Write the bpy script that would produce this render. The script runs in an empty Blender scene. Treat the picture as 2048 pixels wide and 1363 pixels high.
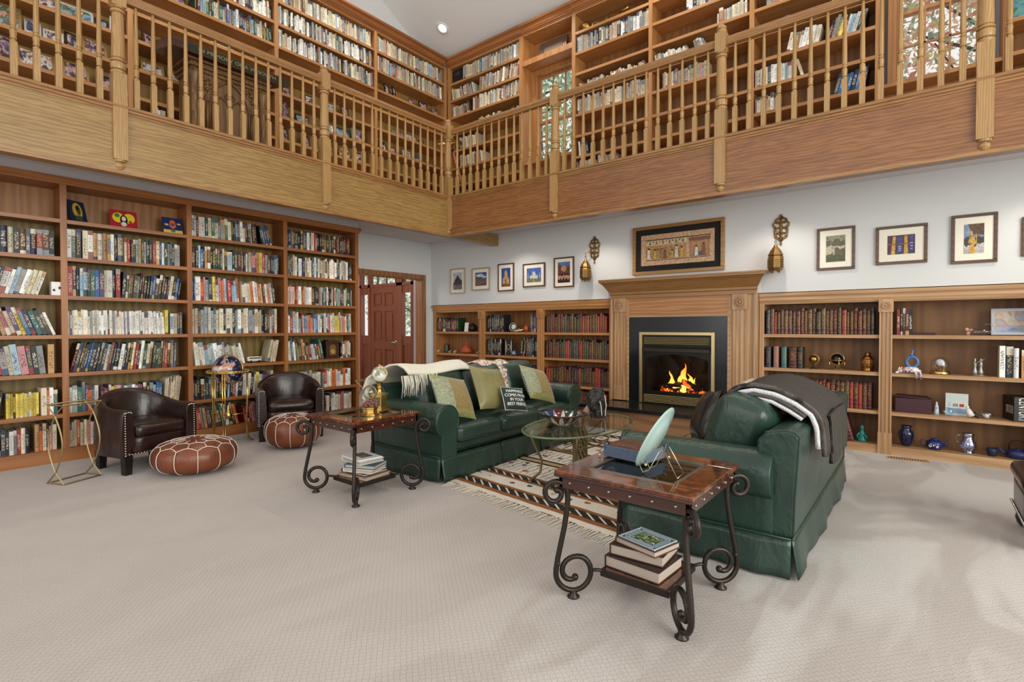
import bpy, bmesh, math, random
from mathutils import Vector, Matrix, Euler
from math import sin, cos, pi, radians as R
S = bpy.context.scene
COL = S.collection
# ---------------------------------------------------------------- camera
CAM_H = 1.30
cam = bpy.data.objects.new('camera', bpy.data.cameras.new('camera'))
COL.objects.link(cam)
cam.location = (0, 0, CAM_H)
cam.rotation_euler = (R(90 - 0.9475), 0, R(38.5486))
cam.data.lens = 1033.335 / 2048 * 36
cam.data.sensor_width = 36
cam.data.shift_y = -0.00507
cam.data.clip_start = 0.05
S.camera = cam
# ---------------------------------------------------------------- light
S.view_settings.view_transform = 'Standard'
S.view_settings.look = 'None'
S.view_settings.gamma = 1
S.view_settings.use_curve_mapping = False
S.view_settings.exposure = 0.03
S.cycles.max_bounces = 7
S.cycles.diffuse_bounces = 4
S.cycles.glossy_bounces = 3
S.cycles.transmission_bounces = 6
S.cycles.transparent_max_bounces = 8
S.cycles.caustics_reflective = False
S.cycles.caustics_refractive = False
S.cycles.sample_clamp_indirect = 4
W = bpy.data.worlds.new('world'); S.world = W
W.use_nodes = True
wb = W.node_tree.nodes['Background']
wb.inputs[0].default_value = (1.0, 0.985, 0.965, 1)
wb.inputs[1].default_value = 0.9
def area(name, loc, rot, sx, sy, power, col=(1, 1, 1), shape='RECTANGLE'):
    l = bpy.data.lights.new(name, 'AREA'); l.shape = shape
    l.size = sx
    if shape in ('RECTANGLE', 'ELLIPSE'): l.size_y = sy
    l.energy = power; l.color = col
    o = bpy.data.objects.new(name, l); COL.objects.link(o)
    o.location = loc; o.rotation_euler = rot
    return o
def spot(name, loc, power, ang=100, blend=.6, col=(1, .9, .78), rad=.05):
    l = bpy.data.lights.new(name, 'SPOT'); l.energy = power; l.color = col
    l.spot_size = R(ang); l.spot_blend = blend; l.shadow_soft_size = rad
    o = bpy.data.objects.new(name, l); COL.objects.link(o); o.location = loc
    return o
# daylight added for unseen windows behind and to the right of the camera
area('window_daylight_right', (5.2, 1.0, 2.6), (0, R(90), 0), 4.0, 6.0, 480, (.98, 1.0, .89))
area('window_daylight_back', (-2.0, -4.2, 3.0), (R(90), 0, 0), 7.0, 4.0, 120, (1.0, .98, .95))
# recessed downlights in the soffit under the gallery and in the vault
for i, x in enumerate((-4.9, -3.55, -1.25, 0.9)):
    spot('soffit_downlight_fireplace', (x, 5.98, 2.80), 26, 125)
for i, y in enumerate((0.6, 2.4, 4.2)):
    spot('soffit_downlight_bookcase', (-6.0, y, 2.80), 20)
for i, (x, y, z) in enumerate(((-5.95, .4, 6.6), (-5.95, 2.4, 6.6), (-5.95, 4.3, 6.6), (-4.5, 5.75, 6.25), (-2.6, 5.75, 6.25), (-.7, 5.75, 6.25))):
    spot('gallery_downlight', (x, y, z), 60, 120)
pf = bpy.data.lights.new('foyer_fill', 'POINT'); pf.energy = 30; pf.shadow_soft_size = .3; pf.color = (1, .93, .85)  # unseen fill light added to brighten the front door
pfo = bpy.data.objects.new('foyer_fill', pf); COL.objects.link(pfo); pfo.location = (-8.3, 4.9, 2.5)
# ---------------------------------------------------------------- pixel helpers (2048x1363 frame)
F = 1033.335
_cy, _sy, _cp, _sp = cos(-.6728013), sin(-.6728013), cos(-.0165365), sin(-.0165365)
FW = Vector((_sy*_cp, _cy*_cp, _sp)); RT = Vector((_cy, -_sy, 0)); UP = RT.cross(FW)
C0 = Vector((0, 0, CAM_H))
def ray(x, y): return FW + RT*((x-1024)/F) - UP*((y-671.1)/F)
def onx(x, y, X): d = ray(x, y); return C0 + d*(X/d.x)
def ony(x, y, Y): d = ray(x, y); return C0 + d*(Y/d.y)
def onz(x, y, z): d = ray(x, y); return C0 + d*((z-CAM_H)/d.z)
# ---------------------------------------------------------------- mesh helpers
class MB:
    def __init__(s): s.v = []; s.f = []; s.m = []; s.uv = {}
    def add(s, vs, fs, m=0):
        b = len(s.v); s.v += [tuple(v) for v in vs]
        for f in fs: s.f.append(tuple(b+i for i in f)); s.m.append(m)
        return b
    def box(s, x0, x1, y0, y1, z0, z1, m=0, mat=None):
        vs = [Vector((x, y, z)) for z in (z0, z1) for y in (y0, y1) for x in (x0, x1)]
        if mat is not None: vs = [mat @ v for v in vs]
        s.add(vs, [(0,2,3,1),(4,5,7,6),(0,1,5,4),(2,6,7,3),(0,4,6,2),(1,3,7,5)], m); return s
    def cbox(s, c, d, m=0, mat=None):
        return s.box(c[0]-d[0]/2, c[0]+d[0]/2, c[1]-d[1]/2, c[1]+d[1]/2, c[2]-d[2]/2, c[2]+d[2]/2, m, mat)
    def tube(s, pts, r, n=8, m=0, closed=False, cap=True, sq=False):
        pts = [Vector(p) for p in pts]; N = len(pts); rings = []
        rr = r if isinstance(r, (list, tuple)) else [r]*N
        up = None
        for i, p in enumerate(pts):
            a = pts[(i-1) % N] if (closed or i > 0) else p
            b = pts[(i+1) % N] if (closed or i < N-1) else p
            t = (b-a)
            if t.length < 1e-9: t = Vector((0, 0, 1))
            t.normalize()
            if up is None:
                up = Vector((0, 0, 1)) if abs(t.z) < .9 else Vector((1, 0, 0))
            u = up - t*up.dot(t)
            if u.length < 1e-6: u = t.orthogonal()
            u.normalize(); w = t.cross(u); up = u
            o = pi/4 if sq else 0
            rings.append([p + (u*cos(o+2*pi*k/n) + w*sin(o+2*pi*k/n))*rr[i] for k in range(n)])
        b = s.add([v for q in rings for v in q], [], m)
        L = N if closed else N-1
        for i in range(L):
            j = (i+1) % N
            for k in range(n):
                k2 = (k+1) % n
                s.f.append((b+i*n+k, b+i*n+k2, b+j*n+k2, b+j*n+k)); s.m.append(m)
        if cap and not closed:
            s.f.append(tuple(b+k for k in reversed(range(n)))); s.m.append(m)
            s.f.append(tuple(b+(N-1)*n+k for k in range(n))); s.m.append(m)
        return s
    def lathe(s, prof, c=(0, 0, 0), n=20, m=0, mat=None, sx=1, sy=1):
        b = len(s.v)
        for r, z in prof:
            for k in range(n):
                v = Vector((r*cos(2*pi*k/n)*sx, r*sin(2*pi*k/n)*sy, z))
                if mat is not None: v = mat @ v
                s.v.append(tuple(v + Vector(c)))
        for i in range(len(prof)-1):
            for k in range(n):
                k2 = (k+1) % n
                s.f.append((b+i*n+k, b+i*n+k2, b+(i+1)*n+k2, b+(i+1)*n+k)); s.m.append(m)
        if prof[0][0] > 1e-4: s.f.append(tuple(b+k for k in reversed(range(n)))); s.m.append(m)
        if prof[-1][0] > 1e-4: s.f.append(tuple(b+(len(prof)-1)*n+k for k in range(n))); s.m.append(m)
        return s
    def ball(s, c, r, n=14, m=0, sz=None, k=8):
        rz = r if sz is None else sz
        return s.lathe([(max(1e-5, r*sin(pi*i/k)), -rz*cos(pi*i/k)) for i in range(k+1)], c, n, m)
    def prism(s, poly, a, b, axis='y', m=0):
        # poly: 2D outline; axis y -> (x,z), x -> (y,z), z -> (x,y)
        def P(p, t):
            return {'y': (p[0], t, p[1]), 'x': (t, p[0], p[1]), 'z': (p[0], p[1], t)}[axis]
        n = len(poly)
        s.add([P(p, a) for p in poly] + [P(p, b) for p in poly],
              [tuple(range(n)), tuple(reversed(range(n, 2*n)))] + [(i, i+n, (i+1) % n + n, (i+1) % n) for i in range(n)], m)
        return s
    def rbox(s, c, d, r, n=5, m=0, puff=(0, 0, 0), mat=None):
        # rounded, slightly puffed cushion block
        h = Vector(d)/2; b = len(s.v); idx = {}
        def put(i, j, k):
            if (i, j, k) in idx: return idx[(i, j, k)]
            q = Vector((2*i/n-1, 2*j/n-1, 2*k/n-1))
            q = Vector([max(-1, min(1, sin(t*pi/2)*.35+t*.65)) for t in q])
            p = Vector((q.x*h.x, q.y*h.y, q.z*h.z))
            inner = Vector([max(-h[a]+r, min(h[a]-r, p[a])) for a in range(3)])
            dd = p-inner
            if dd.length > 1e-9: p = inner + dd.normalized()*r
            for a in range(3):
                o = [x for x in range(3) if x != a]
                p[a] += math.copysign(1, q[a])*puff[a]*(1-q[o[0]]**2)*(1-q[o[1]]**2)*abs(q[a])
            if mat is not None: p = mat @ p
            s.v.append(tuple(p+Vector(c))); idx[(i, j, k)] = len(s.v)-1
            return len(s.v)-1
        for a in range(n):
            for e in range(n):
                for fx in (0, n):
                    for ax in range(3):
                        q = []
                        for (u, w) in ((a, e), (a+1, e), (a+1, e+1), (a, e+1)):
                            t = [u, w]; t.insert(ax, fx); q.append(put(*t))
                        flip = (fx == 0) ^ (ax == 1)
                        s.f.append(tuple(reversed(q)) if flip else tuple(q)); s.m.append(m)
        return s
    def grid(s, fn, nu, nv, m=0, wrap=False):
        b = s.add([fn(i/nu, j/nv) for i in range(nu+1) for j in range(nv+1)], [], m)
        for i in range(nu):
            for j in range(nv):
                s.f.append((b+i*(nv+1)+j, b+(i+1)*(nv+1)+j, b+(i+1)*(nv+1)+j+1, b+i*(nv+1)+j+1)); s.m.append(m)
        return s
    def build(s, name, mats, parent=None, loc=None, rz=0, smooth=False, bevel=0, off=None, solid=0, sub=0, uv=None):
        me = bpy.data.meshes.new(name)
        vs = s.v if off is None else [(v[0]-off[0], v[1]-off[1], v[2]-off[2]) for v in s.v]
        me.from_pydata(vs, [], s.f)
        if not isinstance(mats, (list, tuple)): mats = [mats]
        for q in mats: me.materials.append(q)
        if len(mats) > 1: me.polygons.foreach_set('material_index', s.m)
        if smooth: me.polygons.foreach_set('use_smooth', [True]*len(s.f))
        if uv:
            L = me.uv_layers.new(name='UVMap')
            for p in me.polygons:
                for li in p.loop_indices: L.data[li].uv = uv(vs[me.loops[li].vertex_index], p)
        me.update()
        o = bpy.data.objects.new(name, me); COL.objects.link(o)
        if parent is not None: o.parent = parent
        if loc is not None: o.location = loc
        if rz: o.rotation_euler = (0, 0, rz)
        if solid:
            md = o.modifiers.new('thick', 'SOLIDIFY'); md.thickness = solid; md.offset = 0
        if sub:
            md = o.modifiers.new('sub', 'SUBSURF'); md.levels = sub; md.render_levels = sub
        if bevel:
            md = o.modifiers.new('bevel', 'BEVEL'); md.width = bevel; md.segments = 2; md.limit_method = 'ANGLE'
            md.harden_normals = False
        if smooth == 'auto':
            pass
        return o
def tag(o, label=None, cat=None, group=None, kind=None):
    if label: o['label'] = label
    if cat: o['category'] = cat
    if group: o['group'] = group
    if kind: o['kind'] = kind
    return o
def thing(name, label, cat, loc=(0, 0, 0), rz=0, group=None):
    o = bpy.data.objects.new(name, None); COL.objects.link(o)
    o.location = loc; o.rotation_euler = (0, 0, rz); o.empty_display_size = .1
    return tag(o, label, cat, group)
def part(mb, name, mat, root, **k):
    # mesh authored in world coordinates, stored relative to its (unrotated) root
    return mb.build(name, mat, root, off=root.location, **k)
def bx(*a): return MB().box(*a)
def arc(cx, cy, r, a0, a1, n): return [(cx+r*cos(R(a0+(a1-a0)*i/n)), cy+r*sin(R(a0+(a1-a0)*i/n))) for i in range(n+1)]
def text(body, name, mat, parent, size, loc, rot, ext=.001, align='CENTER'):
    c = bpy.data.curves.new(name, 'FONT'); c.body = body; c.size = size; c.extrude = ext
    c.align_x = align; c.align_y = 'CENTER'
    o = bpy.data.objects.new(name, c); COL.objects.link(o)
    dg = bpy.context.evaluated_depsgraph_get()
    me = bpy.data.meshes.new_from_object(o.evaluated_get(dg)); bpy.data.objects.remove(o)
    me.materials.clear(); me.materials.append(mat)
    o = bpy.data.objects.new(name, me); COL.objects.link(o)
    o.parent = parent; o.location = loc; o.rotation_euler = rot
    return o
# ---------------------------------------------------------------- materials
def lin(c):
    if isinstance(c, str):
        c = tuple(int(c[i:i+2], 16)/255 for i in (0, 2, 4))
    return tuple((x/12.92 if x <= .04045 else ((x+.055)/1.055)**2.4) for x in c[:3]) + (1,)
class NT:
    def __init__(s, name):
        s.mat = bpy.data.materials.new(name); s.mat.use_nodes = True
        s.t = s.mat.node_tree; s.b = s.t.nodes['Principled BSDF']; s.out = s.t.nodes['Material Output']
    def n(s, typ, props=None, **ins):
        nd = s.t.nodes.new('ShaderNode'+typ)
        for k, v in (props or {}).items(): setattr(nd, k, v)
        for k, v in ins.items():
            k = k.replace('_', ' ') if not k.startswith('i') or not k[1:].isdigit() else int(k[1:])
            s.set(nd.inputs[k], v)
        return nd
    def set(s, sock, v):
        if isinstance(v, bpy.types.NodeSocket): s.t.links.new(v, sock)
        elif isinstance(v, bpy.types.Node): s.t.links.new(v.outputs[0], sock)
        else: sock.default_value = v
    def p(s, **k):
        for a, v in k.items(): s.set(s.b.inputs[a.replace('_', ' ')], v)
        return s
    def ramp(s, fac, stops, interp='LINEAR'):
        nd = s.t.nodes.new('ShaderNodeValToRGB'); nd.color_ramp.interpolation = interp
        e = nd.color_ramp.elements
        while len(e) < len(stops): e.new(.5)
        for i, (pos, c) in enumerate(stops):
            e[i].position = pos
            e[i].color = (c, c, c, 1) if isinstance(c, (int, float)) else c
        s.set(nd.inputs[0], fac); return nd.outputs[0]
    def math(s, op, a, b=0, c=0):
        nd = s.n('Math', {'operation': op}, i0=a, i1=b)
        if op in ('MULTIPLY_ADD', 'COMPARE'): s.set(nd.inputs[2], c)
        return nd.outputs[0]
    def mix(s, f, a, b, blend='MIX'):
        nd = s.n('Mix', {'data_type': 'RGBA', 'blend_type': blend})
        s.set(nd.inputs[0], f); s.set(nd.inputs[6], a); s.set(nd.inputs[7], b); return nd.outputs[2]
    def obj(s): return s.n('TexCoord').outputs['Object']
    def uv(s): return s.n('TexCoord').outputs['UV']
    def map(s, v, scale=(1, 1, 1), rot=(0, 0, 0), loc=(0, 0, 0)):
        return s.n('Mapping', Vector=v, Scale=scale, Rotation=rot, Location=loc).outputs[0]
    def noise(s, v, scale, detail=2, rough=.5, dist=0):
        return s.n('TexNoise', Vector=v, Scale=scale, Detail=detail, Roughness=rough, Distortion=dist).outputs[0]
    def bump(s, h, strength=.2, dist=.01):
        s.set(s.b.inputs['Normal'], s.n('Bump', Height=h, Strength=strength, Distance=dist).outputs[0]); return s
    def sep(s, v): return s.n('SeparateXYZ', Vector=v).outputs
CACHE = {}
def plain(name, col, rough=.5, metal=0, spec=.5, bump=0, bscale=60, **k):
    if name in CACHE: return CACHE[name]
    m = NT(name); m.p(Base_Color=lin(col), Roughness=rough, Metallic=metal, Specular_IOR_Level=spec, **k)
    if bump: m.bump(m.noise(m.obj(), bscale, 3), bump, .004)
    CACHE[name] = m.mat; return m.mat
def wood(name, light, dark, axis='x', scale=1.0, rough=.38, cath=.55, fig=6.0, coat=.15):
    if name in CACHE: return CACHE[name]
    m = NT(name); o = m.obj()
    st = {'x': (.10, 1, 1), 'y': (1, .10, 1), 'z': (1, 1, .10)}[axis]
    v = m.map(o, tuple(q*scale for q in st))
    n1 = m.noise(v, 2.2, 3, .55)
    w = m.n('TexWave', {'wave_type': 'RINGS', 'rings_direction': axis.upper()}, Vector=v, Scale=fig, Distortion=9.0, Detail=2.0, Detail_Scale=1.3, Detail_Roughness=.6).outputs[1]
    st2 = {'x': (.02, 1, 1), 'y': (1, .02, 1), 'z': (1, 1, .02)}[axis]
    n2 = m.noise(m.map(o, tuple(q*scale for q in st2)), 220, 2, .7)
    fac = m.math('ADD', m.math('MULTIPLY', w, cath), m.math('MULTIPLY', n1, 1-cath))
    fac = m.math('ADD', fac, m.math('MULTIPLY', m.math('SUBTRACT', n2, .5), .55))
    c = m.ramp(fac, [(.18, lin(dark)), (.52, tuple((a+b)/2*1.02 for a, b in zip(lin(light), lin(dark)))), (.78, lin(light))])
    big = m.noise(o, 1.1, 1)
    c = m.mix(.35, c, m.mix(big, lin(dark), lin(light)))
    m.p(Base_Color=c, Roughness=rough, Coat_Weight=coat, Coat_Roughness=.25)
    m.bump(fac, .06, .004)
    CACHE[name] = m.mat; return m.mat
def oak(ax): return wood('oak_'+ax, 'AC804F', '7C522B', ax, 2.6, .36, .5, 8)
def turned(ax): return wood('turned_oak_'+ax, 'BC9562', '8A673A', ax, 2.6, .34, .45, 8)
def pine(ax): return wood('pine_'+ax, 'C48E58', '9B6636', ax, 1.0, .42, .35, 4)
def cherry(ax): return wood('cherry_'+ax, 'AB6E3C', '7C4822', ax, 1.0, .42, .4, 4)
def ash(ax): return wood('light_oak_'+ax, 'C9A27A', '9A7049', ax, 1.0, .42, .45, 5)
ply = wood('plywood_green_lit', 'A08448', '6C5427', 'z', .8, .5, .5, 5, 0)
ply_warm = wood('plywood_warm', 'B07E4C', '865630', 'z', .8, .5, .5, 5, 0)
ply_up = wood('plywood_upper', 'B8945A', '8A6A36', 'z', .8, .5, .4, 5, 0)
ply_dark = wood('plywood_brown', '94683C', '664324', 'z', .8, .5, .4, 4, 0)
mahog = wood('red_door_wood', '9C5C3C', '6E3722', 'z', 1, .35, .4, 5)
darkwood = wood('carved_dark_oak', '8A6238', '4A3018', 'z', 1.2, .45, .4, 6)
burl = None
def m_burl():
    m = NT('burl_veneer'); o = m.obj()
    n = m.noise(o, 14, 4, .65, 1.2)
    c = m.ramp(n, [(.3, lin('24100A')), (.5, lin('562813')), (.68, lin('8A4A24'))])
    m.p(Base_Color=c, Roughness=.12, Coat_Weight=.5, Coat_Roughness=.06); return m.mat
burl = m_burl()
white_paint = plain('white_wall_paint', 'D6D7D8', .7, bump=.03, bscale=160)
ceil_paint = plain('ceiling_paint', 'E6E6E6', .75)
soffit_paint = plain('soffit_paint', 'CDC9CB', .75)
iron = plain('wrought_iron', '3A332E', .38, .75, bump=.15, bscale=70)
brass = plain('brass', 'D8B36A', .22, 1)
gold = plain('antique_gold', 'B08D4A', .3, 1)
steel = plain('nail_steel', 'C9C4BA', .25, 1)
black_stone = plain('black_slate', '1B1C1F', .16)
black_metal = plain('black_metal', '16130F', .35, .3)
dark_leather = None
def leather(name, col, col2, rough=.3, wr=1.0):
    if name in CACHE: return CACHE[name]
    m = NT(name); o = m.obj()
    n = m.noise(o, 3.2, 3, .55); c = m.ramp(n, [(.3, lin(col2)), (.7, lin(col))])
    m.p(Base_Color=c, Roughness=rough, Specular_IOR_Level=.55)
    wv = m.noise(m.map(o, (6, 6, 3)), 1.6, 3, .6, 1.5)
    fine = m.noise(o, 140, 2)
    m.bump(m.math('ADD', m.math('MULTIPLY', wv, wr), m.math('MULTIPLY', fine, .06)), .35, .02)
    CACHE[name] = m.mat; return m.mat
green_leather = leather('green_leather', '2B4338', '1C322A', .33)
dark_leather = leather('dark_brown_leather', '33201C', '22130F', .24, .4)
black_leather = leather('black_leather', '1B1814', '100E0C', .25, .6)
piping_green = plain('green_piping', '1F3A31', .4)
tan_leather = leather('cognac_leather', '824428', '592A18', .36, .8)
white_stitch = plain('white_stitching', 'E6D9C9', .7)
dark_plinth = plain('black_wood', '151110', .35)
def m_carpet():
    m = NT('carpet'); o = m.obj()
    base = m.noise(o, 1.3, 4, .6, .6)
    v = m.map(o, (1, 1, 1), (0, 0, R(40)))
    vo = m.n('TexVoronoi', {'feature': 'DISTANCE_TO_EDGE'}, Vector=v, Scale=44.0, Randomness=.3)
    dots = m.n('TexVoronoi', {'feature': 'F1'}, Vector=v, Scale=44.0, Randomness=.3)
    edge = m.ramp(vo.outputs[0], [(.0, 0.0), (.10, 1.0)])
    dot = m.ramp(dots.outputs[0], [(.06, 0.0), (.2, 1.0)])
    loop = m.math('MULTIPLY', edge, m.math('MULTIPLY_ADD', dot, .6, .4))
    fine = m.noise(o, 420, 2, .7)
    # brushed pile: long streaks left by the vacuum cleaner
    sv = m.map(o, (1.0, .33, 1), (0, 0, R(-14)))
    st = m.noise(sv, 1.9, 2.5, .5, 1.6)
    streak = m.ramp(st, [(.44, 0.0), (.50, .6), (.57, 1.0)])
    x = m.sep(o)[0]
    side = m.ramp(m.math('MULTIPLY_ADD', x, .25, .75), [(.0, .12), (.35, .3), (.62, 1.0)])
    streak = m.math('MULTIPLY', streak, side)
    c = m.mix(base, lin('ABA09B'), lin('BAB0AB'))
    c = m.mix(m.math('MULTIPLY', streak, .8), c, lin('CFCAC6'))
    lo = m.math('MULTIPLY_ADD', loop, .27, .76)
    c = m.mix(1.0, c, m.n('CombineColor', i0=lo, i1=lo, i2=lo).outputs[0], 'MULTIPLY')
    c = m.mix(.22, c, m.mix(fine, lin('7F766E'), lin('DDD6CF')))
    m.p(Base_Color=c, Roughness=.95, Specular_IOR_Level=.1, Sheen_Weight=.15)
    m.bump(m.math('ADD', loop, m.math('MULTIPLY', fine, .6)), .35, .006)
    return m.mat
carpet = m_carpet()
def glass(name, col=(1, 1, 1, 1), rough=0, thin=True, tint=.12):
    if name in CACHE: return CACHE[name]
    m = NT(name)
    if thin:
        t = m.n('BsdfTransparent', Color=col); g = m.n('BsdfGlossy', Roughness=rough)
        f = m.math('MULTIPLY_ADD', m.math('POWER', m.n('LayerWeight', Blend=.5).outputs[1], 3.5), min(.75, tint*3+.1), tint*.25)
        mx = m.n('MixShader', i0=f, i1=t.outputs[0], i2=g.outputs[0])
        m.t.links.new(mx.outputs[0], m.out.inputs[0])
    else:
        m.p(Base_Color=col, Roughness=rough, Transmission_Weight=1.0, IOR=1.45)
    CACHE[name] = m.mat; return m.mat
pane = glass('window_glass', (1, 1, 1, 1), 0, True, .08)
table_glass = glass('table_glass', (.95, .985, .96, 1), 0, True, .12)
dark_glass = glass('smoked_glass', (.42, .46, .43, 1), 0, True, .25)
clear_glass = glass('clear_glass', (.93, .95, 1, 1), .0, True, .35)
# ---------------------------------------------------------------- planes of the room
XL, YR = -6.5, 6.53          # front of the left bookcase, fireplace wall
XW = -7.11                   # left wall behind the bookcase
XF, YF = -5.49, 5.43         # fascia faces of the gallery
XU, YU = -6.5, 6.36          # fronts of the gallery bookcases
ZS, ZB, ZG = 2.825, 2.637, 3.15   # soffit, fascia bottom, gallery floor
def st(mb, name, mat, **k):
    o = mb.build(name, mat, **k); o['kind'] = 'structure'; return o
st(bx(-10, 6, -6, 8, -.05, 0), 'floor', carpet)
# left wall with the doorway to the foyer
m = MB(); m.box(-7.26, XW, -5, 4.62, 0, 3.1); m.box(-7.26, XW, 6.31, 6.9, 0, 3.1); m.box(-7.26, XW, 4.62, 6.31, 2.17, 3.1)
st(m, 'wall_left', white_paint)
# fireplace wall: openings behind the built-in shelving are left free
m = MB(); m.box(-7.11, 6, YR, 6.95, 1.70, 3.1); m.box(-7.11, 6, 6.97, 7.0, 0, 1.70)
m.box(-7.11, -7.06, YR, 6.9, 0, 1.66)
st(m, 'wall_back', white_paint)
# upper walls
m = MB(); m.box(-7.3, -6.95, -5, 7.6, 3.1, 11.5)
st(m, 'wall_gallery_left', white_paint)
m = MB()
y0, y1 = 6.74, 6.86
for a, b, c, d in ((-7.3, -4.86, 3.1, 6.2), (-4.02, -.30, 3.1, 6.2), (.46, 6, 3.1, 6.2), (-4.86, -4.02, 3.1, 3.84), (-4.86, -4.02, 5.28, 6.2), (-.30, .46, 3.1, 3.74), (-.30, .46, 5.28, 6.2)):
    m.box(a, b, y0, y1, c, d)
st(m, 'wall_gallery_back', white_paint)
# sloping ceiling of the vault
def cz(y): return 5.97 + .5466*(6.5-y)
m = MB(); m.add([(-7.3, 6.86, cz(6.86)), (6, 6.86, cz(6.86)), (6, -.5, cz(-.5)), (-7.3, -.5, cz(-.5))], [(0, 1, 2, 3)])
m.add([(-7.3, 6.86, cz(6.86)+.1), (6, 6.86, cz(6.86)+.1), (6, -.5, cz(-.5)+.1), (-7.3, -.5, cz(-.5)+.1)], [(3, 2, 1, 0)])
st(m, 'ceiling', ceil_paint)
# gallery slab: soffit below, walkway above
m = MB(); m.box(-7.11, XF-.11, -5, 6.55, ZS, ZS+.02); m.box(XF-.11, 6, YF+.11, 6.55, ZS, ZS+.02)
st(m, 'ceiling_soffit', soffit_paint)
m = MB(); m.box(-7.0, XF-.02, -5, 6.8, ZG-.04, ZG); m.box(XF-.02, 6, YF+.02, 6.8, ZG-.04, ZG)
st(m, 'floor_gallery', carpet)
# fascia boards and moulding of the gallery edge
m = MB(); m.box(XF-.11, XF, -5, YF+.11, ZB, 3.16); m.box(XF-.11, XF, YF+.11, 6.53, ZB, 2.84)
st(m, 'trim_1', wood('fascia_oak_pale_lit', 'AA8752', '7A5B30', 'y', 2.6, .36, .5, 8))  # paler, yellower oak, partly painted for the greenish window light
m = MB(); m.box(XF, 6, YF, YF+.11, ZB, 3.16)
st(m, 'trim_2', wood('fascia_oak_warm_dim', '9C693F', '6A4223', 'x', 2.6, .36, .5, 8))  # redder, darker oak, partly painted for the weaker light on this side
def mould(x, y, sx, sy):
    pass
m = MB(); prof = [(-.11, 3.16), (.008, 3.16), (.008, 3.175), (.02, 3.18), (.02, 3.20), (.035, 3.205), (.035, 3.225), (.02, 3.235), (-.11, 3.235)]
m.prism([(XF+p[0], p[1]) for p in prof], -5, YF+.04, 'y')
st(m, 'trim_3', oak('y'))
m = MB(); m.prism([(YF-p[0], p[1]) for p in reversed(prof)], XF+.035, 6, 'x')
st(m, 'trim_4', oak('x'))
m = MB(); m.box(XF, XF+.012, -5, YF, ZB, ZB+.03); st(m, 'trim_5', oak('y'))
m = MB(); m.box(XF+.012, 6, YF-.012, YF, ZB, ZB+.03); st(m, 'trim_6', oak('x'))
# door casing
m = MB()
m.box(XW, XW+.02, 6.31, 6.385, 0, 2.245); m.box(XW, XW+.02, 4.55, 6.31, 2.17, 2.245)
m.box(-7.27, XW, 6.295, 6.31, 0, 2.17); m.box(-7.27, XW, 4.62, 6.31, 2.155, 2.17)
st(m, 'trim_7', wood('door_casing_oak', 'A8744A', '744525', 'z', 1, .4))
# foyer beyond the doorway
YD = 6.49
m = MB(); m.box(-9.6, -9.25, YD, YD+.1, 0, 2.9); m.box(-7.56, -7.26, YD, YD+.1, 0, 2.9); m.box(-9.25, -7.56, YD, YD+.1, 2.44, 2.9)
m.box(-9.7, -9.6, 3, YD+.1, 0, 2.9)
st(m, 'wall_foyer', plain('foyer_paint', 'C9B9BC', .7))
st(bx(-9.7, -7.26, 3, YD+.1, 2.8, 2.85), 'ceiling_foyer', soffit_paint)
# front door set: six-panel door, sidelights and transom
d = thing('door_1', 'red-stained six-panel front door seen through the doorway', 'door', (-8.45, YD, 0)); d['kind'] = 'structure'
x0, x1 = -8.89, -8.05
m = MB(); m.box(x0, x1, YD+.03, YD+.07, 0, 2.11)
w = (x1-x0)
for cx in (x0+.115, x0+w/2+.04):
    pass
for (a, b) in ((x0+.11, x0+w/2-.045), (x0+w/2+.045, x1-.11)):
    pass
def panel_frame(m, xs, zs, X0, X1, Z0, Z1, ya, yb):
    # stiles and rails around the recessed panels
    xr = [X0]+[q for p in xs for q in p]+[X1]; zr = [Z0]+[q for p in zs for q in p]+[Z1]
    for i in range(0, len(xr), 2): m.box(xr[i], xr[i+1], ya, yb, Z0, Z1)
    for j in range(0, len(zr), 2):
        for a, b in xs: m.box(a, b, ya, yb, zr[j], zr[j+1])
px = [(x0+.11, x0+w/2-.045), (x0+w/2+.045, x1-.11)]
panel_frame(m, px, [(.25, .86), (1.02, 1.62), (1.72, 1.98)], x0, x1, 0, 2.11, YD+.005, YD+.03)
for a, b in px:
    for c, e in ((.25, .86), (1.02, 1.62), (1.72, 1.98)): m.box(a+.04, b-.04, YD+.018, YD+.03, c+.04, e-.04)
part(m, 'door_leaf', mahog, d)
m = MB(); m.tube([(-8.08, YD+.01, 1.0), (-8.08, YD-.05, 1.0)], .018, 10); m.tube([(-8.08, YD-.05, 1.0), (-8.2, YD-.05, 1.0)], .011, 8); m.cbox((-8.08, YD, 1.0), (.05, .012, .09))
part(m, 'door_handle', steel, d, smooth=True)
m = MB()
for a, b in ((-9.25, -9.19), (-8.96, -8.89), (-8.05, -7.88), (-7.63, -7.56)): m.box(a, b, YD-.01, YD+.08, 0, 2.44)
m.box(-9.25, -7.56, YD-.01, YD+.08, 2.11, 2.17); m.box(-9.25, -7.56, YD-.01, YD+.08, 2.4, 2.46)
for a, b in ((-9.19, -8.96), (-7.88, -7.63)):
    m.box(a, b, YD+.01, YD+.06, 0, .22); m.box(a, b, YD+.01, YD+.06, .95, 1.13); m.box(a, b, YD+.01, YD+.06, 1.97, 2.11); m.box(a, b, YD+.03, YD+.06, .2, .95)
for k in range(1, 6): m.box(-9.25+k*.282-.006, -9.25+k*.282+.006, YD+.02, YD+.06, 2.17, 2.4)
part(m, 'door_frame', mahog, d)
for nm, a, b, c, e in (('sidelight_glass', -9.19, -8.96, 1.13, 1.97), ('sidelight_glass', -7.88, -7.63, 1.13, 1.97), ('transom_glass', -9.25, -7.56, 2.17, 2.4)):
    part(bx(a, b, YD+.035, YD+.041, c, e), nm, pane, d)
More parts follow.
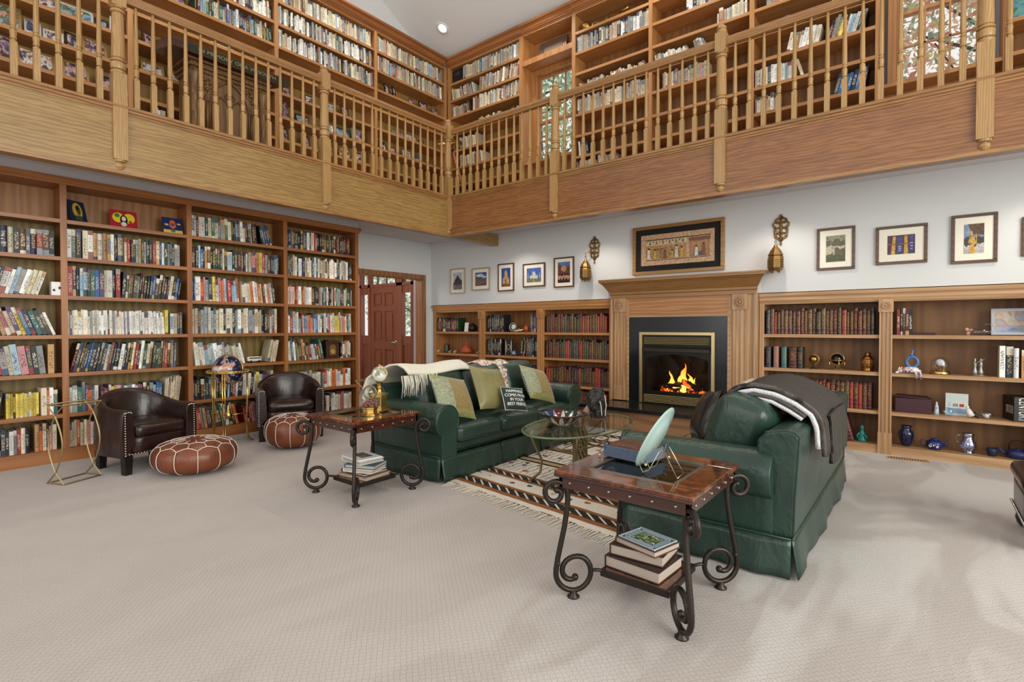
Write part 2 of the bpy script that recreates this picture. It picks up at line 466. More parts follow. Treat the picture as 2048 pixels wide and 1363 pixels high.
# gallery windows: double-hung sashes with three by two panes
def window(i, xa, xb, za, zb, zm):
    t = thing('window_%d' % i, 'tall double-hung gallery window with wooden muntins', 'window', ((xa+xb)/2, 6.74, za)); t['kind'] = 'structure'
    W_ = pine('z')
    m = MB(); yA, yB = 6.62, 6.78
    m.box(xa-.07, xa, yA, yB, za-.07, zb+.07); m.box(xb, xb+.07, yA, yB, za-.07, zb+.07)
    m.box(xa, xb, yA, yB, zb, zb+.07); m.box(xa-.07, xb+.07, yA-.04, yB, za-.07, za)
    part(m, 'window_frame', W_, t)
    for nm, z0, z1, y in (('upper_sash', zm-.02, zb, 6.72), ('lower_sash', za, zm+.02, 6.68)):
        m = MB(); f = .035
        m.box(xa, xa+f, y, y+.035, z0, z1); m.box(xb-f, xb, y, y+.035, z0, z1)
        m.box(xa+f, xb-f, y, y+.035, z0, z0+f); m.box(xa+f, xb-f, y, y+.035, z1-f, z1)
        for k in (1, 2):
            x = xa+f+(xb-xa-2*f)*k/3; m.box(x-.008, x+.008, y, y+.03, z0+f, z1-f)
        z = (z0+z1)/2; m.box(xa+f, xb-f, y, y+.03, z-.008, z+.008)
        s_ = part(m, nm, W_, t)
        g = bx(xa+f, xb-f, y+.012, y+.016, z0+f, z1-f).build('pane', pane, s_)
        g.location = -t.location
window(1, -4.80, -4.06, 3.90, 5.24, 4.51)
window(2, -.25, .40, 3.80, 5.24, 4.51)
# downlight in the vault
dl = thing('downlight', 'round recessed downlight glowing in the sloping white ceiling', 'light', (-6.267, 6.024, 6.235))
mt = Matrix.Rotation(-math.atan(.5466), 4, 'X')
m = MB(); m.lathe([(.075, -.004), (.105, -.012), (.11, .0), (.075, .002)], (0, 0, 0), 28, 0, mt); m.build('trim_ring', plain('white_enamel', 'F2F0EA', .4), dl, smooth=True)
lm = NT('lamp_glow'); lm.p(Base_Color=(1, 1, 1, 1), Emission_Color=(1, .93, .8, 1), Emission_Strength=14.0)
m = MB(); m.lathe([(.0001, -.008), (.05, -.007), (.075, -.003)], (0, 0, 0), 28, 0, mt); m.build('bulb', lm.mat, dl, smooth=True)
# ---------------------------------------------------------------- built-in bookcases
class Fr:
    def __init__(s, k, p): s.k, s.p = k, p
    def P(s, u, d, z): return (s.p-d, u, z) if s.k == 'L' else (u, s.p+d, z)
    def box(s, mb, u0, u1, d0, d1, z0, z1, m=0):
        if s.k == 'L': mb.box(s.p-d1, s.p-d0, u0, u1, z0, z1, m)
        else: mb.box(u0, u1, s.p+d0, s.p+d1, z0, z1, m)
        return mb
    @property
    def ax(s): return 'y' if s.k == 'L' else 'x'
LL, RL, LU, RU = Fr('L', XL), Fr('R', YR), Fr('L', XU), Fr('R', YU)
def bookcase(fr, label, ups, zs, ztop, depth, wf, back, uw=.05, group=None, stile=True, plinth=True, shelf_t=.036, skip=()):
    root = thing('bookcase', label, 'bookcase', fr.P((ups[0]+ups[-1])/2, depth/2, zs[0]-.12), 0, group)
    for u in ups:
        m = MB(); fr.box(m, u-.011, u+.011, .012, depth, zs[0]-.1, ztop); fr.box(m, u-uw/2, u+uw/2, 0, .014, zs[0]-.1, ztop)
        part(m, 'upright', wf('z'), root)
    for i in range(len(ups)-1):
        a, b = ups[i]+.011, ups[i+1]-.011
        for j, z in enumerate(zs):
            if (i, j) in skip: continue
            m = MB(); fr.box(m, a, b, .02, depth, z-shelf_t*.6, z); fr.box(m, ups[i]+uw/2, ups[i+1]-uw/2, .003, .02, z-shelf_t, z)
            part(m, 'shelf', wf(fr.ax), root)
        m = MB(); fr.box(m, a, b, .005, depth, ztop-.02, ztop); part(m, 'top_board', wf(fr.ax), root)
        bk = back(i) if callable(back) else [(zs[0]-.1, ztop, back)]
        for z0, z1, mt in bk:
            m = MB(); fr.box(m, a, b, depth-.008, depth, z0, z1); part(m, 'back_panel', mt, root)
    if plinth:
        m = MB(); fr.box(m, ups[0]-uw/2, ups[-1]+uw/2, -.004, .015, zs[0]-.125, zs[0]-.0); part(m, 'plinth', wf(fr.ax), root)
    return root
def crown(fr, root, u0, u1, prof, wf, closed=True):
    m = MB()
    if fr.k == 'L': m.prism([(fr.p-d, z) for d, z in prof], u0, u1, 'y')
    else: m.prism([(fr.p+d, z) for d, z in prof], u0, u1, 'x')
    part(m, 'crown_molding', wf(fr.ax), root)
ZLL = [.125, .462, .857, 1.225, 1.605, 1.98, 2.34]
UPL = [.10, 1.215, 2.308, 3.434, 4.515]
bc = bookcase(LL, 'tall wooden bookcase along the left wall beneath the gallery, crammed with books', UPL, ZLL, 2.695, .34, cherry, lambda i: [(0.02, 2.34, ply), (2.34, 2.69, ply_warm)])  # top row backs painted warm as downlit, lower ones olive as green-lit
crown(LL, bc, -.2, 4.56, [(.0, 2.675), (-.012, 2.675), (-.018, 2.69), (-.03, 2.70), (-.05, 2.725), (-.05, 2.74), (.05, 2.74), (.05, 2.675)], cherry)
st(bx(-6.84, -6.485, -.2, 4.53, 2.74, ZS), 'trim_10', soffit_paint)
m = MB(); m.box(XW, XL-.34, 4.50, 4.526, 0, 2.70); m.box(XL-.34, XL-.3, -.2, 4.5, 0, .02); part(m, 'end_panel', cherry('z'), bc)
ZUP = [3.19, 3.46, 3.735, 4.03, 4.33, 4.615, 4.91, 5.20, 5.49]
UPU = [.22, 1.775, 3.333, 4.867, 6.32]
bu = bookcase(LU, 'upper bookcase on the gallery along the left wall, paperbacks above framed photos', UPU, ZUP, 5.77, .34, pine, ply_up)
crp = [(.04, 5.772), (-.006, 5.772), (-.006, 5.79), (-.022, 5.792), (-.022, 5.802), (-.034, 5.815), (-.042, 5.84), (-.058, 5.855), (-.058, 5.865), (-.078, 5.868), (-.085, 5.885), (-.085, 5.905), (.1, 5.91), (.1, 5.772)]
crown(LU, bu, .2, YU-.088, crp, cherry)
UR0, UR1, UR2 = [-6.465, -4.90], [-3.945, -2.79, -1.57, -.385], [.565, 1.75]
b0 = bookcase(RU, 'gallery bookcase in the corner, left of the first tall window', UR0, ZUP, 5.77, .33, pine, ply_up)
b1 = bookcase(RU, 'three-bay gallery bookcase between the two tall windows', UR1, ZUP, 5.77, .33, pine, ply_dark)
b2 = bookcase(RU, 'gallery bookcase right of the second tall window, mostly out of frame', UR2, ZUP, 5.77, .33, pine, ply_dark)
for q, a, b in ((b0, XU-.0, -4.876), (b1, -3.969, -.361), (b2, .541, 1.8)): crown(RU, q, a, b, crp, cherry)
# panelled surround of the gallery windows, with a display niche above the first
for k, (a, b, zs_) in enumerate(((-4.875, -3.97, 3.83), (-.36, .54, 3.72))):
    m = MB()
    m.box(a, b, YU+.003, YU+.33, 5.31, 5.345); m.box(a, b, YU, YU+.02, 5.295, 5.375)
    m.box(a, b, YU+.32, YU+.33, 5.31, 5.77); m.box(a, b, YU+.005, YU+.33, 5.75, 5.77)
    m.box(a-.0, a+.012, YU+.01, YU+.33, 3.15, 5.77); m.box(b-.012, b, YU+.01, YU+.33, 3.15, 5.77)
    m.box(a, b, YU+.02, YU+.33, zs_-.035, zs_); m.box(a, b, YU+.25, YU+.27, 3.15, zs_-.03)
    m.box(a+.012, a+.09, YU+.27, YU+.29, zs_, 5.31) if k == 0 else None
    mc = MB(); mc.prism([(YU+d, z) for d, z in crp], a, b, 'x'); st(mc, 'trim_%d' % (11+k), cherry('x'))
    st(m, 'trim_%d' % (8+k), pine('z'))
# ---------------------------------------------------------------- low built-ins either side of the fireplace
ZRL = [.085, .435, .835, 1.222]
def pilaster(root, fr, u, w, z0, z1, wf, base=.22, proud=.02):
    m = MB(); fr.box(m, u-w/2, u+w/2, -proud, .012, z0, z0+base)
    n = 3; g = w*.8/n
    fr.box(m, u-w*.44, u+w*.44, -proud*.5, .012, z0+base, z1-w*1.05)
    for k in range(n+1):
        c = u-w*.44+w*.88*k/n
        fr.box(m, max(u-w*.46, c-w*.085), min(u+w*.46, c+w*.085), -proud, .012, z0+base, z1-w*1.05)
    pz = part(m, 'pilaster', wf('z'), root)
    m = MB(); fr.box(m, u-w*.52, u+w*.52, -proud-.012, .012, z1-w*1.1, z1)
    zc = z1-w*.55
    for r, dd in ((w*.36, .012), (w*.24, .02)):
        ring = [Vector(fr.P(u+r*cos(t*pi/10), -proud-dd, zc+r*sin(t*pi/10))) for t in range(20)]
        m.tube(ring, w*.045, 6, closed=True)
    m.ball(fr.P(u, -proud-.014, zc), w*.11)
    b = m.build('rosette', wf('z'), pz); b.location = -root.location
def lowcase(label, ups, uw, pil, wf, back):
    r = bookcase(RL, label, ups, ZRL, 1.585, .33, wf, back, uw, None, shelf_t=.036)
    a, b = ups[0]-uw/2, ups[-1]+uw/2
    crown(RL, r, a, b, [(.03, 1.575), (-.004, 1.575), (-.01, 1.595), (-.02, 1.61), (-.02, 1.64), (-.03, 1.655), (-.034, 1.69), (.03, 1.69)], wf)
    for u, w in pil: pilaster(r, RL, u, w, .0, 1.585, wf)
    return r
lc = lowcase('low built-in bookcase left of the fireplace, behind the three-seat sofa', [-7.02, -5.85, -4.63, -3.428], .06, [(-5.85, .13), (-4.63, .125)], pine, ply_warm)
rc = lowcase('low built-in bookcase right of the fireplace, with curios and a blue teapot', [-1.478, -.303, .86, 2.0], .05, [(-.303, .118), (.86, .118)], ash, ply_dark)
# ---------------------------------------------------------------- fireplace
fp = thing('fireplace', 'gas fireplace with oak mantel, black surround and brass trim, fire burning', 'fireplace', (-2.47, 6.45, 0))
FPf = Fr('R', 6.47)
m = MB(); m.box(-3.39, -3.13, 6.47, 6.528, .31, 1.70); m.box(-1.83, -1.51, 6.47, 6.528, .31, 1.70)
m.box(-3.392, -3.355, 6.445, 6.528, .31, 1.70); m.box(-1.545, -1.508, 6.445, 6.528, .31, 1.70)
part(m, 'side_panel', ash('z'), fp)
part(bx(-3.13, -1.83, 6.47, 6.528, 1.445, 1.70), 'frieze_panel', wood('mantel_oak', 'C48A58', '8F5F35', 'x', 1, .4, .5, 7), fp)
for u in (-3.255, -1.70): pilaster(fp, FPf, u, .165, .31, 1.69, ash, .20, .02)
m = MB(); mp = [(6.53, 1.69), (6.44, 1.69), (6.44, 1.735), (6.42, 1.745), (6.42, 1.77), (6.39, 1.80), (6.33, 1.865), (6.285, 1.895), (6.265, 1.90), (6.265, 1.925), (6.53, 1.925)]
xa, xb, fl = -3.385, -1.515, .10
# cornice whose ends return to the wall
b_ = m.add([(xa-(6.44-y)*.55-.0, y, z) for y, z in mp] + [(xb+(6.44-y)*.75, y, z) for y, z in mp], [])
n_ = len(mp)
for i in range(n_): j = (i+1) % n_; m.f.append((i, j, j+n_, i+n_)); m.m.append(0)
m.f.append(tuple(reversed(range(n_)))); m.m.append(0); m.f.append(tuple(range(n_, 2*n_))); m.m.append(0)
m.box(-3.485, -1.37, 6.255, 6.53, 1.925, 1.94)
part(m, 'mantel_shelf', oak('x'), fp)
m = MB(); m.box(-3.13, -2.96, 6.462, 6.50, .305, 1.445); m.box(-2.0, -1.83, 6.462, 6.50, .305, 1.445); m.box(-2.96, -2.0, 6.462, 6.50, 1.23, 1.445)
part(m, 'slate_surround', black_stone, fp)
m = MB(); m.box(-3.145, -3.12, 6.455, 6.48, .305, 1.46); m.box(-1.84, -1.815, 6.455, 6.48, .305, 1.46); m.box(-3.12, -1.84, 6.455, 6.48, 1.435, 1.46)
part(m, 'inner_molding', ash('x'), fp)
m = MB()
for a, b, c, e in ((-2.965, -2.925, .305, 1.235), (-2.025, -1.985, .305, 1.235), (-2.925, -2.025, 1.20, 1.235)):
    m.box(a, b, 6.44, 6.48, c, e); m.box(a+.006, b-.006, 6.434, 6.45, c+.004, e-.006)
part(m, 'brass_frame', plain('satin_brass', 'D6BE8C', .3, .9), fp)
for z0, z1, nn in ((1.075, 1.175, 5), (.31, .42, 6)):
    m = MB()
    for k in range(nn):
        z = z0+(z1-z0)*(k+.5)/nn; hh = (z1-z0)/nn*.24
        m.prism([(6.455, z-hh), (6.445, z), (6.455, z+hh), (6.475, z+hh), (6.475, z-hh)], -2.9, -2.05, 'x')
    part(m, 'brass_louver', plain('pale_brass', 'E3CD98', .35, .65), fp)
m = MB(); m.box(-2.925, -2.025, 6.475, 6.49, .30, .44); m.box(-2.925, -2.025, 6.475, 6.49, 1.0, 1.2)
m.box(-2.925, -2.885, 6.46, 6.49, .42, 1.0); m.box(-2.065, -2.025, 6.46, 6.49, .42, 1.0); m.box(-2.885, -2.065, 6.46, 6.49, .42, .47)
# arched top of the firebox opening
ap = [(-2.885, 1.0), (-2.885, .86)]+[(-2.475+.41*cos(R(180-t)), .86+.09*sin(R(t))) for t in range(10, 180, 10)]+[(-2.065, .86), (-2.065, 1.0)]
b_ = len(m.v)
n_ = len(ap)
for i in range(1, n_-2):
    p, q = ap[i], ap[i+1]
    m.add([(p[0], 6.462, p[1]), (q[0], 6.462, q[1]), (q[0], 6.462, 1.0), (p[0], 6.462, 1.0)], [(0, 1, 2, 3)])
part(m, 'insert_frame', black_metal, fp)
m = MB(); m.prism([(6.47, 1.05), (6.43, 1.02), (6.43, .985), (6.47, .985)], -2.91, -2.04, 'x')
part(m, 'hood', plain('hood_metal', '3A3530', .3, .6), fp)
part(bx(-2.885, -2.065, 6.466, 6.47, .47, .97), 'glass_door', glass('fire_glass', (.9, .88, .86, 1), 0, True, .06), fp)
m = MB(); m.box(-2.9, -2.05, 6.94, 6.95, .42, 1.0); m.box(-2.9, -2.05, 6.49, 6.95, .40, .43); m.box(-2.9, -2.05, 6.49, 6.95, 1.0, 1.02); m.box(-2.91, -2.9, 6.49, 6.95, .4, 1.0); m.box(-2.05, -2.04, 6.49, 6.95, .4, 1.0)
part(m, 'firebox', plain('sooty_brick', '120C09', .85), fp)
lg = NT('charred_log'); nn = lg.noise(lg.obj(), 22, 4, .7)
lg.p(Base_Color=lg.ramp(nn, [(.35, lin('0B0807')), (.7, lin('3A2418'))]), Roughness=.9,
     Emission_Color=(1, .16, .02, 1), Emission_Strength=lg.math('MULTIPLY', lg.ramp(lg.noise(lg.obj(), 13, 3), [(.56, 0.0), (.66, 1.0)]), 1.6)); lg.bump(nn, .6, .02)
for p, q, r in (((-2.78, 6.66, .50), (-2.45, 6.60, .56), .035), ((-2.44, 6.58, .60), (-2.2, 6.64, .49), .045), ((-2.62, 6.58, .47), (-2.28, 6.68, .48), .04), ((-2.70, 6.72, .47), (-2.2, 6.75, .47), .05)):
    P0, P1 = Vector(p), Vector(q); m = MB()
    rr = random.Random(p[0]); m.tube([P0.lerp(P1, t/6)+Vector((0, 0, rr.uniform(-.008, .008))) for t in range(7)], [r*rr.uniform(.8, 1.1) for _ in range(7)], 9)
    part(m, 'log', lg.mat, fp, smooth=True)
em = NT('ember_glow'); nn = em.noise(em.obj(), 24, 3)
em.p(Base_Color=lin('2A0E05'), Roughness=1, Emission_Color=(1, .14, .015, 1), Emission_Strength=em.math('MULTIPLY', em.ramp(nn, [(.46, 0.0), (.64, 1.0)]), 3.0))
m = MB(); rr = random.Random(4)
for k in range(46): m.ball((rr.uniform(-2.72, -2.16), rr.uniform(6.54, 6.76), .44+rr.uniform(0, .03)), rr.uniform(.012, .026), 7, k=4)
e_ = part(m, 'embers', em.mat, fp); e_['kind'] = 'stuff'
fl_ = NT('flame'); o_ = fl_.obj(); z_ = fl_.sep(o_)[2]
ff = fl_.n('LayerWeight', Blend=.35).outputs[1]
cc = fl_.ramp(fl_.math('MULTIPLY_ADD', z_, 2.6, -1.15), [(.0, (1, .52, .10, 1)), (.35, (1, .42, .06, 1)), (.9, (1, .16, .01, 1))])
tr = fl_.n('BsdfTransparent'); ee = fl_.n('Emission', Color=cc, Strength=3.6)
mx = fl_.n('MixShader', i0=fl_.ramp(fl_.math('ADD', ff, fl_.math('MULTIPLY', fl_.noise(o_, 16, 2), .25)), [(.35, 1.0), (.95, .0)]), i1=tr.outputs[0], i2=ee.outputs[0])
fl_.t.links.new(mx.outputs[0], fl_.out.inputs[0])
def flame(x, y, z, h, w, seed):
    rr = random.Random(seed); m = MB(); N = 12; pts = []; rad = []
    a, b = rr.uniform(0, 6), rr.uniform(0, 6)
    for k in range(N+1):
        t = k/N
        pts.append((x+sin(a+t*7)*.022*t+sin(b+t*13)*.010*t, y+cos(b+t*6)*.015*t, z+h*t))
        rad.append(max(.0008, w*(1-t)**.8*(.55+1.2*t*(1-t)*1.6)*(1+.25*sin(a*3+t*15))))
    m.tube(pts, rad, 9); part(m, 'flame', fl_.mat, fp, smooth=True)
for i, (x, y, z, h, w) in enumerate(((-2.43, 6.64, .50, .36, .075), (-2.49, 6.66, .47, .26, .06), (-2.36, 6.66, .50, .22, .06), (-2.60, 6.65, .48, .27, .05), (-2.64, 6.67, .46, .16, .05), (-2.30, 6.63, .52, .14, .04), (-2.54, 6.62, .45, .14, .05), (-2.42, 6.6, .44, .16, .06), (-2.25, 6.66, .45, .09, .03))):
    flame(x, y, z, h*.92, w*.85, i+3)
pl = bpy.data.lights.new('fire_light', 'POINT'); pl.energy = 2; pl.color = (1, .45, .12); pl.shadow_soft_size = .08
po = bpy.data.objects.new('fire_light', pl); COL.objects.link(po); po.location = (-2.45, 6.58, .62)
# raised hearth
he = thing('hearth', 'raised hearth with a black slate slab on an oak plywood base', 'hearth', (-2.4, 6.15, 0))
part(bx(-3.60, -1.45, 5.87, 6.425, .25, .298), 'slate_slab', black_stone, he, bevel=.004)
part(bx(-3.55, -1.5, 5.93, 6.425, 0, .25), 'hearth_base', wood('hearth_ply', 'A87A56', '7F573B', 'x', .7, .45, .7, 5), he)
# ---------------------------------------------------------------- balustrades of the gallery
def balu(c):
    m = MB(); x, y = c; z0 = 3.235
    m.box(x-.021, x+.021, y-.021, y+.021, z0, z0+.26)
    m.lathe([(.024, z0+.26), (.022, z0+.272), (.012, z0+.277), (.012, z0+.282), (.022, z0+.287), (.019, z0+.305), (.0225, z0+.335), (.021, z0+.352), (.013, z0+.356), (.013, z0+.361), (.0205, z0+.366), (.0205, z0+.375), (.013, z0+.379), (.013, z0+.384), (.0185, z0+.39), (.0195, z0+.43), (.018, z0+.55), (.0115, z0+.92)], (x, y, 0), 10)
    return m
def newel(x, y, nx, ny):
    m = MB(); w = .052
    m.box(x-w, x+w, y-w, y+w, 2.755, 3.50)
    m.lathe([(r*1.14, z) for r, z in [(.046, 3.50), (.05, 3.51), (.05, 3.522), (.034, 3.527), (.034, 3.533), (.047, 3.538), (.05, 3.56), (.052, 3.59), (.036, 3.595), (.036, 3.602), (.05, 3.607), (.05, 3.62), (.036, 3.625), (.036, 3.632), (.044, 3.638), (.044, 3.68), (.039, 4.01), (.034, 4.015), (.034, 4.022), (.048, 4.028), (.048, 4.045), (.034, 4.05), (.034, 4.056), (.048, 4.062), (.046, 4.075)]], (x, y, 0), 20)
    m.box(x-w, x+w, y-w, y+w, 4.075, 4.265)
    m.lathe([(.046, 4.265), (.05, 4.28), (.05, 4.29), (.034, 4.30), (.046, 4.315), (.046, 4.325), (.03, 4.345), (.0001, 4.355)], (x, y, 0), 18)
    m.lathe([(.0001, 2.665), (.028, 2.672), (.044, 2.697), (.041, 2.72), (.026, 2.728), (.026, 2.733), (.05, 2.738), (.05, 2.755)], (x, y, 0), 18)
    return m
rail_prof = [(-.032, 4.13), (.032, 4.13), (.032, 4.145), (.024, 4.155), (.036, 4.18), (.032, 4.205), (.012, 4.218), (-.012, 4.218), (-.032, 4.205), (-.036, 4.18), (-.024, 4.155), (-.032, 4.145)]
bl = thing('balustrade', 'turned oak balustrade along the left side of the gallery, over the tall bookcase', 'railing', (XF-.02, 2.5, 3.235), 0, 'gallery balustrades')
m = MB(); m.prism([(XF-.02+a, z) for a, z in rail_prof], -4.5, 5.34, 'y'); part(m, 'handrail', oak('y'), bl)
NL = [-.58, 1.412, 3.392, 5.405]
for k, y in enumerate(NL): part(newel(XF-.02 if k < 3 else XF-.02, y, 0, 0), 'newel_post', turned('z'), bl)
for a, b in zip(NL[:-1], NL[1:]):
    n = 15
    for k in range(1, n):
        y = a+(b-a)*k/n
        if y > .2: part(balu((XF-.02, y)), 'baluster', turned('z'), bl, smooth=False)
br = thing('balustrade', 'turned oak balustrade along the fireplace side of the gallery, under the windows', 'railing', (-2, YF+.02, 3.235), 0, 'gallery balustrades')
m = MB(); m.prism([(YF+.02+a, z) for a, z in rail_prof], XF+.05, 4, 'x'); part(m, 'handrail', oak('x'), br)
NR = [XF-.01, -3.645, -1.629, .352, 2.35]
for x in NR[1:]: part(newel(x, YF+.02, 0, 0), 'newel_post', turned('z'), br)
for a, b in zip(NR[:-1], NR[1:]):
    n = round((b-a)/.131)
    for k in range(1, n):
        x = a+(b-a)*k/n
        if x < 1.2: part(balu((x, YF+.02)), 'baluster', turned('z'), br)
# ---------------------------------------------------------------- books
HUE = dict(white='EAE9E4', cream='DCD0B6', ivory='E6DEC8', grey='96989A', black='1D1C1F', navy='232E47', blue='2C5F99', pale_blue='9DBACB', teal='2C6A6A',
    green='3B6B44', dark_green='22402F', olive='6A6638', yellow='DCC655', tan='B98F60', orange='CC6E3A', red='A02A2A', maroon='571E24', pink='CB9092', purple='55406A', brown='573A28',
    beige='C7B79D', stone='B3AA9A', buff='D3C3A6', rose='A97A74', slate='5A6670')
PAL = {
 'mix': 'white*5 cream*4 black*5 navy*3 blue*2 pale_blue*3 red*2 maroon*2 tan*2 grey*3 green dark_green*2 yellow orange purple brown*2 teal slate*2 pink',
 'bright': 'white*6 cream*4 blue*2 pale_blue*3 black*3 navy*2 red*2 orange*2 yellow teal pink*2 grey*2 purple',
 'light': 'white*8 cream*5 ivory*3 pale_blue*2 grey black navy tan pink',
 'white': 'white*12 ivory*3 grey',
 'dark': 'black*7 navy*4 maroon*2 dark_green*2 brown*2 slate*2 cream*2 blue red tan teal white',
 'pale': 'cream*5 buff*5 beige*6 stone*5 ivory*4 white*2 pale_blue*2 grey*2 rose*2 slate brown tan',
 'warm': 'cream*5 orange*2 tan*3 white*5 red pink*2 black brown*2',
 'lawgrey': 'grey*3 white*8 ivory*4 pale_blue slate*2 navy*2 black*3 beige*4 brown',
 'leather': 'maroon*6 red*4 brown*6 dark_green*3 black*3 navy',
 'leatherdark': 'dark_green*4 black*3 brown*4 maroon*4 slate*2 navy red',
 'blackset': 'black*8 slate', 'yellow': 'yellow*6', 'brownset': 'brown*5 maroon*3 black*2', 'purple': 'purple*4 slate*2', 'green': 'dark_green*5', 'bluebox': 'navy blue white',
 'leatherred': 'red*3 maroon*7 brown*3 dark_green*2'}
PAL = {k: [w.split('*')[0] for w in v.split() for _ in range(int(w.split('*')[1]) if '*' in w else 1)] for k, v in PAL.items()}
def book_material(name, obj_col, hide=False):
    m = NT(name)
    if obj_col:
        oi = m.n('ObjectInfo'); col, rnd = oi.outputs['Color'], oi.outputs['Random']
    else:
        a = m.n('Attribute', {'attribute_name': 'Col'}); col, rnd = a.outputs['Color'], a.outputs['Alpha']
    uv = m.sep(m.uv()); u, v = uv[0], uv[1]
    r1 = m.math('FRACT', m.math('MULTIPLY', rnd, 17.3)); r2 = m.math('FRACT', m.math('MULTIPLY', rnd, 91.7))
    lum = m.n('RGBToBW', Color=col).outputs[0]
    vec = m.n('CombineXYZ', X=m.math('MULTIPLY', u, 3.2), Y=m.math('MULTIPLY', v, 25.0), Z=m.math('MULTIPLY', rnd, 60.0)).outputs[0]
    gl = m.ramp(m.noise(vec, 1.25, 1.5, .6), [(.50, 0.0), (.57, 1.0)])
    inu = m.math('MULTIPLY', m.math('GREATER_THAN', u, .16), m.math('LESS_THAN', u, .84))
    top = m.math('MULTIPLY_ADD', r1, .2, .72); bot = m.math('MULTIPLY_ADD', r2, .25, .12)
    inv = m.math('MULTIPLY', m.math('GREATER_THAN', v, bot), m.math('LESS_THAN', v, top))
    mark = m.math('MULTIPLY', m.math('MULTIPLY', inu, inv), gl)
    if not hide:
        dark_t = m.mix(r2, lin('191718'), lin('6B1F1C')); light_t = m.mix(r1, lin('F0EBDD'), lin('D8B468'))
        ink = m.mix(m.math('GREATER_THAN', lum, .22), light_t, dark_t)
        # coloured band at the head or foot of some spines
        bz = m.math('MULTIPLY_ADD', r2, .16, .72)
        onspine = m.math('LESS_THAN', u, 1.5)
        b1 = m.math('MULTIPLY', m.math('GREATER_THAN', v, bz), m.math('GREATER_THAN', r1, .72))
        b2 = m.math('MULTIPLY', m.math('LESS_THAN', v, m.math('MULTIPLY_ADD', r1, .22, .06)), m.math('GREATER_THAN', r2, .7))
        band = m.math('MULTIPLY', m.math('MAXIMUM', b1, b2), onspine)  # pale leaf colours here and below stand for the bright daylight outside
        hs = m.ramp(m.math('FRACT', m.math('MULTIPLY', rnd, 37.7)), [(0, lin('E4DED0')), (.3, lin('22222A')), (.5, lin('8E2E2A')), (.62, lin('C59A5C')), (.74, lin('2F4568')), (.88, lin('8A9AA2'))], 'CONSTANT')
        c = m.mix(m.math('MULTIPLY', band, .9), col, hs)
        c = m.mix(m.math('MULTIPLY', mark, .8), c, ink)
        m.p(Base_Color=c, Roughness=.45)
    else:
        k = m.math('FRACT', m.math('MULTIPLY', v, 6.0))
        bar = m.math('MULTIPLY', m.math('LESS_THAN', m.math('ABSOLUTE', m.math('SUBTRACT', k, .5)), .07), m.math('LESS_THAN', u, 1.5))
        orn = m.math('MULTIPLY', mark, m.math('GREATER_THAN', m.math('ABSOLUTE', m.math('SUBTRACT', k, .5)), .16))
        g = m.math('MAXIMUM', m.math('MULTIPLY', bar, .32), m.math('MULTIPLY', orn, .55))
        c = m.mix(g, col, lin('C49A52'))
        m.p(Base_Color=c, Roughness=.38, Metallic=m.math('MULTIPLY', g, .5))
        m.bump(bar, .5, .004)
    return m.mat
page_mat = plain('page_edges', 'D9CFB8', .8)
MATS = {('book', 1): book_material('book_cover', True), ('book', 0): book_material('book_cover_shared', False),
        ('leather_bound_book', 1): book_material('gilt_leather', True, True), ('leather_bound_book', 0): book_material('gilt_leather_shared', False, True)}
def unit_book(rounded):
    V, Fc, M_, UV = [], [], [], []
    def face(vs, m, uvs=None):
        b = len(V); V.extend(vs); Fc.append(tuple(range(b, b+len(vs)))); M_.append(m); UV.extend(uvs or [(3, 3)]*len(vs))
    n = 4 if rounded else 1
    xs = [-.5+i/n for i in range(n+1)]; yb = [(-.05*(1-(2*x)**2) if rounded else 0) for x in xs]
    for i in range(n):
        face([(xs[i], yb[i], 0), (xs[i+1], yb[i+1], 0), (xs[i+1], yb[i+1], 1), (xs[i], yb[i], 1)], 0, [(i/n, 0), ((i+1)/n, 0), ((i+1)/n, 1), (i/n, 1)])
    face([(.5, 0, 0), (.5, 1, 0), (.5, 1, 1), (.5, 0, 1)], 0); face([(-.5, 1, 0), (-.5, 0, 0), (-.5, 0, 1), (-.5, 1, 1)], 0)
    face([(xs[i], yb[i], 1) for i in range(n+1)]+[(.5, .06, 1), (-.5, .06, 1)], 0)
    face([(-.5, .06, 1), (-.4, .06, 1), (-.4, 1, 1), (-.5, 1, 1)], 0); face([(.4, .06, 1), (.5, .06, 1), (.5, 1, 1), (.4, 1, 1)], 0)
    face([(-.4, .06, .985), (.4, .06, .985), (.4, .97, .985), (-.4, .97, .985)], 1)
    face([(.4, .97, 0), (-.4, .97, 0), (-.4, .97, .985), (.4, .97, .985)], 1)
    face([(-.5, 0, 0), (-.5, 1, 0), (.5, 1, 0), (.5, 0, 0)], 0)
    return V, Fc, M_, UV
UNIT = {k: unit_book(k) for k in (True, False)}
def book_mesh(kind, rounded):
    V, Fc, M_, UV = UNIT[rounded]; me = bpy.data.meshes.new(kind)
    me.from_pydata(V, [], Fc); me.materials.append(MATS[kind, 1]); me.materials.append(page_mat)
    me.polygons.foreach_set('material_index', M_)
    L = me.uv_layers.new(name='UVMap'); L.data.foreach_set('uv', [c for q in UV for c in q]); me.update(); return me
BM = {(k, r): book_mesh(k, r) for k in ('book', 'leather_bound_book') for r in (True, False)}
BOOKS = []   # every shelved book: dict(kind, loc, rot, size, colour, place)
brng = random.Random(11)
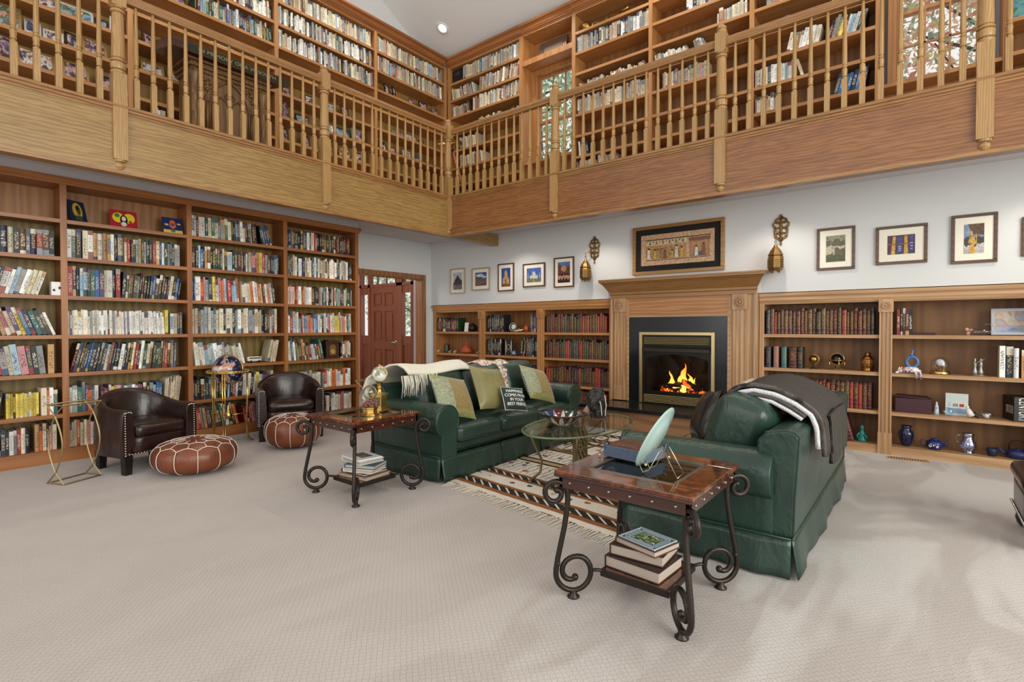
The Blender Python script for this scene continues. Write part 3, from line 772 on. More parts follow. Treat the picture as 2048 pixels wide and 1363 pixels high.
def fill(fr, u0, u1, z, pal, h=(.2, .26), w=(.018, .04), lean=(0, 0), dep=(.16, .21), inset=(.03, .06), kind='book', place='', vary=.025, same=None, gap=0):
    rg = brng; u = u0; n = 0
    hb = rg.uniform(*h)
    while True:
        t = (u-u0)/max(1e-6, u1-u0); th = R(lean[0]+(lean[1]-lean[0])*t)
        ww = rg.uniform(*w)
        if rg.random() < .07: ww *= 1.45
        step = ww/cos(th)+.0006
        if n == 0 and th < 0: u += h[1]*sin(-th)
        th2 = R(lean[0]+(lean[1]-lean[0])*min(1, t+step/max(1e-6, u1-u0)))
        step += max(0, h[1]*(sin(th)-sin(th2)))
        if u+step+max(0, h[1]*sin(th)) > u1: break
        if same is None or n % same == 0: hb = rg.uniform(*h); name = rg.choice(PAL[pal]); jit = [rg.uniform(-vary, vary) for _ in range(3)]
        hh = hb*rg.uniform(.97, 1.03) if same is None else hb
        if fr in (LU, RU): hh = min(hh, .238)
        JJ = 1+rg.uniform(-.14, .1); hx = HUE[name]; c = [min(1, max(0.01, int(hx[i:i+2], 16)/255*JJ+jit[i//2]*.6)) for i in (0, 2, 4)]
        if kind != 'book': c = [q*.9 for q in c]
        loc = fr.P(u+step/2, rg.uniform(*inset), z+abs(sin(th))*ww/2+.0005)
        BOOKS.append(dict(kind=kind, loc=Vector(loc), th=th, fr=fr, size=(ww*.985, rg.uniform(*dep), hh), col=lin(c)[:3], hue=name.replace('_', ' '), place=place, round=(kind != 'book' or rg.random() < .3), rnd=rg.random()))
        u += step; n += 1
    return u
ORD = ['', 'first', 'second', 'third', 'fourth', 'fifth', 'sixth', 'seventh', 'eighth', 'ninth']
def lbay(i, j, segs):
    # one shelf of the tall left bookcase: bay i from the left, shelf j from the floor
    a, b = UPL[i]+.03, UPL[i+1]-.03
    if i == 0: a = .50
    pl = '%s shelf up, %s bay of tall left bookcase' % (ORD[j+1], ORD[i+1])
    for (f0, f1, pal, kw) in segs: fill(LL, a+(b-a)*f0, a+(b-a)*f1, ZLL[j], pal, place=pl, **kw)
H, B_ = dict(h=(.225, .265)), dict(h=(.24, .29))
# bay 1 (left edge of the picture)
lbay(0, 5, [(0, .99, 'dark', dict(h=(.235, .25), w=(.03, .042)))])
lbay(0, 4, [(0, .92, 'light', dict(h=(.225, .26), lean=(12, 18)))])
lbay(0, 3, [(0, .96, 'mix', dict(h=(.23, .275), lean=(-14, -20), w=(.022, .04)))])
lbay(0, 2, [(0, .86, 'mix', dict(h=(.245, .28), lean=(-12, -5), w=(.03, .055))), (.87, .95, 'orange' if 'orange' in PAL else 'warm', dict(h=(.27, .28), w=(.04, .05)))])
lbay(0, 1, [(0, .42, 'dark', dict(h=(.235, .27), lean=(4, 10))), (.44, .78, 'yellow', dict(h=(.222, .228), w=(.012, .018), vary=.01)), (.79, .97, 'bright', dict(h=(.23, .27)))])
lbay(0, 0, [(0, .70, 'bright', dict(h=(.21, .24))), (.72, .98, 'warm', dict(h=(.22, .27)))])
# bay 2
lbay(1, 5, [(0, .12, 'dark', dict(h=(.27, .285), w=(.03, .04))), (.12, .45, 'light', dict(h=(.27, .285), w=(.028, .045))), (.45, .98, 'mix', dict(h=(.235, .265), w=(.018, .034)))])
lbay(1, 4, [(0, .42, 'bright', dict(h=(.27, .30), w=(.024, .045))), (.42, .98, 'dark', dict(h=(.22, .27), lean=(4, 9), w=(.016, .032)))])
lbay(1, 3, [(0, .80, 'white', dict(h=(.235, .25), w=(.013, .02), lean=(0, -2), vary=.03)), (.80, .84, 'yellow', dict(h=(.26, .265), w=(.03, .035))), (.85, .97, 'lawgrey', dict(h=(.225, .245)))])
lbay(1, 2, [(0, .93, 'dark', dict(h=(.26, .30), lean=(14, 2), w=(.014, .03))), (.93, .985, 'light', dict(h=(.25, .3), w=(.02, .03), lean=(8, 8)))])
lbay(1, 1, [(0, .25, 'bright', dict(h=(.24, .29))), (.25, .78, 'bright', dict(h=(.21, .245))), (.78, .98, 'pale', dict(h=(.27, .30), w=(.01, .02), lean=(4, 8)))])
lbay(1, 0, [(0, .5, 'warm', dict(h=(.22, .27), lean=(0, 2))), (.52, .98, 'mix', dict(h=(.2, .27)))])
# bay 3
lbay(2, 6, [(0, .72, 'mix', dict(h=(.22, .25), lean=(0, -3))), (.72, .9, 'dark', dict(h=(.235, .26), lean=(-10, -14), w=(.02, .034)))])
lbay(2, 5, [(0, .98, 'mix', dict(h=(.225, .265)))])
lbay(2, 4, [(0, .52, 'bright', dict(h=(.24, .285), lean=(0, -4))), (.52, .95, 'warm', dict(h=(.225, .265), lean=(-4, -6)))])
lbay(2, 3, [(0, .96, 'lawgrey', dict(h=(.27, .315), w=(.022, .045))), ])
lbay(2, 2, [(0, .56, 'light', dict(h=(.22, .27), lean=(-6, -14))), (.80, .98, 'pale', dict(h=(.25, .29), lean=(12, 8)))])
lbay(2, 1, [(0, .36, 'dark', dict(h=(.23, .27))), (.36, .98, 'bright', dict(h=(.235, .285), lean=(3, 9)))])
lbay(2, 0, [(0, .50, 'mix', dict(h=(.22, .27), lean=(-6, -14))), (.52, .8, 'warm', dict(h=(.21, .25), lean=(-6, -10))), (.82, .98, 'dark', dict(h=(.2, .26)))])
# bay 4
lbay(3, 6, [(0, .97, 'dark', dict(h=(.235, .255), w=(.024, .04)))])
lbay(3, 5, [(0, .98, 'lawgrey', dict(h=(.235, .285), w=(.018, .034)))])
lbay(3, 4, [(0, .35, 'warm', dict(h=(.23, .25), w=(.016, .028))), (.35, .98, 'mix', dict(h=(.23, .26), w=(.016, .03)))])
lbay(3, 3, [(0, .98, 'bright', dict(h=(.225, .285), lean=(0, -2), w=(.018, .034)))])
lbay(3, 2, [(0, .54, 'mix', dict(h=(.2, .29), lean=(-4, -12), w=(.016, .03))), (.79, .97, 'bright', dict(h=(.22, .25), w=(.016, .028)))])
lbay(3, 1, [(0, .50, 'pale', dict(h=(.2, .25))), (.5, .97, 'bright', dict(h=(.2, .27)))])
lbay(3, 0, [(0, .97, 'warm', dict(h=(.21, .25)))])
# gallery, left side: three shelves of paperbacks, a few books lower down
for i in range(4):
    a, b = UPU[i]+.03, UPU[i+1]-.03
    rows = [(8, 'pale', .235, .255), (7, 'lawgrey' if i in (1, 2) else 'pale', .235, .26), (6, 'lawgrey' if i != 3 else 'pale', .2, .25)]
    if i == 0: rows = [(8, 'mix', .2, .25), (7, 'mix', .2, .25)]
    if i == 1: rows = [(8, 'mix', .2, .25), (7, 'lawgrey', .2, .25), (6, 'mix', .2, .26)]
    if i == 3: rows = rows[:2]
    for j, pal, h0, h1 in rows: fill(LU, a+(.6 if (i, j) == (1, 6) else 0), b, ZUP[j], pal, h=(h0-.02, h1-.01), w=(.018, .034), lean=(0, -3))
fill(LU, .70, .90, ZUP[0], 'bluebox', h=(.15, .22), lean=(-6, -12)); fill(LU, .95, 1.25, ZUP[0], 'bright', h=(.15, .22), lean=(-4, -12)); fill(LU, 1.3, 1.74, ZUP[0], 'light', h=(.15, .2), lean=(8, 4))
fill(LU, 1.82, 2.15, ZUP[0], 'dark', h=(.18, .21)); fill(LU, 3.0, 3.28, ZUP[0], 'dark', h=(.17, .22)); fill(LU, 2.0, 2.13, ZUP[1], 'lawgrey', h=(.2, .22))
fill(LU, 3.4, 4.0, ZUP[0], 'dark', h=(.18, .22), lean=(-3, -10)); fill(LU, 5.7, 6.2, ZUP[0], 'lawgrey', h=(.14, .2), lean=(0, -6))
# gallery, fireplace side
a, b = UR0[0]+.03, UR0[1]-.03; w_ = b-a
fill(RU, a+w_*.17, b, ZUP[8], 'pale', h=(.22, .26)); fill(RU, a, a+w_*.36, ZUP[7], 'pale', h=(.18, .21), lean=(-8, -14)); fill(RU, a+w_*.42, b, ZUP[7], 'pale', h=(.2, .265), lean=(4, 10))
fill(RU, a, a+w_*.3, ZUP[6], 'pale', h=(.17, .2), lean=(-4, -10)); fill(RU, a+w_*.32, b, ZUP[6], 'pale', h=(.2, .26), lean=(0, 4))
fill(RU, a+w_*.35, b, ZUP[5], 'pale', h=(.1, .16), lean=(6, 8)); fill(RU, a+w_*.1, a+w_*.42, ZUP[4], 'pale', h=(.17, .22), lean=(-6, -8)); fill(RU, a+w_*.12, a+w_*.5, ZUP[3], 'pale', h=(.17, .22), lean=(-3, -8))
fill(RU, a+w_*.1, a+w_*.3, ZUP[1], 'dark', h=(.14, .2)); fill(RU, a+w_*.5, b, ZUP[0], 'pale', h=(.1, .16))
def ub(i): return UR1[i]+.03, UR1[i+1]-.03
a, b = ub(0); w_ = b-a
fill(RU, a, b, ZUP[7], 'lawgrey', h=(.21, .255), w=(.024, .042)); fill(RU, a+w_*.04, a+w_*.95, ZUP[5], 'pale', h=(.13, .19)); fill(RU, a, b, ZUP[4], 'pale', h=(.2, .245), w=(.022, .04))
fill(RU, a+w_*.02, a+w_*.2, ZUP[2], 'dark', h=(.19, .22), lean=(-4, -10)); fill(RU, a, a+w_*.28, ZUP[1], 'pale', h=(.19, .22)); fill(RU, a+w_*.3, a+w_*.66, ZUP[1], 'pale', h=(.2, .24), lean=(-8, -18)); fill(RU, a+w_*.55, a+w_*.95, ZUP[0], 'lawgrey', h=(.16, .2), lean=(4, 10))
a, b = ub(1); w_ = b-a
fill(RU, a+w_*.36, a+w_*.68, ZUP[7], 'lawgrey', h=(.2, .25), w=(.03, .05)); fill(RU, a+w_*.68, a+w_*.98, ZUP[6], 'pale', h=(.13, .19)); fill(RU, a+w_*.0, a+w_*.42, ZUP[5], 'light', h=(.16, .2), lean=(-4, -12)); fill(RU, a+w_*.42, a+w_*.62, ZUP[5], 'lawgrey', h=(.2, .24), lean=(-14, -26))
fill(RU, a+w_*.1, a+w_*.6, ZUP[4], 'pale', h=(.18, .22))
a, b = ub(2); w_ = b-a
fill(RU, a+w_*.05, a+w_*.75, ZUP[5], 'mix', h=(.09, .13), w=(.03, .06)); fill(RU, a+w_*.28, a+w_*.62, ZUP[4], 'light', h=(.18, .22), lean=(12, 10)); fill(RU, a+w_*.62, a+w_*.96, ZUP[4], 'bright', h=(.2, .25), lean=(16, 14))
fill(RU, a, a+w_*.36, ZUP[3], 'lawgrey', h=(.19, .22), w=(.022, .04)); fill(RU, a+w_*.36, a+w_*.46, ZUP[3], 'pale', h=(.2, .22), lean=(-16, -18)); fill(RU, a+w_*.68, a+w_*.97, ZUP[2], 'bluebox', h=(.18, .23), lean=(14, 8))
fill(RU, a, a+w_*.22, ZUP[2], 'lawgrey', h=(.17, .21)); fill(RU, a+w_*.1, a+w_*.3, ZUP[6], 'pale', h=(.14, .2)); fill(RU, a+w_*.1, a+w_*.9, ZUP[7], 'lawgrey', h=(.18, .24))
# low bookcases by the fireplace: gilt leather sets
LB = dict(kind='leather_bound_book', dep=(.15, .19), inset=(.035, .05))
pr = lambda j, w: '%s shelf up, %s' % (ORD[j+1], w)
NF = 'bay beside the fireplace, left'; 
fill(RL, -4.56, -3.47, ZRL[3], 'leather', h=(.23, .285), w=(.032, .046), place='top shelf, bay left of fireplace', **LB)
fill(RL, -4.56, -3.47, ZRL[2], 'leather', h=(.235, .29), w=(.028, .044), place='third shelf up, bay left of fireplace', **LB)
fill(RL, -4.56, -3.47, ZRL[1], 'leather', h=(.23, .285), w=(.036, .052), place='second shelf up, bay left of fireplace', **LB)
fill(RL, -4.0, -3.47, ZRL[0], 'leatherred', h=(.24, .29), w=(.038, .05), place='lowest shelf, bay left of fireplace', **LB)
C2 = 'bookcase left of fireplace'
fill(RL, -6.98, -6.44, ZRL[3], 'leatherred', h=(.2, .26), w=(.02, .045), place='top shelf, first bay of '+C2); fill(RL, -5.76, -5.40, ZRL[3], 'blackset', h=(.28, .285), w=(.022, .026), place='top shelf, middle bay of '+C2)
fill(RL, -4.85, -4.71, ZRL[3], 'purple', h=(.275, .285), w=(.016, .022), place='top shelf, middle bay of '+C2)
fill(RL, -5.76, -5.46, ZRL[2], 'blackset', h=(.265, .27), w=(.018, .022), place='third shelf up, middle bay of '+C2); fill(RL, -5.06, -4.71, ZRL[2], 'blackset', h=(.285, .29), w=(.02, .026), lean=(4, 2), place='third shelf up, middle bay of '+C2)
fill(RL, -5.76, -5.40, ZRL[1], 'blackset', h=(.28, .285), w=(.022, .026), place='second shelf up, middle bay of '+C2); fill(RL, -4.88, -4.71, ZRL[1], 'purple', h=(.2, .25), w=(.02, .03), place='second shelf up, middle bay of '+C2)
RB = 'bay right of fireplace'
fill(RL, -1.44, -.38, ZRL[3], 'leather', h=(.245, .29), w=(.03, .046), place='top shelf, '+RB, **LB)
for k_, c_ in enumerate(('navy', 'rose', 'teal', 'maroon', 'black')): PAL['one'] = [c_]; fill(RL, -1.44+.081*k_, -1.44+.081*k_+.08, ZRL[2], 'one', h=(.24, .241), w=(.052, .055), place='third shelf up, '+RB, **LB)
fill(RL, -1.44, -.39, ZRL[1], 'leatherred', h=(.265, .285), w=(.033, .044), place='second shelf up, '+RB, **LB)
fill(RL, -.80, -.69, ZRL[0], 'leatherdark', h=(.26, .28), w=(.034, .042), place='lowest shelf, '+RB, **LB); fill(RL, -.70, -.55, ZRL[0], 'leatherdark', h=(.27, .28), w=(.06, .07), lean=(-14, -14), place='lowest shelf, '+RB, **LB)
fill(RL, -.215, -.09, ZRL[3], 'leatherdark', h=(.26, .29), w=(.02, .028), place='top shelf, second bay right of fireplace')
RTB = 'second bay right of fireplace'
fill(RL, .555, .60, ZRL[2], 'white', h=(.29, .295), w=(.038, .04), place='third shelf up, '+RTB)
fill(RL, .60, .70, ZRL[2], 'bluebox', h=(.275, .29), w=(.03, .035), place='third shelf up, '+RTB); fill(RL, .70, .8, ZRL[2], 'pale', h=(.25, .26), w=(.04, .05), place='third shelf up, '+RTB)
# the books that show largest become objects of their own; the rest is one mass
HIDE = [(205, 770, 400, 960), (515, 745, 660, 890), (690, 720, 1160, 990), (385, 715, 470, 900), (1330, 745, 1680, 1180), (1165, 770, 1215, 840)]
CM = cam.matrix_basis
def proj(p):
    q = p-C0; w = q.dot(FW); return (1024+F*q.dot(RT)/w, 671.1-F*q.dot(UP)/w)
def seen_area(b):
    c = b['loc']+Vector((0, 0, b['size'][2]*.5)); x, y = proj(c)
    if not (4 < x < 2044 and 4 < y < 1359): return 0
    if any(a < x < e and d < y < f for a, d, e, f in HIDE): return 0
    n = Vector((1, 0, 0)) if b['fr'].k == 'L' else Vector((0, -1, 0))
    v = C0-c; return b['size'][0]*b['size'][2]*max(.05, v.normalized().dot(n))/(c-C0).length_squared
for b in BOOKS: b['a'] = seen_area(b) if b['place'] else 0
NBOOK = 294
for kind, cap in (('book', NBOOK), ('leather_bound_book', 150)):
    ks = sorted([b for b in BOOKS if b['kind'] == kind], key=lambda b: -b['a'])
    for b in ks[:cap]: b['own'] = b['a'] > 0
counter = {}
for b in BOOKS:
    if not b['place']: continue
    counter[b['place']] = counter.get(b['place'], 0)+1; b['n'] = counter[b['place']]
def nth(n):
    return ORD[n] if n < 10 else '%d%s' % (n, 'th' if 10 < n % 100 < 14 else {1: 'st', 2: 'nd', 3: 'rd'}.get(n % 10, 'th'))
GRP = {}
mass = {'v': [], 'f': [], 'm': [], 'uv': [], 'c': []}
for b in BOOKS:
    E = Euler((0, b['th'], pi/2 if b['fr'].k == 'L' else 0))
    if b.get('own'):
        o = bpy.data.objects.new(b['kind'], BM[b['kind'], b['round']]); COL.objects.link(o)
        o.location = b['loc']; o.rotation_euler = E; o.scale = b['size']; o.color = (*b['col'], 1)
        sz = 'thick' if b['size'][0] > .042 else 'slim' if b['size'][0] < .018 else 'leaning' if abs(b['th']) > .12 else 'upright'
        kd = 'book' if b['kind'] == 'book' else 'leather book'
        tag(o, '%s %s %s, %s from left, %s' % (sz, b['hue'], kd, nth(b['n']), b['place']), 'book', ('leather volumes on the ' if b['kind'] != 'book' else 'books on the ')+b['place'])
    else:
        V, Fc, M_, UV = UNIT[b['round']]; T = Matrix.LocRotScale(b['loc'], E, Vector(b['size'])); k = len(mass['v'])
        mass['v'] += [tuple(T @ Vector(v)) for v in V]; mass['f'] += [tuple(k+i for i in f) for f in Fc]
        mass['m'] += [q if q else (2 if b['kind'] != 'book' else 0) for q in M_]
        mass['uv'] += [c for q in UV for c in q]; mass['c'] += [*b['col'], b['rnd']]*len(V)
me = bpy.data.meshes.new('books'); me.from_pydata(mass['v'], [], mass['f'])
for q in (MATS['book', 0], page_mat, MATS['leather_bound_book', 0]): me.materials.append(q)
me.polygons.foreach_set('material_index', mass['m']); me.uv_layers.new(name='UVMap').data.foreach_set('uv', mass['uv'])
at = me.attributes.new('Col', 'FLOAT_COLOR', 'POINT'); at.data.foreach_set('color', mass['c']); me.update()
o = bpy.data.objects.new('books', me); COL.objects.link(o)
tag(o, 'rows of smaller books and paperbacks packed on the gallery and bookcase shelves', 'books', None, 'stuff')
# ---------------------------------------------------------------- sofas
def pipe(pts, r=.006, n=6): return MB().tube(pts, r, n)
def make_sofa(label, loc, rz, L=2.24, D=.98):
    root = thing('sofa', label, 'sofa', loc, rz, 'green leather sofas facing each other')
    g = green_leather
    # frame under the cushions and the raked back
    m = MB(); m.rbox((L/2, D/2-.01, .315), (L-.1, D-.1, .22), .02, 4)
    m.build('frame', g, root, smooth=True)
    m = MB(); bp = [(D-.24, .25), (D-.20, .70), (D-.16, .745), (D-.06, .765), (D-.02, .755), (D-.0, .735), (D-.02, .40), (D-.025, .2), (D-.2, .2)]
    m.prism(bp, .05, L-.05, 'x'); b = m.build('back', g, root, bevel=.012)
    pipe([(.055, y, z) for y, z in bp[2:8]], .005).build('piping', piping_green, b)
    pipe([(L-.055, y, z) for y, z in bp[2:8]], .005).build('piping', piping_green, b)
    # rolled arms
    for sx in (0, 1):
        cx, cz, r = .10, .512, .135
        pr = [(.035, .2), (.035, .40)]+[(cx+r*cos(R(t)), cz+r*sin(R(t))) for t in range(232, -40, -14)]+[(.215, .43), (.215, .2)]
        if sx: pr = [(L-x, z) for x, z in pr][::-1]
        m = MB(); ys = [0, .012, .04, .3, .6, D-.17, D-.12]; sc = [.93, .985, 1, 1, 1, 1, .98]
        ccx = L-.125 if sx else .125; k = len(pr)
        for y, s_ in zip(ys, sc): m.add([(ccx+(x-ccx)*s_, y, .42+(z-.42)*s_ if z > .21 else z) for x, z in pr], [])
        for i in range(len(ys)-1):
            for j in range(k): m.f.append((i*k+j, i*k+(j+1) % k, (i+1)*k+(j+1) % k, (i+1)*k+j)); m.m.append(0)
        m.f.append(tuple(range(k-1, -1, -1))); m.m.append(0); m.f.append(tuple((len(ys)-1)*k+j for j in range(k))); m.m.append(0)
        a = m.build('arm', g, root, smooth=False, bevel=.006)
        for p in a.data.polygons: p.use_smooth = len(p.vertices) == 4
        pts = [(ccx+(x-ccx)*.985, .006, .42+(z-.42)*.985) for x, z in pr[1:-1]]
        pipe(pts, .0075).build('piping', piping_green, a, smooth=True)
    # three seat cushions, three back cushions
    w = (L-.43)/3
    for i in range(3):
        c = .215+w*(i+.5)
        m = MB(); m.rbox((c, .295, .375), (w-.008, .62, .155), .045, 8, 0, (0, .012, .022)); q = m.build('seat_cushion', g, root, smooth=True)
        for zz in (.325, .425):
            pts = [(c-w/2+.02, -.012, zz), (c-w*.25, -.025, zz), (c, -.028, zz), (c+w*.25, -.025, zz), (c+w/2-.02, -.012, zz)]
            pipe(pts, .004, 5).build('piping', piping_green, q)
        mt = Matrix.Rotation(R(-17), 4, 'X')
        m = MB(); m.rbox((c, .605, .665), (w-.004, .29, .45), .07, 10, 0, (.006, .055, .022), mt); q = m.build('back_cushion', g, root, smooth=True)
        z_ = lambda t: Vector((c, .605, .665))+mt @ Vector(t)
        h_, v_ = w/2-.012, .225
        pts = [z_((sx*h_, .03, sz)) for sx, sz in ((-1, -.18), (-1, 0), (-1, .15), (-.85, v_-.02), (0, v_+.012), (.85, v_-.02), (1, .15), (1, 0), (1, -.18))]
        pipe(pts, .005, 6).build('piping', piping_green, q, smooth=True)
    # pleated skirt
    rr = random.Random(3)
    def panel(p0, p1, out, nm):
        P0, P1, O = Vector(p0), Vector(p1), Vector(out); ph = rr.uniform(0, 6)
        def fn(u, v):
            q = P0.lerp(P1, u); fl = (1-v)*(.028+.010*sin(u*17+ph)+.006*sin(u*39+ph))
            return q+O*(fl+.002)+Vector((0, 0, .012+.198*v))
        MB().grid(fn, 22, 5).build(nm, g, root, smooth=True, solid=.006)
        pipe([P0.lerp(P1, t/6)+O*.006+Vector((0, 0, .212)) for t in range(7)], .006, 6).build('piping', piping_green, root, smooth=True)
    e = .03
    for a, b in ((e, L*.36), (L*.365, L*.635), (L*.64, L-e)): panel((a, .012, 0), (b, .012, 0), (0, -1, 0), 'skirt_panel')
    panel((e, D-.03, 0), (L-e, D-.03, 0), (0, 1, 0), 'skirt_panel')
    panel((e, .012, 0), (e, D-.03, 0), (-1, 0, 0), 'skirt_panel'); panel((L-e, .012, 0), (L-e, D-.03, 0), (1, 0, 0), 'skirt_panel')
    return root
s1 = make_sofa('green leather three-seat sofa with white fringed throw and green pillows', (-3.12, 2.95, 0), R(90))
s2 = make_sofa('green leather sofa seen from behind, with folded grey blanket on its back', (-1.47, 5.16, 0), R(-90))
# ---------------------------------------------------------------- pillows
def pillow_mesh(w, h, t, n=14, pinch=.06):
    m = MB()
    def side(s):
        def fn(u, v):
            x, y = 2*u-1, 2*v-1
            k = 1-pinch*(1-abs(y))*0-pinch*(1-y*y)*(abs(x)**3); k2 = 1-pinch*(1-x*x)*(abs(y)**3)
            th = t/2*max(0, (1-abs(x)**2.6))**.55*max(0, (1-abs(y)**2.6))**.55
            return (x*w/2*k, s*th, y*h/2*k2)
        return fn
    m.grid(side(-1), n, n); f1 = list(m.f); m.f = [tuple(reversed(f)) for f in f1]
    m.grid(side(1), n, n)
    return m
def pillow(name, label, mat, size, loc, rot, group=None, mats=None):
    m = pillow_mesh(*size); o = m.build(name, mat, None, loc, smooth=True)
    o.rotation_euler = tuple(R(a) for a in rot); tag(o, label, 'pillow', group); return o
def m_brocade():
    m = NT('brocade'); o = m.obj(); s = m.sep(o); x = s[0]
    pz = m.noise(m.map(o, (1, 1, 1)), 38, 3, .6, 2.0); pat = m.ramp(pz, [(.46, lin('828A6C')), (.52, lin('B8B79A')), (.58, lin('5A644A'))])
    ol = m.ramp(m.noise(o, 90, 3), [(.35, lin('756032')), (.65, lin('94804A'))])
    edge = m.ramp(m.noise(o, 60, 2), [(.4, lin('7C7C44')), (.6, lin('949058'))])
    c = m.mix(m.math('GREATER_THAN', x, -.06), pat, ol)
    c = m.mix(m.math('GREATER_THAN', m.math('ABSOLUTE', s[2]), .155), c, edge)
    m.p(Base_Color=c, Roughness=.5, Sheen_Weight=.3); m.bump(pz, .3, .005); return m.mat
brocade = m_brocade()
satin = leather('olive_satin', '8C8458', '767046', .32, 1.2)
dkteal = plain('dark_slate_fabric', '232F30', .8, bump=.1)
def m_floral():
    m = NT('floral_tapestry'); o = m.obj()
    v = m.n('TexVoronoi', Vector=m.map(o, (1, 1, 1)), Scale=46.0); c1 = m.ramp(m.sep(v.outputs['Color'])[0], [(0, lin('D8BFB4')), (.3, lin('A86A5E')), (.5, lin('6E7A5A')), (.65, lin('E3D6C6')), (.82, lin('8A4F4A')), (.93, lin('3E4A3C'))], 'CONSTANT')
    c = m.mix(m.ramp(m.noise(o, 70, 3), [(.45, 0.0), (.6, .7)]), c1, lin('EADFD2'))
    m.p(Base_Color=c, Roughness=.9); m.bump(m.noise(o, 120, 2), .4, .004); return m.mat
floral = m_floral()
P1 = pillow('throw_pillow', 'green brocade pillow with olive panel leaning by the near sofa arm', brocade, (.43, .43, .15), (-3.31, 3.30, .675), (-36, 12, 86), 'brocade pillows')
P2 = pillow('throw_pillow', 'green brocade pillow with olive panel leaning by the far sofa arm', brocade, (.43, .43, .15), (-3.31, 4.60, .675), (-36, 14, 84), 'brocade pillows')
P3 = pillow('throw_pillow', 'plain olive green satin pillow in the middle of the sofa', satin, (.46, .46, .16), (-3.34, 3.85, .70), (-28, 8, 88))
P4 = pillow('throw_pillow', 'small dark pillow with white lettering on the sofa seat', dkteal, (.30, .25, .09), (-3.12, 3.94, .60), (-28, 8, 80))
chalk = plain('white_lettering', 'E6E8E4', .8)
for k, (t, sz) in enumerate((('HAPPINESS', .044), ('COMES FROM', .042), ('IN YOUR', .042), ('BEST FRIEND', .042))):
    q = text(t, 'lettering', chalk, P4, sz, (0, 0, 0), (0, 0, 0), .0008)
    for v in q.data.vertices:
        X, Z = v.co.x, v.co.y+.066-.044*k
        u_, w_ = min(1, abs(X)/.15), min(1, abs(Z)/.125)
        v.co = (X, -.045*(max(0, 1-u_**2.6)*max(0, 1-w_**2.6))**.55-.0016-v.co.z, Z)
pipe([(-.142, -.004, -.118), (-.138, -.004, 0), (-.142, -.004, .118), (0, -.004, .113), (.142, -.004, .118), (.138, -.004, 0), (.142, -.004, -.118), (0, -.004, -.113), (-.142, -.004, -.118)], .003, 5).build('white_piping', chalk, P4)
blk = leather('black_satin', '221E1A', '0D0B0A', .28, .9)
P5 = pillow('throw_pillow', 'black satin pillow with beaded edge on the fireside sofa', blk, (.38, .38, .15), (-1.21, 3.74, .675), (-22, -8, -60))
m = MB(); rr = random.Random(5)
for k in range(60):
    t = k/59; m.ball((-.186, rr.uniform(-.012, .012), -.17+.34*t), .007, 5, k=3)
m.build('beaded_fringe', plain('beads', '8A7A66', .4), P5)['kind'] = 'stuff'
P6 = pillow('throw_pillow', 'floral tapestry pillow tucked behind the black satin pillow', floral, (.42, .42, .15), (-1.14, 4.30, .69), (-22, 6, -92))
# ---------------------------------------------------------------- throws and blanket
def drape(prof, x0, x1, n=16, wav=.01, seed=1, ends=None):
    # profile in (depth, height) swept along the sofa length with gentle waves
    rr = random.Random(seed); a, b = rr.uniform(0, 6), rr.uniform(0, 6); k = len(prof)-1
    def fn(u, v):
        i = min(k-1, int(v*k)); f = v*k-i
        y = prof[i][0]*(1-f)+prof[i+1][0]*f; z = prof[i][1]*(1-f)+prof[i+1][1]*f
        sk = ends(v) if ends else 0
        return (x0+(x1-x0)*u+sk, y+wav*sin(u*9+a)*.6, z+wav*sin(u*7+b+v*3))
    return MB().grid(fn, n, 24)
wool = NT('cream_wool'); nn = wool.noise(wool.map(wool.obj(), (1, 1, 1)), 180, 3); wool.p(Base_Color=wool.mix(nn, lin('CFC8B4'), lin('ECE7DA')), Roughness=.95, Sheen_Weight=.4); wool.bump(nn, .6, .006)
wt = thing('throw_blanket', 'cream knitted throw with long fringe over the sofa back', 'blanket', (-3.12, 2.95, 0), R(90))
tp = [(1.04, .60), (1.035, .74), (1.01, .81), (.92, .86), (.82, .90), (.72, .94), (.62, .95), (.54, .92), (.49, .87)]
drape(tp, .04, .86, 18, .012, 2, lambda v: .10*(v-.5)).build('throw_cloth', wool.mat, wt, smooth=True, solid=.018)
m = MB(); rr = random.Random(8)
for k in range(64):
    x = .03+k*.0048*1.6; dx = rr.uniform(-.03, .03); L_ = rr.uniform(.13, .2)
    y = .50-rr.uniform(0, .03)
    m.tube([(x, y+.015, .865), (x+dx*.4, y-.012, .865-L_*.4), (x+dx, y-.01+rr.uniform(-.01, .01), .865-L_)], [.0055, .005, .003], 5)
m.build('fringe', wool.mat, wt, smooth=True)['kind'] = 'stuff'
ft = drape([(1.02, .66), (1.0, .78), (.9, .86), (.78, .905), (.66, .935), (.57, .915), (.505, .84), (.47, .72), (.44, .60), (.435, .52)], 1.12, 1.58, 12, .012, 5, lambda v: .1*(v-.6)).build('throw_blanket', floral, None, (-3.12, 2.95, 0), R(90), smooth=True, solid=.012)
tag(ft, 'pink floral tapestry throw over the middle of the sofa back', 'blanket')
fz = NT('grey_fleece'); sx_ = fz.n('TexWave', {'wave_type': 'BANDS', 'bands_direction': 'X'}, Vector=fz.obj(), Scale=9.0, Distortion=3.0, Detail=2.0).outputs[1]
fz.p(Base_Color=fz.ramp(sx_, [(.2, lin('211F1E')), (.5, lin('403C39')), (.8, lin('625C57'))]), Roughness=.95, Specular_IOR_Level=.1); fz.bump(fz.noise(fz.obj(), 90, 3), .5, .01)
sherpa = NT('white_sherpa'); nn = sherpa.noise(sherpa.obj(), 120, 3); sherpa.p(Base_Color=sherpa.mix(nn, lin('C9C7C9'), lin('F0EFF0')), Roughness=.95); sherpa.bump(nn, .8, .01)
gb = thing('blanket', 'grey striped fleece blanket with white lining folded over the sofa back', 'blanket', (-1.47, 5.16, 0), R(-90))
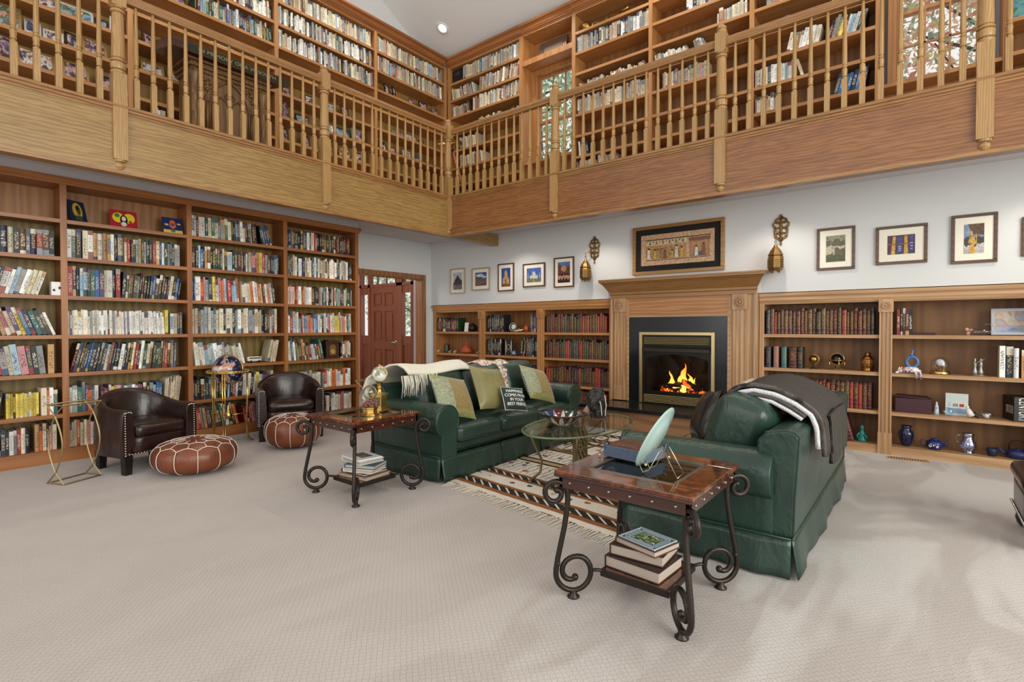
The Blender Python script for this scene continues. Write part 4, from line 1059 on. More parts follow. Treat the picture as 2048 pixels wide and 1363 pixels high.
bx0, bx1 = 1.02, 1.86
def layer(prof, a, b, mat, nm, th, sd): drape(prof, a, b, 14, .006, sd).build(nm, mat, gb, smooth=True, solid=th)
# outer fold: comes up the front, over the cushion and down behind the back
layer([(.54, .83), (.525, .86), (.535, .89), (.56, .915), (.60, .94), (.68, .955), (.80, .94), (.92, .885), (1.0, .83), (1.035, .77), (1.045, .68), (1.05, .58)], bx0, bx1, fz.mat, 'outer_fold', .026, 1)
layer([(.565, .885), (.61, .91), (.68, .925), (.80, .905), (.90, .86), (.985, .80), (1.012, .73), (1.018, .62)], bx0+.01, bx1+.006, sherpa.mat, 'lining', .024, 1)
layer([(.56, .862), (.58, .875), (.62, .89), (.69, .898), (.79, .882), (.88, .84), (.955, .79)], bx0, bx1+.004, fz.mat, 'inner_fold', .022, 1)
layer([(.555, .835), (.58, .85), (.62, .866), (.69, .874), (.78, .86), (.87, .815), (.94, .775)], bx0+.01, bx1+.006, sherpa.mat, 'lining', .02, 1)
layer([(1.055, .80), (1.068, .70), (1.072, .60), (1.068, .52)], bx0+.1, bx1-.12, fz.mat, 'hanging_fold', .02, 3)
# ---------------------------------------------------------------- end tables
def scroll_leg():
    pts = []
    for k in range(25):
        t = k/24; a = R(-250+430*t); r = .016+.041*min(1, t*1.5)
        pts.append((.462+r*cos(a), .505+r*sin(a)))
    pts += [(.4035, .47), (.408, .42), (.420, .34), (.437, .26), (.452, .19), (.4595, .14)]
    for k in range(34):
        t = k/33; a = R(0-470*t); r = .086 if t < .5 else .086-.062*((t-.5)/.5)
        pts.append((.375+r*cos(a), .118+r*sin(a)))
    return pts
def end_table(label, loc, rz, a=.315):
    root = thing('end_table', label, 'table', loc, rz, 'burl-topped end tables with iron scroll legs')
    H_ = .62; red = wood('red_brown_wood', '4E281E', '2C140E', 'x', 1, .22, .4, 6, .4)
    m = MB(); gi = a*.62
    for x0, x1, y0, y1 in ((-a, a, -a, -gi), (-a, a, gi, a), (-a, -gi, -gi, gi), (gi, a, -gi, gi)): m.box(x0, x1, y0, y1, H_-.022, H_)
    top = m.build('tabletop', burl, root, bevel=.004)
    m = MB(); e = .006
    for x0, x1, y0, y1 in ((-gi-e, gi+e, -gi-e, -gi+e), (-gi-e, gi+e, gi-e, gi+e), (-gi-e, -gi+e, -gi, gi), (gi-e, gi+e, -gi, gi)): m.box(x0, x1, y0, y1, H_-.012, H_+.003)
    m.build('glass_rim', plain('pewter_rim', '8A857C', .3, .8), root)
    bx(-gi, gi, -gi, gi, H_-.012, H_-.004).build('glass_inset', dark_glass, root)
    m = MB(); b = a-.018
    for x0, x1, y0, y1 in ((-b, b, -b, -b+.02), (-b, b, b-.02, b), (-b, -b+.02, -b, b), (b-.02, b, -b, b)): m.box(x0, x1, y0, y1, H_-.085, H_-.022)
    m.prism([(-a-.004, H_-.03), (-a-.004, H_-.02), (-b, H_-.02), (-b, H_-.04)], -a, a, 'x')
    ap = m.build('apron', red, root, bevel=.002)
    m = MB()
    for s_ in (-1, 1):
        for k in range(6):
            t = -b+.06+(2*b-.12)*k/5
            for c in ((t, s_*b, H_-.056), (s_*b, t, H_-.056)): MB().ball(c, .0085, 8, k=5).build('rivet', plain('rivet_iron', '9A9088', .3, .9), ap, smooth=True)
    prof = scroll_leg()
    for q in range(4):
        an = R(45+90*q); c_, s_ = cos(an), sin(an)
        m = MB(); m.tube([(r*c_, r*s_, z) for r, z in prof], .0135, 6, 0, sq=False)
        m.ball((prof[-1][0]*c_, prof[-1][0]*s_, prof[-1][1]), .017, 8); m.ball((prof[0][0]*c_, prof[0][0]*s_, prof[0][1]), .016, 8)
        m.ball((.452*c_, .452*s_, .165), .014, 8); m.lathe([(.03, .0), (.03, .006), (.016, .016), (.016, .034)], (.375*c_, .375*s_, 0), 10)
        m.tube([(.30*c_, .30*s_, .125), (.26*c_, .26*s_, .125), (.2*c_, .2*s_, .112)], .009, 6)
        m.tube([(.40*c_, .40*s_, .555), (.40*c_, .40*s_, .45)], .009, 6)
        m.build('leg', iron, root, smooth=True)
    m = MB(); m.box(-.165, .165, -.165, .165, .105, .125); sh = m.build('lower_shelf', burl, root, bevel=.004)
    m = MB()
    for x0, x1, y0, y1 in ((-.17, .17, -.172, -.16), (-.17, .17, .16, .172), (-.172, -.16, -.17, .17), (.16, .172, -.17, .17)): m.box(x0, x1, y0, y1, .095, .125)
    m.build('shelf_edge', iron, sh)
    return root
T1, T2 = (-1.045, 2.385), (-3.475, 2.475)
end_table('burl-topped iron end table in front, holding a blue basket and glass plate', (*T1, 0), 0, .333)
end_table('burl-topped iron end table by the sofa arm, holding a gold globe and clock', (*T2, 0), R(0))
# ---------------------------------------------------------------- tub chairs and poufs
def tub_chair(label, loc, ang):
    # faces local -y
    root = thing('tub_chair', label, 'armchair', (*loc, 0), ang, 'dark brown leather tub chairs')
    N = 36; hw, dp = .335, .60
    def path(t, off):
        # U from front-left round the back to front-right
        s = t*2-1; w = hw-off; yb = .30-off
        if abs(s) > .58:
            f = (abs(s)-.58)/.42; return (math.copysign(w, s), (-.02)+(-.28)*f)
        a = s/.58*pi/2; return (w*math.copysign(abs(sin(a))**.85, a), -.02+(yb+.02)*abs(cos(a))**.85)
    def hgt(t):
        s = abs(t*2-1); return .575+.14*(0.5+.5*cos(min(1, s/.72)*pi))
    m = MB(); sec = []
    for i in range(N+1):
        t = i/N; h = hgt(t); ring = []
        for off, z in ((0.0, .15), (-.012, .36), (.0, h-.05), (.012, h-.015), (.04, h), (.07, h-.012), (.088, h-.05), (.095, .40), (.10, .24)):
            x, y = path(t, off); ring.append((x, y, z))
        sec.append(ring)
    k = len(sec[0])
    m.add([p for r_ in sec for p in r_], [])
    for i in range(N):
        for j in range(k): m.f.append((i*k+j, (i+1)*k+j, (i+1)*k+(j+1) % k, i*k+(j+1) % k)); m.m.append(0)
    m.f.append(tuple(range(k))); m.m.append(0); m.f.append(tuple(N*k+j for j in reversed(range(k)))); m.m.append(0)
    sh = m.build('shell', dark_leather, root, smooth=True, bevel=.004)
    for p in list(sh.data.polygons)[-2:]: p.use_smooth = False
    m = MB(); m.rbox((0, -.055, .245), (2*(hw-.095), .47, .16), .015, 4); m.build('apron', dark_leather, root, smooth=True)
    m = MB(); m.rbox((0, -.08, .37), (2*(hw-.105), .46, .115), .04, 8, 0, (0, .012, .018)); m.build('seat_cushion', dark_leather, root, smooth=True)
    m = MB()
    for s_ in (-1, 1):
        for r_ in range(18):
            z = .175+.37*r_/17
            m.ball((s_*(hw-.047)+.028, -.302, z), .006, 7, k=4) if False else None
            m.ball((s_*(hw-.02), -.302, z), .0078, 7, k=4)
        for r_ in range(5): a = R(30+30*r_); m.ball((s_*(hw-.047)+cos(a)*.03*s_, -.302, .535+.018*sin(a)), .0078, 7, k=4)
    for r_ in range(25): m.ball((-hw+.03+(2*hw-.06)*r_/24, -.294, .176), .0078, 7, k=4)
    m.build('nailheads', steel, sh, smooth=True)
    for lx, ly in ((-.285, -.265), (.285, -.265), (-.235, .19), (.235, .19)):
        m = MB(); w0, w1 = .034, .028
        vs = [(lx+sx*w, ly+sy*w, z) for z, w in ((.0, w1), (.17, w0)) for sx, sy in ((-1, -1), (1, -1), (1, 1), (-1, 1))]
        m.add(vs, [(3, 2, 1, 0), (4, 5, 6, 7)]+[(i, (i+1) % 4, 4+(i+1) % 4, 4+i) for i in range(4)])
        m.build('leg', dark_plinth, root)
    return root
tub_chair('dark brown leather tub chair beside the round stitched pouf, near the gold stand', (-5.81, 1.63), R(90+16))
tc2 = tub_chair('dark brown leather tub chair in front of the bookcase, nearer the doorway', (-6.02, 3.21), R(90-23))
tc2.scale = (1.09, 1.09, 1.04)
def pouf(label, loc, r, h, seed):
    root = thing('pouf', label, 'pouf', (*loc, 0), R(seed*13), 'cognac leather poufs')
    def prof(t):   # t 0 bottom to 1 top centre
        a = -pi/2+t*pi; return max(1e-4, r*abs(cos(a))**.62), h/2+h/2*math.copysign(abs(sin(a))**.8, sin(a))
    n = 48; m = MB(); K = 18
    for i in range(K+1):
        rad, z = prof(i/K)
        for k in range(n):
            a = 2*pi*k/n; f = 1-.018*abs(cos(a*6))**6*min(1, rad/r)
            m.v.append((rad*f*cos(a), rad*f*sin(a), z))
    for i in range(K):
        for k in range(n): m.f.append((i*n+k, i*n+(k+1) % n, (i+1)*n+(k+1) % n, (i+1)*n+k)); m.m.append(0)
    m.build('body', tan_leather, root, smooth=True)
    m = MB()
    def on(t, a, o=.003):
        rad, z = prof(t); return ((rad+o)*cos(a), (rad+o)*sin(a), z+o*(1 if t > .5 else 0))
    for q in range(12):
        a = 2*pi*q/12; da = pi/12
        m.tube([on(.12+.56*k/10, a) for k in range(11)], .0035, 5)
        m.tube([on(.68, a), on(.735, a+da*.55), on(.75, a+da), on(.735, a+da*1.45), on(.68, a+2*da)], .0035, 5)
        m.tube([on(.75, a+da), on(.82, a+da), on(.86, a+da)], .003, 5)
        m.tube([on(.86, a+da), on(.885, a+1.6*da), on(.89, a+2*da), on(.885, a+2.4*da), on(.86, a+3*da)], .003, 5)
        m.tube([on(.89, a), on(.97, a)], .003, 5)
    m.build('stitching', white_stitch, root, smooth=True)
    return root
pouf('low cognac leather pouf with white stitching in front of the near tub chair', (-5.19, 1.875), .34, .285, 1)
pouf('taller cognac leather pouf with white stitching between tub chair and end table', (-5.40, 2.92), .285, .345, 2)
# ottoman cut by the right edge of the picture
ot = thing('ottoman', 'dark brown leather ottoman with nailheads at the right edge', 'ottoman', (.872, 4.47, 0))
m = MB(); m.rbox((0, 0, .235), (.80, .62, .20), .03, 5); m.build('body', dark_leather, ot, smooth=True)
m = MB(); m.rbox((0, 0, .375), (.83, .65, .11), .05, 7, 0, (0, 0, .02)); m.build('cushion', dark_leather, ot, smooth=True)
m = MB()
for k in range(18): m.ball((-.40+.8*k/17, -.312, .15), .009, 7, k=4); m.ball((-.402, -.3+.6*k/17, .15), .009, 7, k=4)
m.build('nailheads', steel, ot, smooth=True)
for sx in (-1, 1):
    for sy in (-1, 1): m = MB(); m.lathe([(.03, 0), (.05, .02), (.06, .06), (.05, .11), (.04, .14)], (sx*.33, sy*.24, 0), 14); m.build('leg', dark_plinth, ot, smooth=True)
# ---------------------------------------------------------------- rug
def m_rug():
    m = NT('kilim'); s = m.sep(m.uv()); u, v = s[0], s[1]   # u across in metres, v along in metres from the near end
    un = m.math('ADD', v, m.math('MULTIPLY', m.math('SUBTRACT', m.noise(m.uv(), 6, 2), .5), .02))
    per = m.math('FRACT', m.math('MULTIPLY', un, 1/2.0))
    K = lambda *st: m.ramp(per, st, 'CONSTANT')
    W_, Bk, Br, Cr, Rd = lin('D9CFC2'), lin('1B1715'), lin('8A5428'), lin('B89468'), lin('6E2E22')
    base = K((0, W_), (.03, Br), (.055, Bk), (.105, Br), (.125, W_), (.205, Br), (.225, Bk), (.265, Br), (.285, W_), (.47, Bk), (.49, Cr), (.525, Bk), (.545, W_), (.72, Bk), (.735, Br), (.765, Bk), (.78, W_), (.95, Br), (.975, Bk))
    # zigzag in the dark bands, small motifs in the pale bands
    zz = m.math('ABSOLUTE', m.math('SUBTRACT', m.math('FRACT', m.math('ADD', m.math('MULTIPLY', u, 10), m.math('MULTIPLY', v, 13))), .5))
    dk = K((0, 0.0), (.06, 1.0), (.10, 0.0), (.23, 1.0), (.26, 0.0))
    c = m.mix(m.math('MULTIPLY', dk, m.math('LESS_THAN', zz, .12)), base, W_)
    cell = m.n('CombineXYZ', X=m.math('MULTIPLY', u, 7.0), Y=m.math('MULTIPLY', v, 9.0), Z=0.0).outputs[0]
    vo = m.n('TexVoronoi', {'feature': 'F1'}, Vector=cell, Scale=1.0, Randomness=.35)
    pal = m.ramp(m.sep(vo.outputs['Color'])[0], [(0, Rd), (.3, Bk), (.55, Br), (.75, lin('3C4A58'))], 'CONSTANT')
    pale = K((0, 0.0), (.135, 1.0), (.195, 0.0), (.3, 1.0), (.46, 0.0), (.56, 1.0), (.71, 0.0), (.79, 1.0), (.94, 0.0))
    rg = m.noise(cell, 5, 2)
    mot = m.math('MULTIPLY', pale, m.math('LESS_THAN', m.math('ADD', vo.outputs[0], m.math('MULTIPLY', rg, .3)), .36))
    c = m.mix(mot, c, pal)
    tree = m.math('MULTIPLY', K((0, 0.0), (.3, 1.0), (.45, 0.0), (.57, 1.0), (.70, 0.0)), m.math('LESS_THAN', m.math('ABSOLUTE', m.math('SUBTRACT', m.math('FRACT', m.math('ADD', m.math('MULTIPLY', u, 16), m.math('MULTIPLY', m.noise(m.uv(), 9, 2), 1.4))), .5)), .1))
    c = m.mix(m.math('MULTIPLY', tree, .8), c, lin('3A2A22'))
    m.p(Base_Color=c, Roughness=.95); m.bump(m.noise(m.map(m.uv(), (1, 12, 1)), 120, 2), .4, .004); return m.mat
rug_mat = m_rug()
rq = [Vector((-3.10, 3.06, 0)), Vector((-1.40, 2.86, 0)), Vector((-1.42, 5.75, 0)), Vector((-3.12, 5.75, 0))]
rt = thing('rug', 'cream, black and brown patterned kilim rug with fringe between the sofas', 'rug', (-2.3, 4.3, 0))
m = MB(); nu, nv = 12, 20; uvs = {}
def rp(u, v): return rq[0].lerp(rq[1], u).lerp(rq[3].lerp(rq[2], u), v)
m.grid(lambda u, v: rp(u, v)+Vector((0, 0, .006)), nu, nv)
o = part(m, 'woven_field', rug_mat, rt, solid=.008)
L_ = o.data.uv_layers.new(name='UVMap')
for p in o.data.polygons:
    for li in p.loop_indices:
        vi = o.data.loops[li].vertex_index; i, j = divmod(vi, nv+1); L_.data[li].uv = (i/nu*1.7, j/nv*2.75)
m = MB(); rr = random.Random(2)
for k in range(110):
    u = (k+rr.uniform(.1, .9))/110; p = rp(u, 0); d = Vector((rr.uniform(-.035, .02), -rr.uniform(.08, .15), 0))
    m.tube([p+Vector((0, .004, .006)), p+d*.5+Vector((rr.uniform(-.01, .01), 0, .007)), p+d+Vector((0, 0, .004))], [.0035, .003, .0022], 4)
part(m, 'fringe', plain('fringe_cotton', 'CFC5B4', .9), rt)['kind'] = 'stuff'
# ---------------------------------------------------------------- small things: shared makers
def col(name, h, rough=.5, metal=0): return plain('paint_'+name, h, rough, metal)
def flat(mb, pts, y, m):
    mb.add([(x, y, z) for x, z in pts], [tuple(range(len(pts)))], m)
def disc(cx, cz, rx, rz, n=16, a0=0, a1=360): return [(cx+rx*cos(R(a0+(a1-a0)*k/n)), cz+rz*sin(R(a0+(a1-a0)*k/n))) for k in range(n+(a1-a0 < 360))]
def pic_mat(c):
    if 'pic_'+c in CACHE: return CACHE['pic_'+c]
    m = NT('pic_'+c); o = m.obj(); n = m.noise(o, 46, 4, .7, .8); k = lin(c)
    m.p(Base_Color=m.ramp(n, [(.3, tuple(q*.45 for q in k[:3])+(1,)), (.52, k), (.72, tuple(min(1, q*1.5+.03) for q in k[:3])+(1,))]), Roughness=.35)
    CACHE['pic_'+c] = m.mat; return m.mat
# framed pictures on the fireplace wall: frame, mat, picture built from flat shapes
def wall_picture(label, x0, z1, x1, z0, bw, mw, fmat, pal, shapes, y=YR, dep=.022, matc='EFE8DA'):
    cx, cz = (x0+x1)/2, (z0+z1)/2; w, h = x1-x0, z1-z0
    t = thing('framed_picture', label, 'picture', (cx, y-.002, cz), 0, 'framed pictures on the fireplace wall')
    m = MB()
    for a, b, c, d in ((-w/2, w/2, h/2-bw, h/2), (-w/2, w/2, -h/2, -h/2+bw), (-w/2, -w/2+bw, -h/2+bw, h/2-bw), (w/2-bw, w/2, -h/2+bw, h/2-bw)):
        m.box(a, b, -dep, 0, c, d)
    m.build('frame', fmat, t, bevel=.003)
    bx(-w/2+bw, w/2-bw, -dep*.55, -.001, -h/2+bw, h/2-bw).build('mat_board', col('mat_'+matc, matc, .8), t)
    m = MB(); W2, H2 = w/2-bw-mw, h/2-bw-mw
    m.box(-W2, W2, -dep*.55-.002, -dep*.5, -H2, H2)
    for k, (ci, pts) in enumerate(shapes): flat(m, [(px*W2, pz*H2) for px, pz in pts], -dep*.55-.0025-.0004*k, ci)
    m.build('picture', [pic_mat(c) for c in pal], t)
    return t
walnut = wood('walnut_frame', '6A4A30', '3C2818', 'x', 1, .35, .4, 6)
gilt = wood('gilt_frame', 'B58A4E', '7C5427', 'x', 1, .3, .3, 6)
pale_gilt = plain('pale_gilt_frame', 'B7A585', .4, .3)
sil = plain('silver_frame', 'B9B9BC', .25, .9)
def P4x(x0, y0, x1, y1): a, b = ony(x0, y0, 6.515), ony(x1, y1, 6.515); return a.x, a.z, b.x, b.z
def zig(x0, x1, z, amp, n, sd, zb=-1):
    rr = random.Random(sd); return [(x0, zb)]+[(x0+(x1-x0)*k/n, z+rr.uniform(-amp, amp)) for k in range(n+1)]+[(x1, zb)]
wall_picture('narrow pale-framed picture of a dark mountain, nearest the corner', *P4x(901, 538, 930, 586), .02, .05, pale_gilt, ['B9BDC6', '3A3338', '6A5A66'], [(1, [(-1, -.3), (.0, .75), (.4, .3), (1, .0), (1, -1), (-1, -1)]), (2, zig(-1, 1, -.5, .15, 8, 1))])
wall_picture('wide picture of orange ruins under a blue cloudy sky, second from the corner', *P4x(944, 537, 980, 579), .022, .055, pale_gilt, ['3F5A8C', 'C9CBD4', '8A5638', '5E4A40'], [(1, disc(-.2, .55, .7, .25)), (1, disc(.6, .3, .4, .18)), (2, zig(-1, 1, -.1, .2, 9, 3)), (3, zig(-1, 1, -.65, .12, 9, 4))])
wall_picture('picture of a sandstone temple against deep blue sky', *P4x(996, 528, 1028, 581), .02, .055, walnut, ['2E4E96', 'C59A62', '7A5430'], [(1, [(-.7, -1), (-.7, -.2), (-.35, .1), (-.25, .65), (0, .8), (.3, .55), (.4, .05), (.75, -.2), (.75, -1)]), (2, zig(-1, 1, -.75, .1, 7, 5)), (2, [(-.15, -.7), (-.15, -.2), (.12, -.2), (.12, -.7)])])
wall_picture('picture of a white domed palace under blue sky', *P4x(1046, 528, 1090, 572), .02, .055, walnut, ['4A6AB0', 'D9D3C6', '6F7A5A', 'A89E90'], [(1, [(-.55, -.5), (-.55, -.05), (-.28, -.05), (-.22, .3), (0, .55), (.22, .3), (.28, -.05), (.55, -.05), (.55, -.5)]), (1, [(-.85, -.5), (-.83, .3), (-.78, .3), (-.76, -.5)]), (1, [(.85, -.5), (.83, .3), (.78, .3), (.76, -.5)]), (2, [(-1, -1), (-1, -.5), (1, -.5), (1, -1)]), (3, [(-.12, -1), (-.06, -.5), (.06, -.5), (.12, -1)])])
wall_picture('picture of a brown carved temple relief, left of the hanging lantern', *P4x(1108, 516, 1148, 573), .02, .05, walnut, ['5B74A8', '6A4032', 'B98A6E', '2E2226'], [(1, zig(-1, 1, .55, .25, 6, 6)), (2, disc(0, .35, .45, .3)), (3, zig(-1, 1, -.1, .08, 9, 7)), (2, zig(-1, 1, -.3, .1, 12, 8)), (3, zig(-1, 1, -.6, .2, 12, 9))])
wall_picture('brown-framed picture of a green hillside with a pale path, right of the sconce lantern', *P4x(1634, 458, 1710, 537), .028, .06, walnut, ['8C8A72', '5C5A40', 'B9AF98', '4A5230', '7A5040'], [(1, zig(-1, 1, .62, .2, 9, 10)), (2, zig(-1, 1, .2, .1, 8, 11)), (1, zig(-.1, 1, .05, .15, 7, 12)), (3, zig(-1, 1, -.45, .08, 9, 13)), (4, [(-.1, -.25), (-.1, -.1), (.7, -.12), (.7, -.28)])])
wall_picture('wide brown-framed picture of purple and gold temple columns', *P4x(1752, 455, 1855, 524), .028, .07, walnut, ['43233A', 'C79A3A', '3E3C78', '8F3A34', '9FB0D8'], [(1, [(-.75, -1), (-.6, .9), (-.4, .9), (-.45, -1)]), (1, [(.2, -1), (.24, .9), (.45, .9), (.5, -1)]), (2, [(-.3, -.9), (-.3, .8), (.1, .8), (.1, -.9)]), (2, [(.6, -.8), (.6, .9), (.9, .9), (.9, -.8)]), (3, [(-1, .02), (-1, .14), (1, .14), (1, .02)])]+[(4, disc(-.1, -.6+.2*k, .13, .06, 8)) for k in range(3)]+[(4, disc(.75, -.5+.3*k, .1, .06, 8)) for k in range(3)])
wall_picture('brown-framed picture of a golden statue by grey rocks', *P4x(1903, 432, 1995, 523), .028, .065, walnut, ['7E8FA6', '5E3F2C', '3A3830', 'C79C48', 'B9B2B0'], [(1, [(-.6, 1), (1, 1), (1, .2), (-.2, .3)]), (2, zig(-1, 1, .1, .15, 9, 14)), (4, zig(-1, 1, -.45, .15, 9, 15)), (3, disc(-.25, .35, .14, .18)), (3, [(-.6, -.3), (-.45, .15), (-.05, .15), (.2, -.2), (.2, .3), (.3, .3), (.28, -.35), (-.05, -.45)]), (3, [(-.5, -1), (-.45, -.4), (.0, -.4), (.2, -1)])])
wall_picture('brown-framed picture cut by the right edge of the photo', *P4x(2044, 434, 2120, 508), .028, .06, walnut, ['4A4440', '8A7A6A'], [(1, zig(-1, 1, 0, .3, 8, 16))])
# large papyrus-style artwork over the mantel: generic rows of simple figures
sh = [(1, [(-1, -1), (-1, 1), (1, 1), (1, -1)]), (2, [(-.86, .62), (-.86, .68), (.9, .68), (.9, .62)]), (2, [(-.86, -.70), (-.86, -.66), (.9, -.66), (.9, -.70)]), (3, [(-.86, .33), (-.86, .58), (.28, .58), (.28, .33)]), (4, [(-.86, -.62), (-.86, .27), (.28, .27), (.28, -.62)]), (5, [(.36, -.62), (.36, .55), (.88, .55), (.88, -.62)]), (6, [(.34, .36), (.34, .58), (.9, .58), (.9, .36)]), (4, [(.42, -.55), (.42, .28), (.82, .28), (.82, -.55)]), (7, disc(.62, -.48, .17, .14, 14))]
rr = random.Random(21)
for k in range(12):
    x = -.82+k*.092; sh += [(2 if k % 3 else 8, disc(x, .51, .016, .05, 8)), (6 if k % 2 else 3, [(x-.03, .35), (x-.012, .46), (x+.012, .46), (x+.03, .35)])]
for x, s_, c in ((-.76, .8, 9), (-.58, .7, 10), (-.1, .55, 10), (.02, .9, 9), (.16, .75, 10), (-.3, .55, 6), (.55, .7, 9), (.74, .85, 6)):
    sh += [(2, disc(x, -.55+s_*.78, .026, .07, 10)), (c, [(x-.05, -.6), (x-.03, -.55+s_*.7), (x+.03, -.55+s_*.7), (x+.05, -.6)])]
for k in range(26): x = rr.uniform(-.5, .25); z = rr.uniform(-.55, .2); sh.append((rr.choice([6, 8, 10]), disc(x, z, .012, .03, 6)))
sh += [(2, [(-.42, -.6), (-.42, .0), (-.405, .0), (-.405, -.6)]), (8, [(-.62, .0), (-.62, .03), (-.22, .06), (-.22, .03)])]
a, b = ony(1267, 452, 6.515), ony(1449, 548, 6.515); z1 = ony(1267, 457, 6.515).z; z0 = ony(1267, 551, 6.515).z
wall_picture('large gold-framed Egyptian-style papyrus over the mantel', a.x, z1, b.x, z0, .042, .075, gilt, ['C39A76', 'C8A27E', '3A2620', 'D9BE98', 'B58A55', 'A9764E', '7E4E34', '566074', '4A5A52', 'D8D2C8', 'C69A44'], sh, dep=.04, matc='15100F')
# brass filigree wall brackets with hanging lanterns
dull = plain('dull_bronze', '8A6A3E', .42, .8, bump=.3)
def wall_lantern(label, bx_, btop, bbot, hx, ltop, lbot):
    # bracket on the wall plane, lantern hanging from its hook a little in front
    p = ony(bx_, btop, 6.515); q = ony(bx_, bbot, 6.515); hb = p.z-q.z
    t = thing('wall_lantern', label, 'lantern', (p.x, YR-.002, q.z), 0, 'pierced brass wall lanterns')
    m = MB()
    for s_ in (-1, 1):
        for cz, r in ((.30, .036), (.48, .040), (.66, .046), (.80, .034)):
            m.tube([(s_*(r*.95+r*.8*cos(a*pi/9)), -.008, hb*cz+r*.8*sin(a*pi/9)) for a in range(18)], .008, 6, closed=True)
        m.tube([(0, -.008, hb*.12), (s_*.03, -.008, hb*.22), (s_*.07, -.008, hb*.4), (s_*.04, -.008, hb*.56), (s_*.085, -.008, hb*.7), (s_*.03, -.008, hb*.88), (0, -.008, hb*.96)], .009, 6)
    m.tube([(0, -.008, .0), (0, -.01, hb*.5), (0, -.008, hb)], [.006, .012, .008], 7); m.ball((0, -.01, hb*.97), .016, 8); m.ball((0, -.01, .012), .014, 8)
    for k in range(5): m.ball((0, -.014, hb*(.2+.15*k)), .014, 8)
    m.build('filigree_bracket', dull, t, smooth=True)
    LY = -.13
    zt, zb = ltop, lbot; hl = zt-zb; r = hl*.25
    m = MB(); m.tube([(0, -.01, hb*.36), (0, -.05, hb*.42), (hx*.6, -.10, hb*.40), (hx, LY, hb*.36), (hx, LY-.01, hb*.31)], .006, 6)
    m.tube([(hx+.012*cos(a*pi/5), LY, zt+.03+.014*sin(a*pi/5)) for a in range(10)], .003, 5, closed=True); m.tube([(hx, LY, zt+.02), (hx, LY, hb*.33)], .003, 5)
    m.build('hook', dull, t, smooth=True)
    m = MB(); m.lathe([(.0001, zt+.01), (.012, zt), (r*.35, zt-hl*.10), (r*.72, zt-hl*.22), (r*.94, zt-hl*.34), (r*1.04, zt-hl*.37), (r*1.04, zt-hl*.39), (r*.9, zt-hl*.40), (r*1.0, zt-hl*.44), (r*1.05, zt-hl*.46), (r*1.05, zb+hl*.16), (r*.85, zb+hl*.08), (r*.8, zb+hl*.06), (.0001, zb+hl*.06)], (hx, LY, 0), 8)
    m.build('lantern_body', dull, t)
    m = MB()
    for k in range(8):
        a = 2*pi*(k+.5)/8
        for i in range(4):
            for j in (-1, 0, 1): m.ball((hx+r*.985*cos(a)-j*.016*sin(a), LY+r*.985*sin(a)+j*.016*cos(a), zb+hl*(.2+.075*i)), .0055, 5, k=3)
    m.build('pierced_panel', col('lantern_holes', '3A2C16', .6), t)
    m = MB()
    for k in range(4): a = pi/4+k*pi/2; m.lathe([(.008, zb+hl*.07), (.012, zb+hl*.05), (.006, zb+.012), (.011, zb), (.0001, zb-.004)], (hx+r*.6*cos(a), LY+r*.6*sin(a), 0), 7)
    m.build('finial_feet', dull, t, smooth=True)
q1, q2 = ony(1189, 526, 6.515), ony(1562, 495, 6.515)
wall_lantern('brass lantern hanging from a filigree bracket left of the mantel', 1189, 472, 526, -.075, ony(1177, 517, 6.4).z-q1.z, ony(1177, 562, 6.4).z-q1.z)
wall_lantern('brass lantern hanging from a filigree bracket right of the mantel', 1562, 429, 489, -.03, ony(1559, 488, 6.4).z-ony(1562, 489, 6.515).z, ony(1559, 544, 6.4).z-ony(1562, 489, 6.515).z)
p = ony(1514, 576, YR)
sw = thing('light_switch', 'white light switch plate beside the right end of the mantel', 'switch', (p.x, YR-.001, p.z))
bx(-.035, .035, -.008, 0, -.057, .057).build('plate', col('switch', 'E8E8E6', .4), sw, bevel=.002); bx(-.012, .012, -.012, -.008, -.03, .03).build('rocker', col('rocker', 'D9D9D7', .4), sw)
vt = thing('floor_vent', 'wooden floor register in the carpet below the right bookcase', 'vent', (-.105, 6.375, 0), R(4))
m = MB(); m.box(-.16, .16, -.05, -.035, 0, .008); m.box(-.16, .16, .035, .05, 0, .008); m.box(-.16, -.14, -.035, .035, 0, .008); m.box(.14, .16, -.035, .035, 0, .008)
for k in range(13): m.box(-.13+k*.021, -.118+k*.021, -.035, .035, 0, .007)
m.build('grille', ash('x'), vt); bx(-.14, .14, -.035, .035, 0, .002).build('opening', col('vent_dark', '1A130E', .9), vt)
# ---------------------------------------------------------------- coffee table, bowl and carving
ct = thing('coffee_table', 'oval glass coffee table on a bronze vine base', 'table', (-2.32, 3.86, .011))
m = MB(); n = 48; prof = [(.0, .436), (.97, .436), (.995, .440), (1, .446), (.995, .452), (.97, .456), (0, .456)]
m.lathe([(max(1e-4, r), z) for r, z in prof], (0, 0, 0), n, 0, None, .385, .66)
m.build('glass_top', table_glass, ct, smooth=False)
m = MB(); m.tube([(.384*cos(2*pi*k/48), .659*sin(2*pi*k/48), .446) for k in range(48)], .0075, 7, closed=True); m.build('glass_edge', plain('glass_edge_green', '6F7F5E', .12, .2), ct, smooth=True)
bronze = plain('aged_bronze', '7A664A', .42, .7, bump=.2, bscale=60)
for sx, sy in ((-1, -1), (1, -1), (1, 1), (-1, 1)):
    m = MB(); b_ = [(sx*.21, sy*.40, .434), (sx*.225, sy*.42, .40), (sx*.20, sy*.39, .30), (sx*.165, sy*.34, .18), (sx*.175, sy*.35, .08), (sx*.23, sy*.42, .012)]
    m.tube(b_, [.010, .013, .012, .010, .011, .013], 7); m.lathe([(.02, .0), (.02, .01), (.008, .018)], (sx*.23, sy*.42, 0), 8); m.build('leg', bronze, ct, smooth=True)
m = MB()
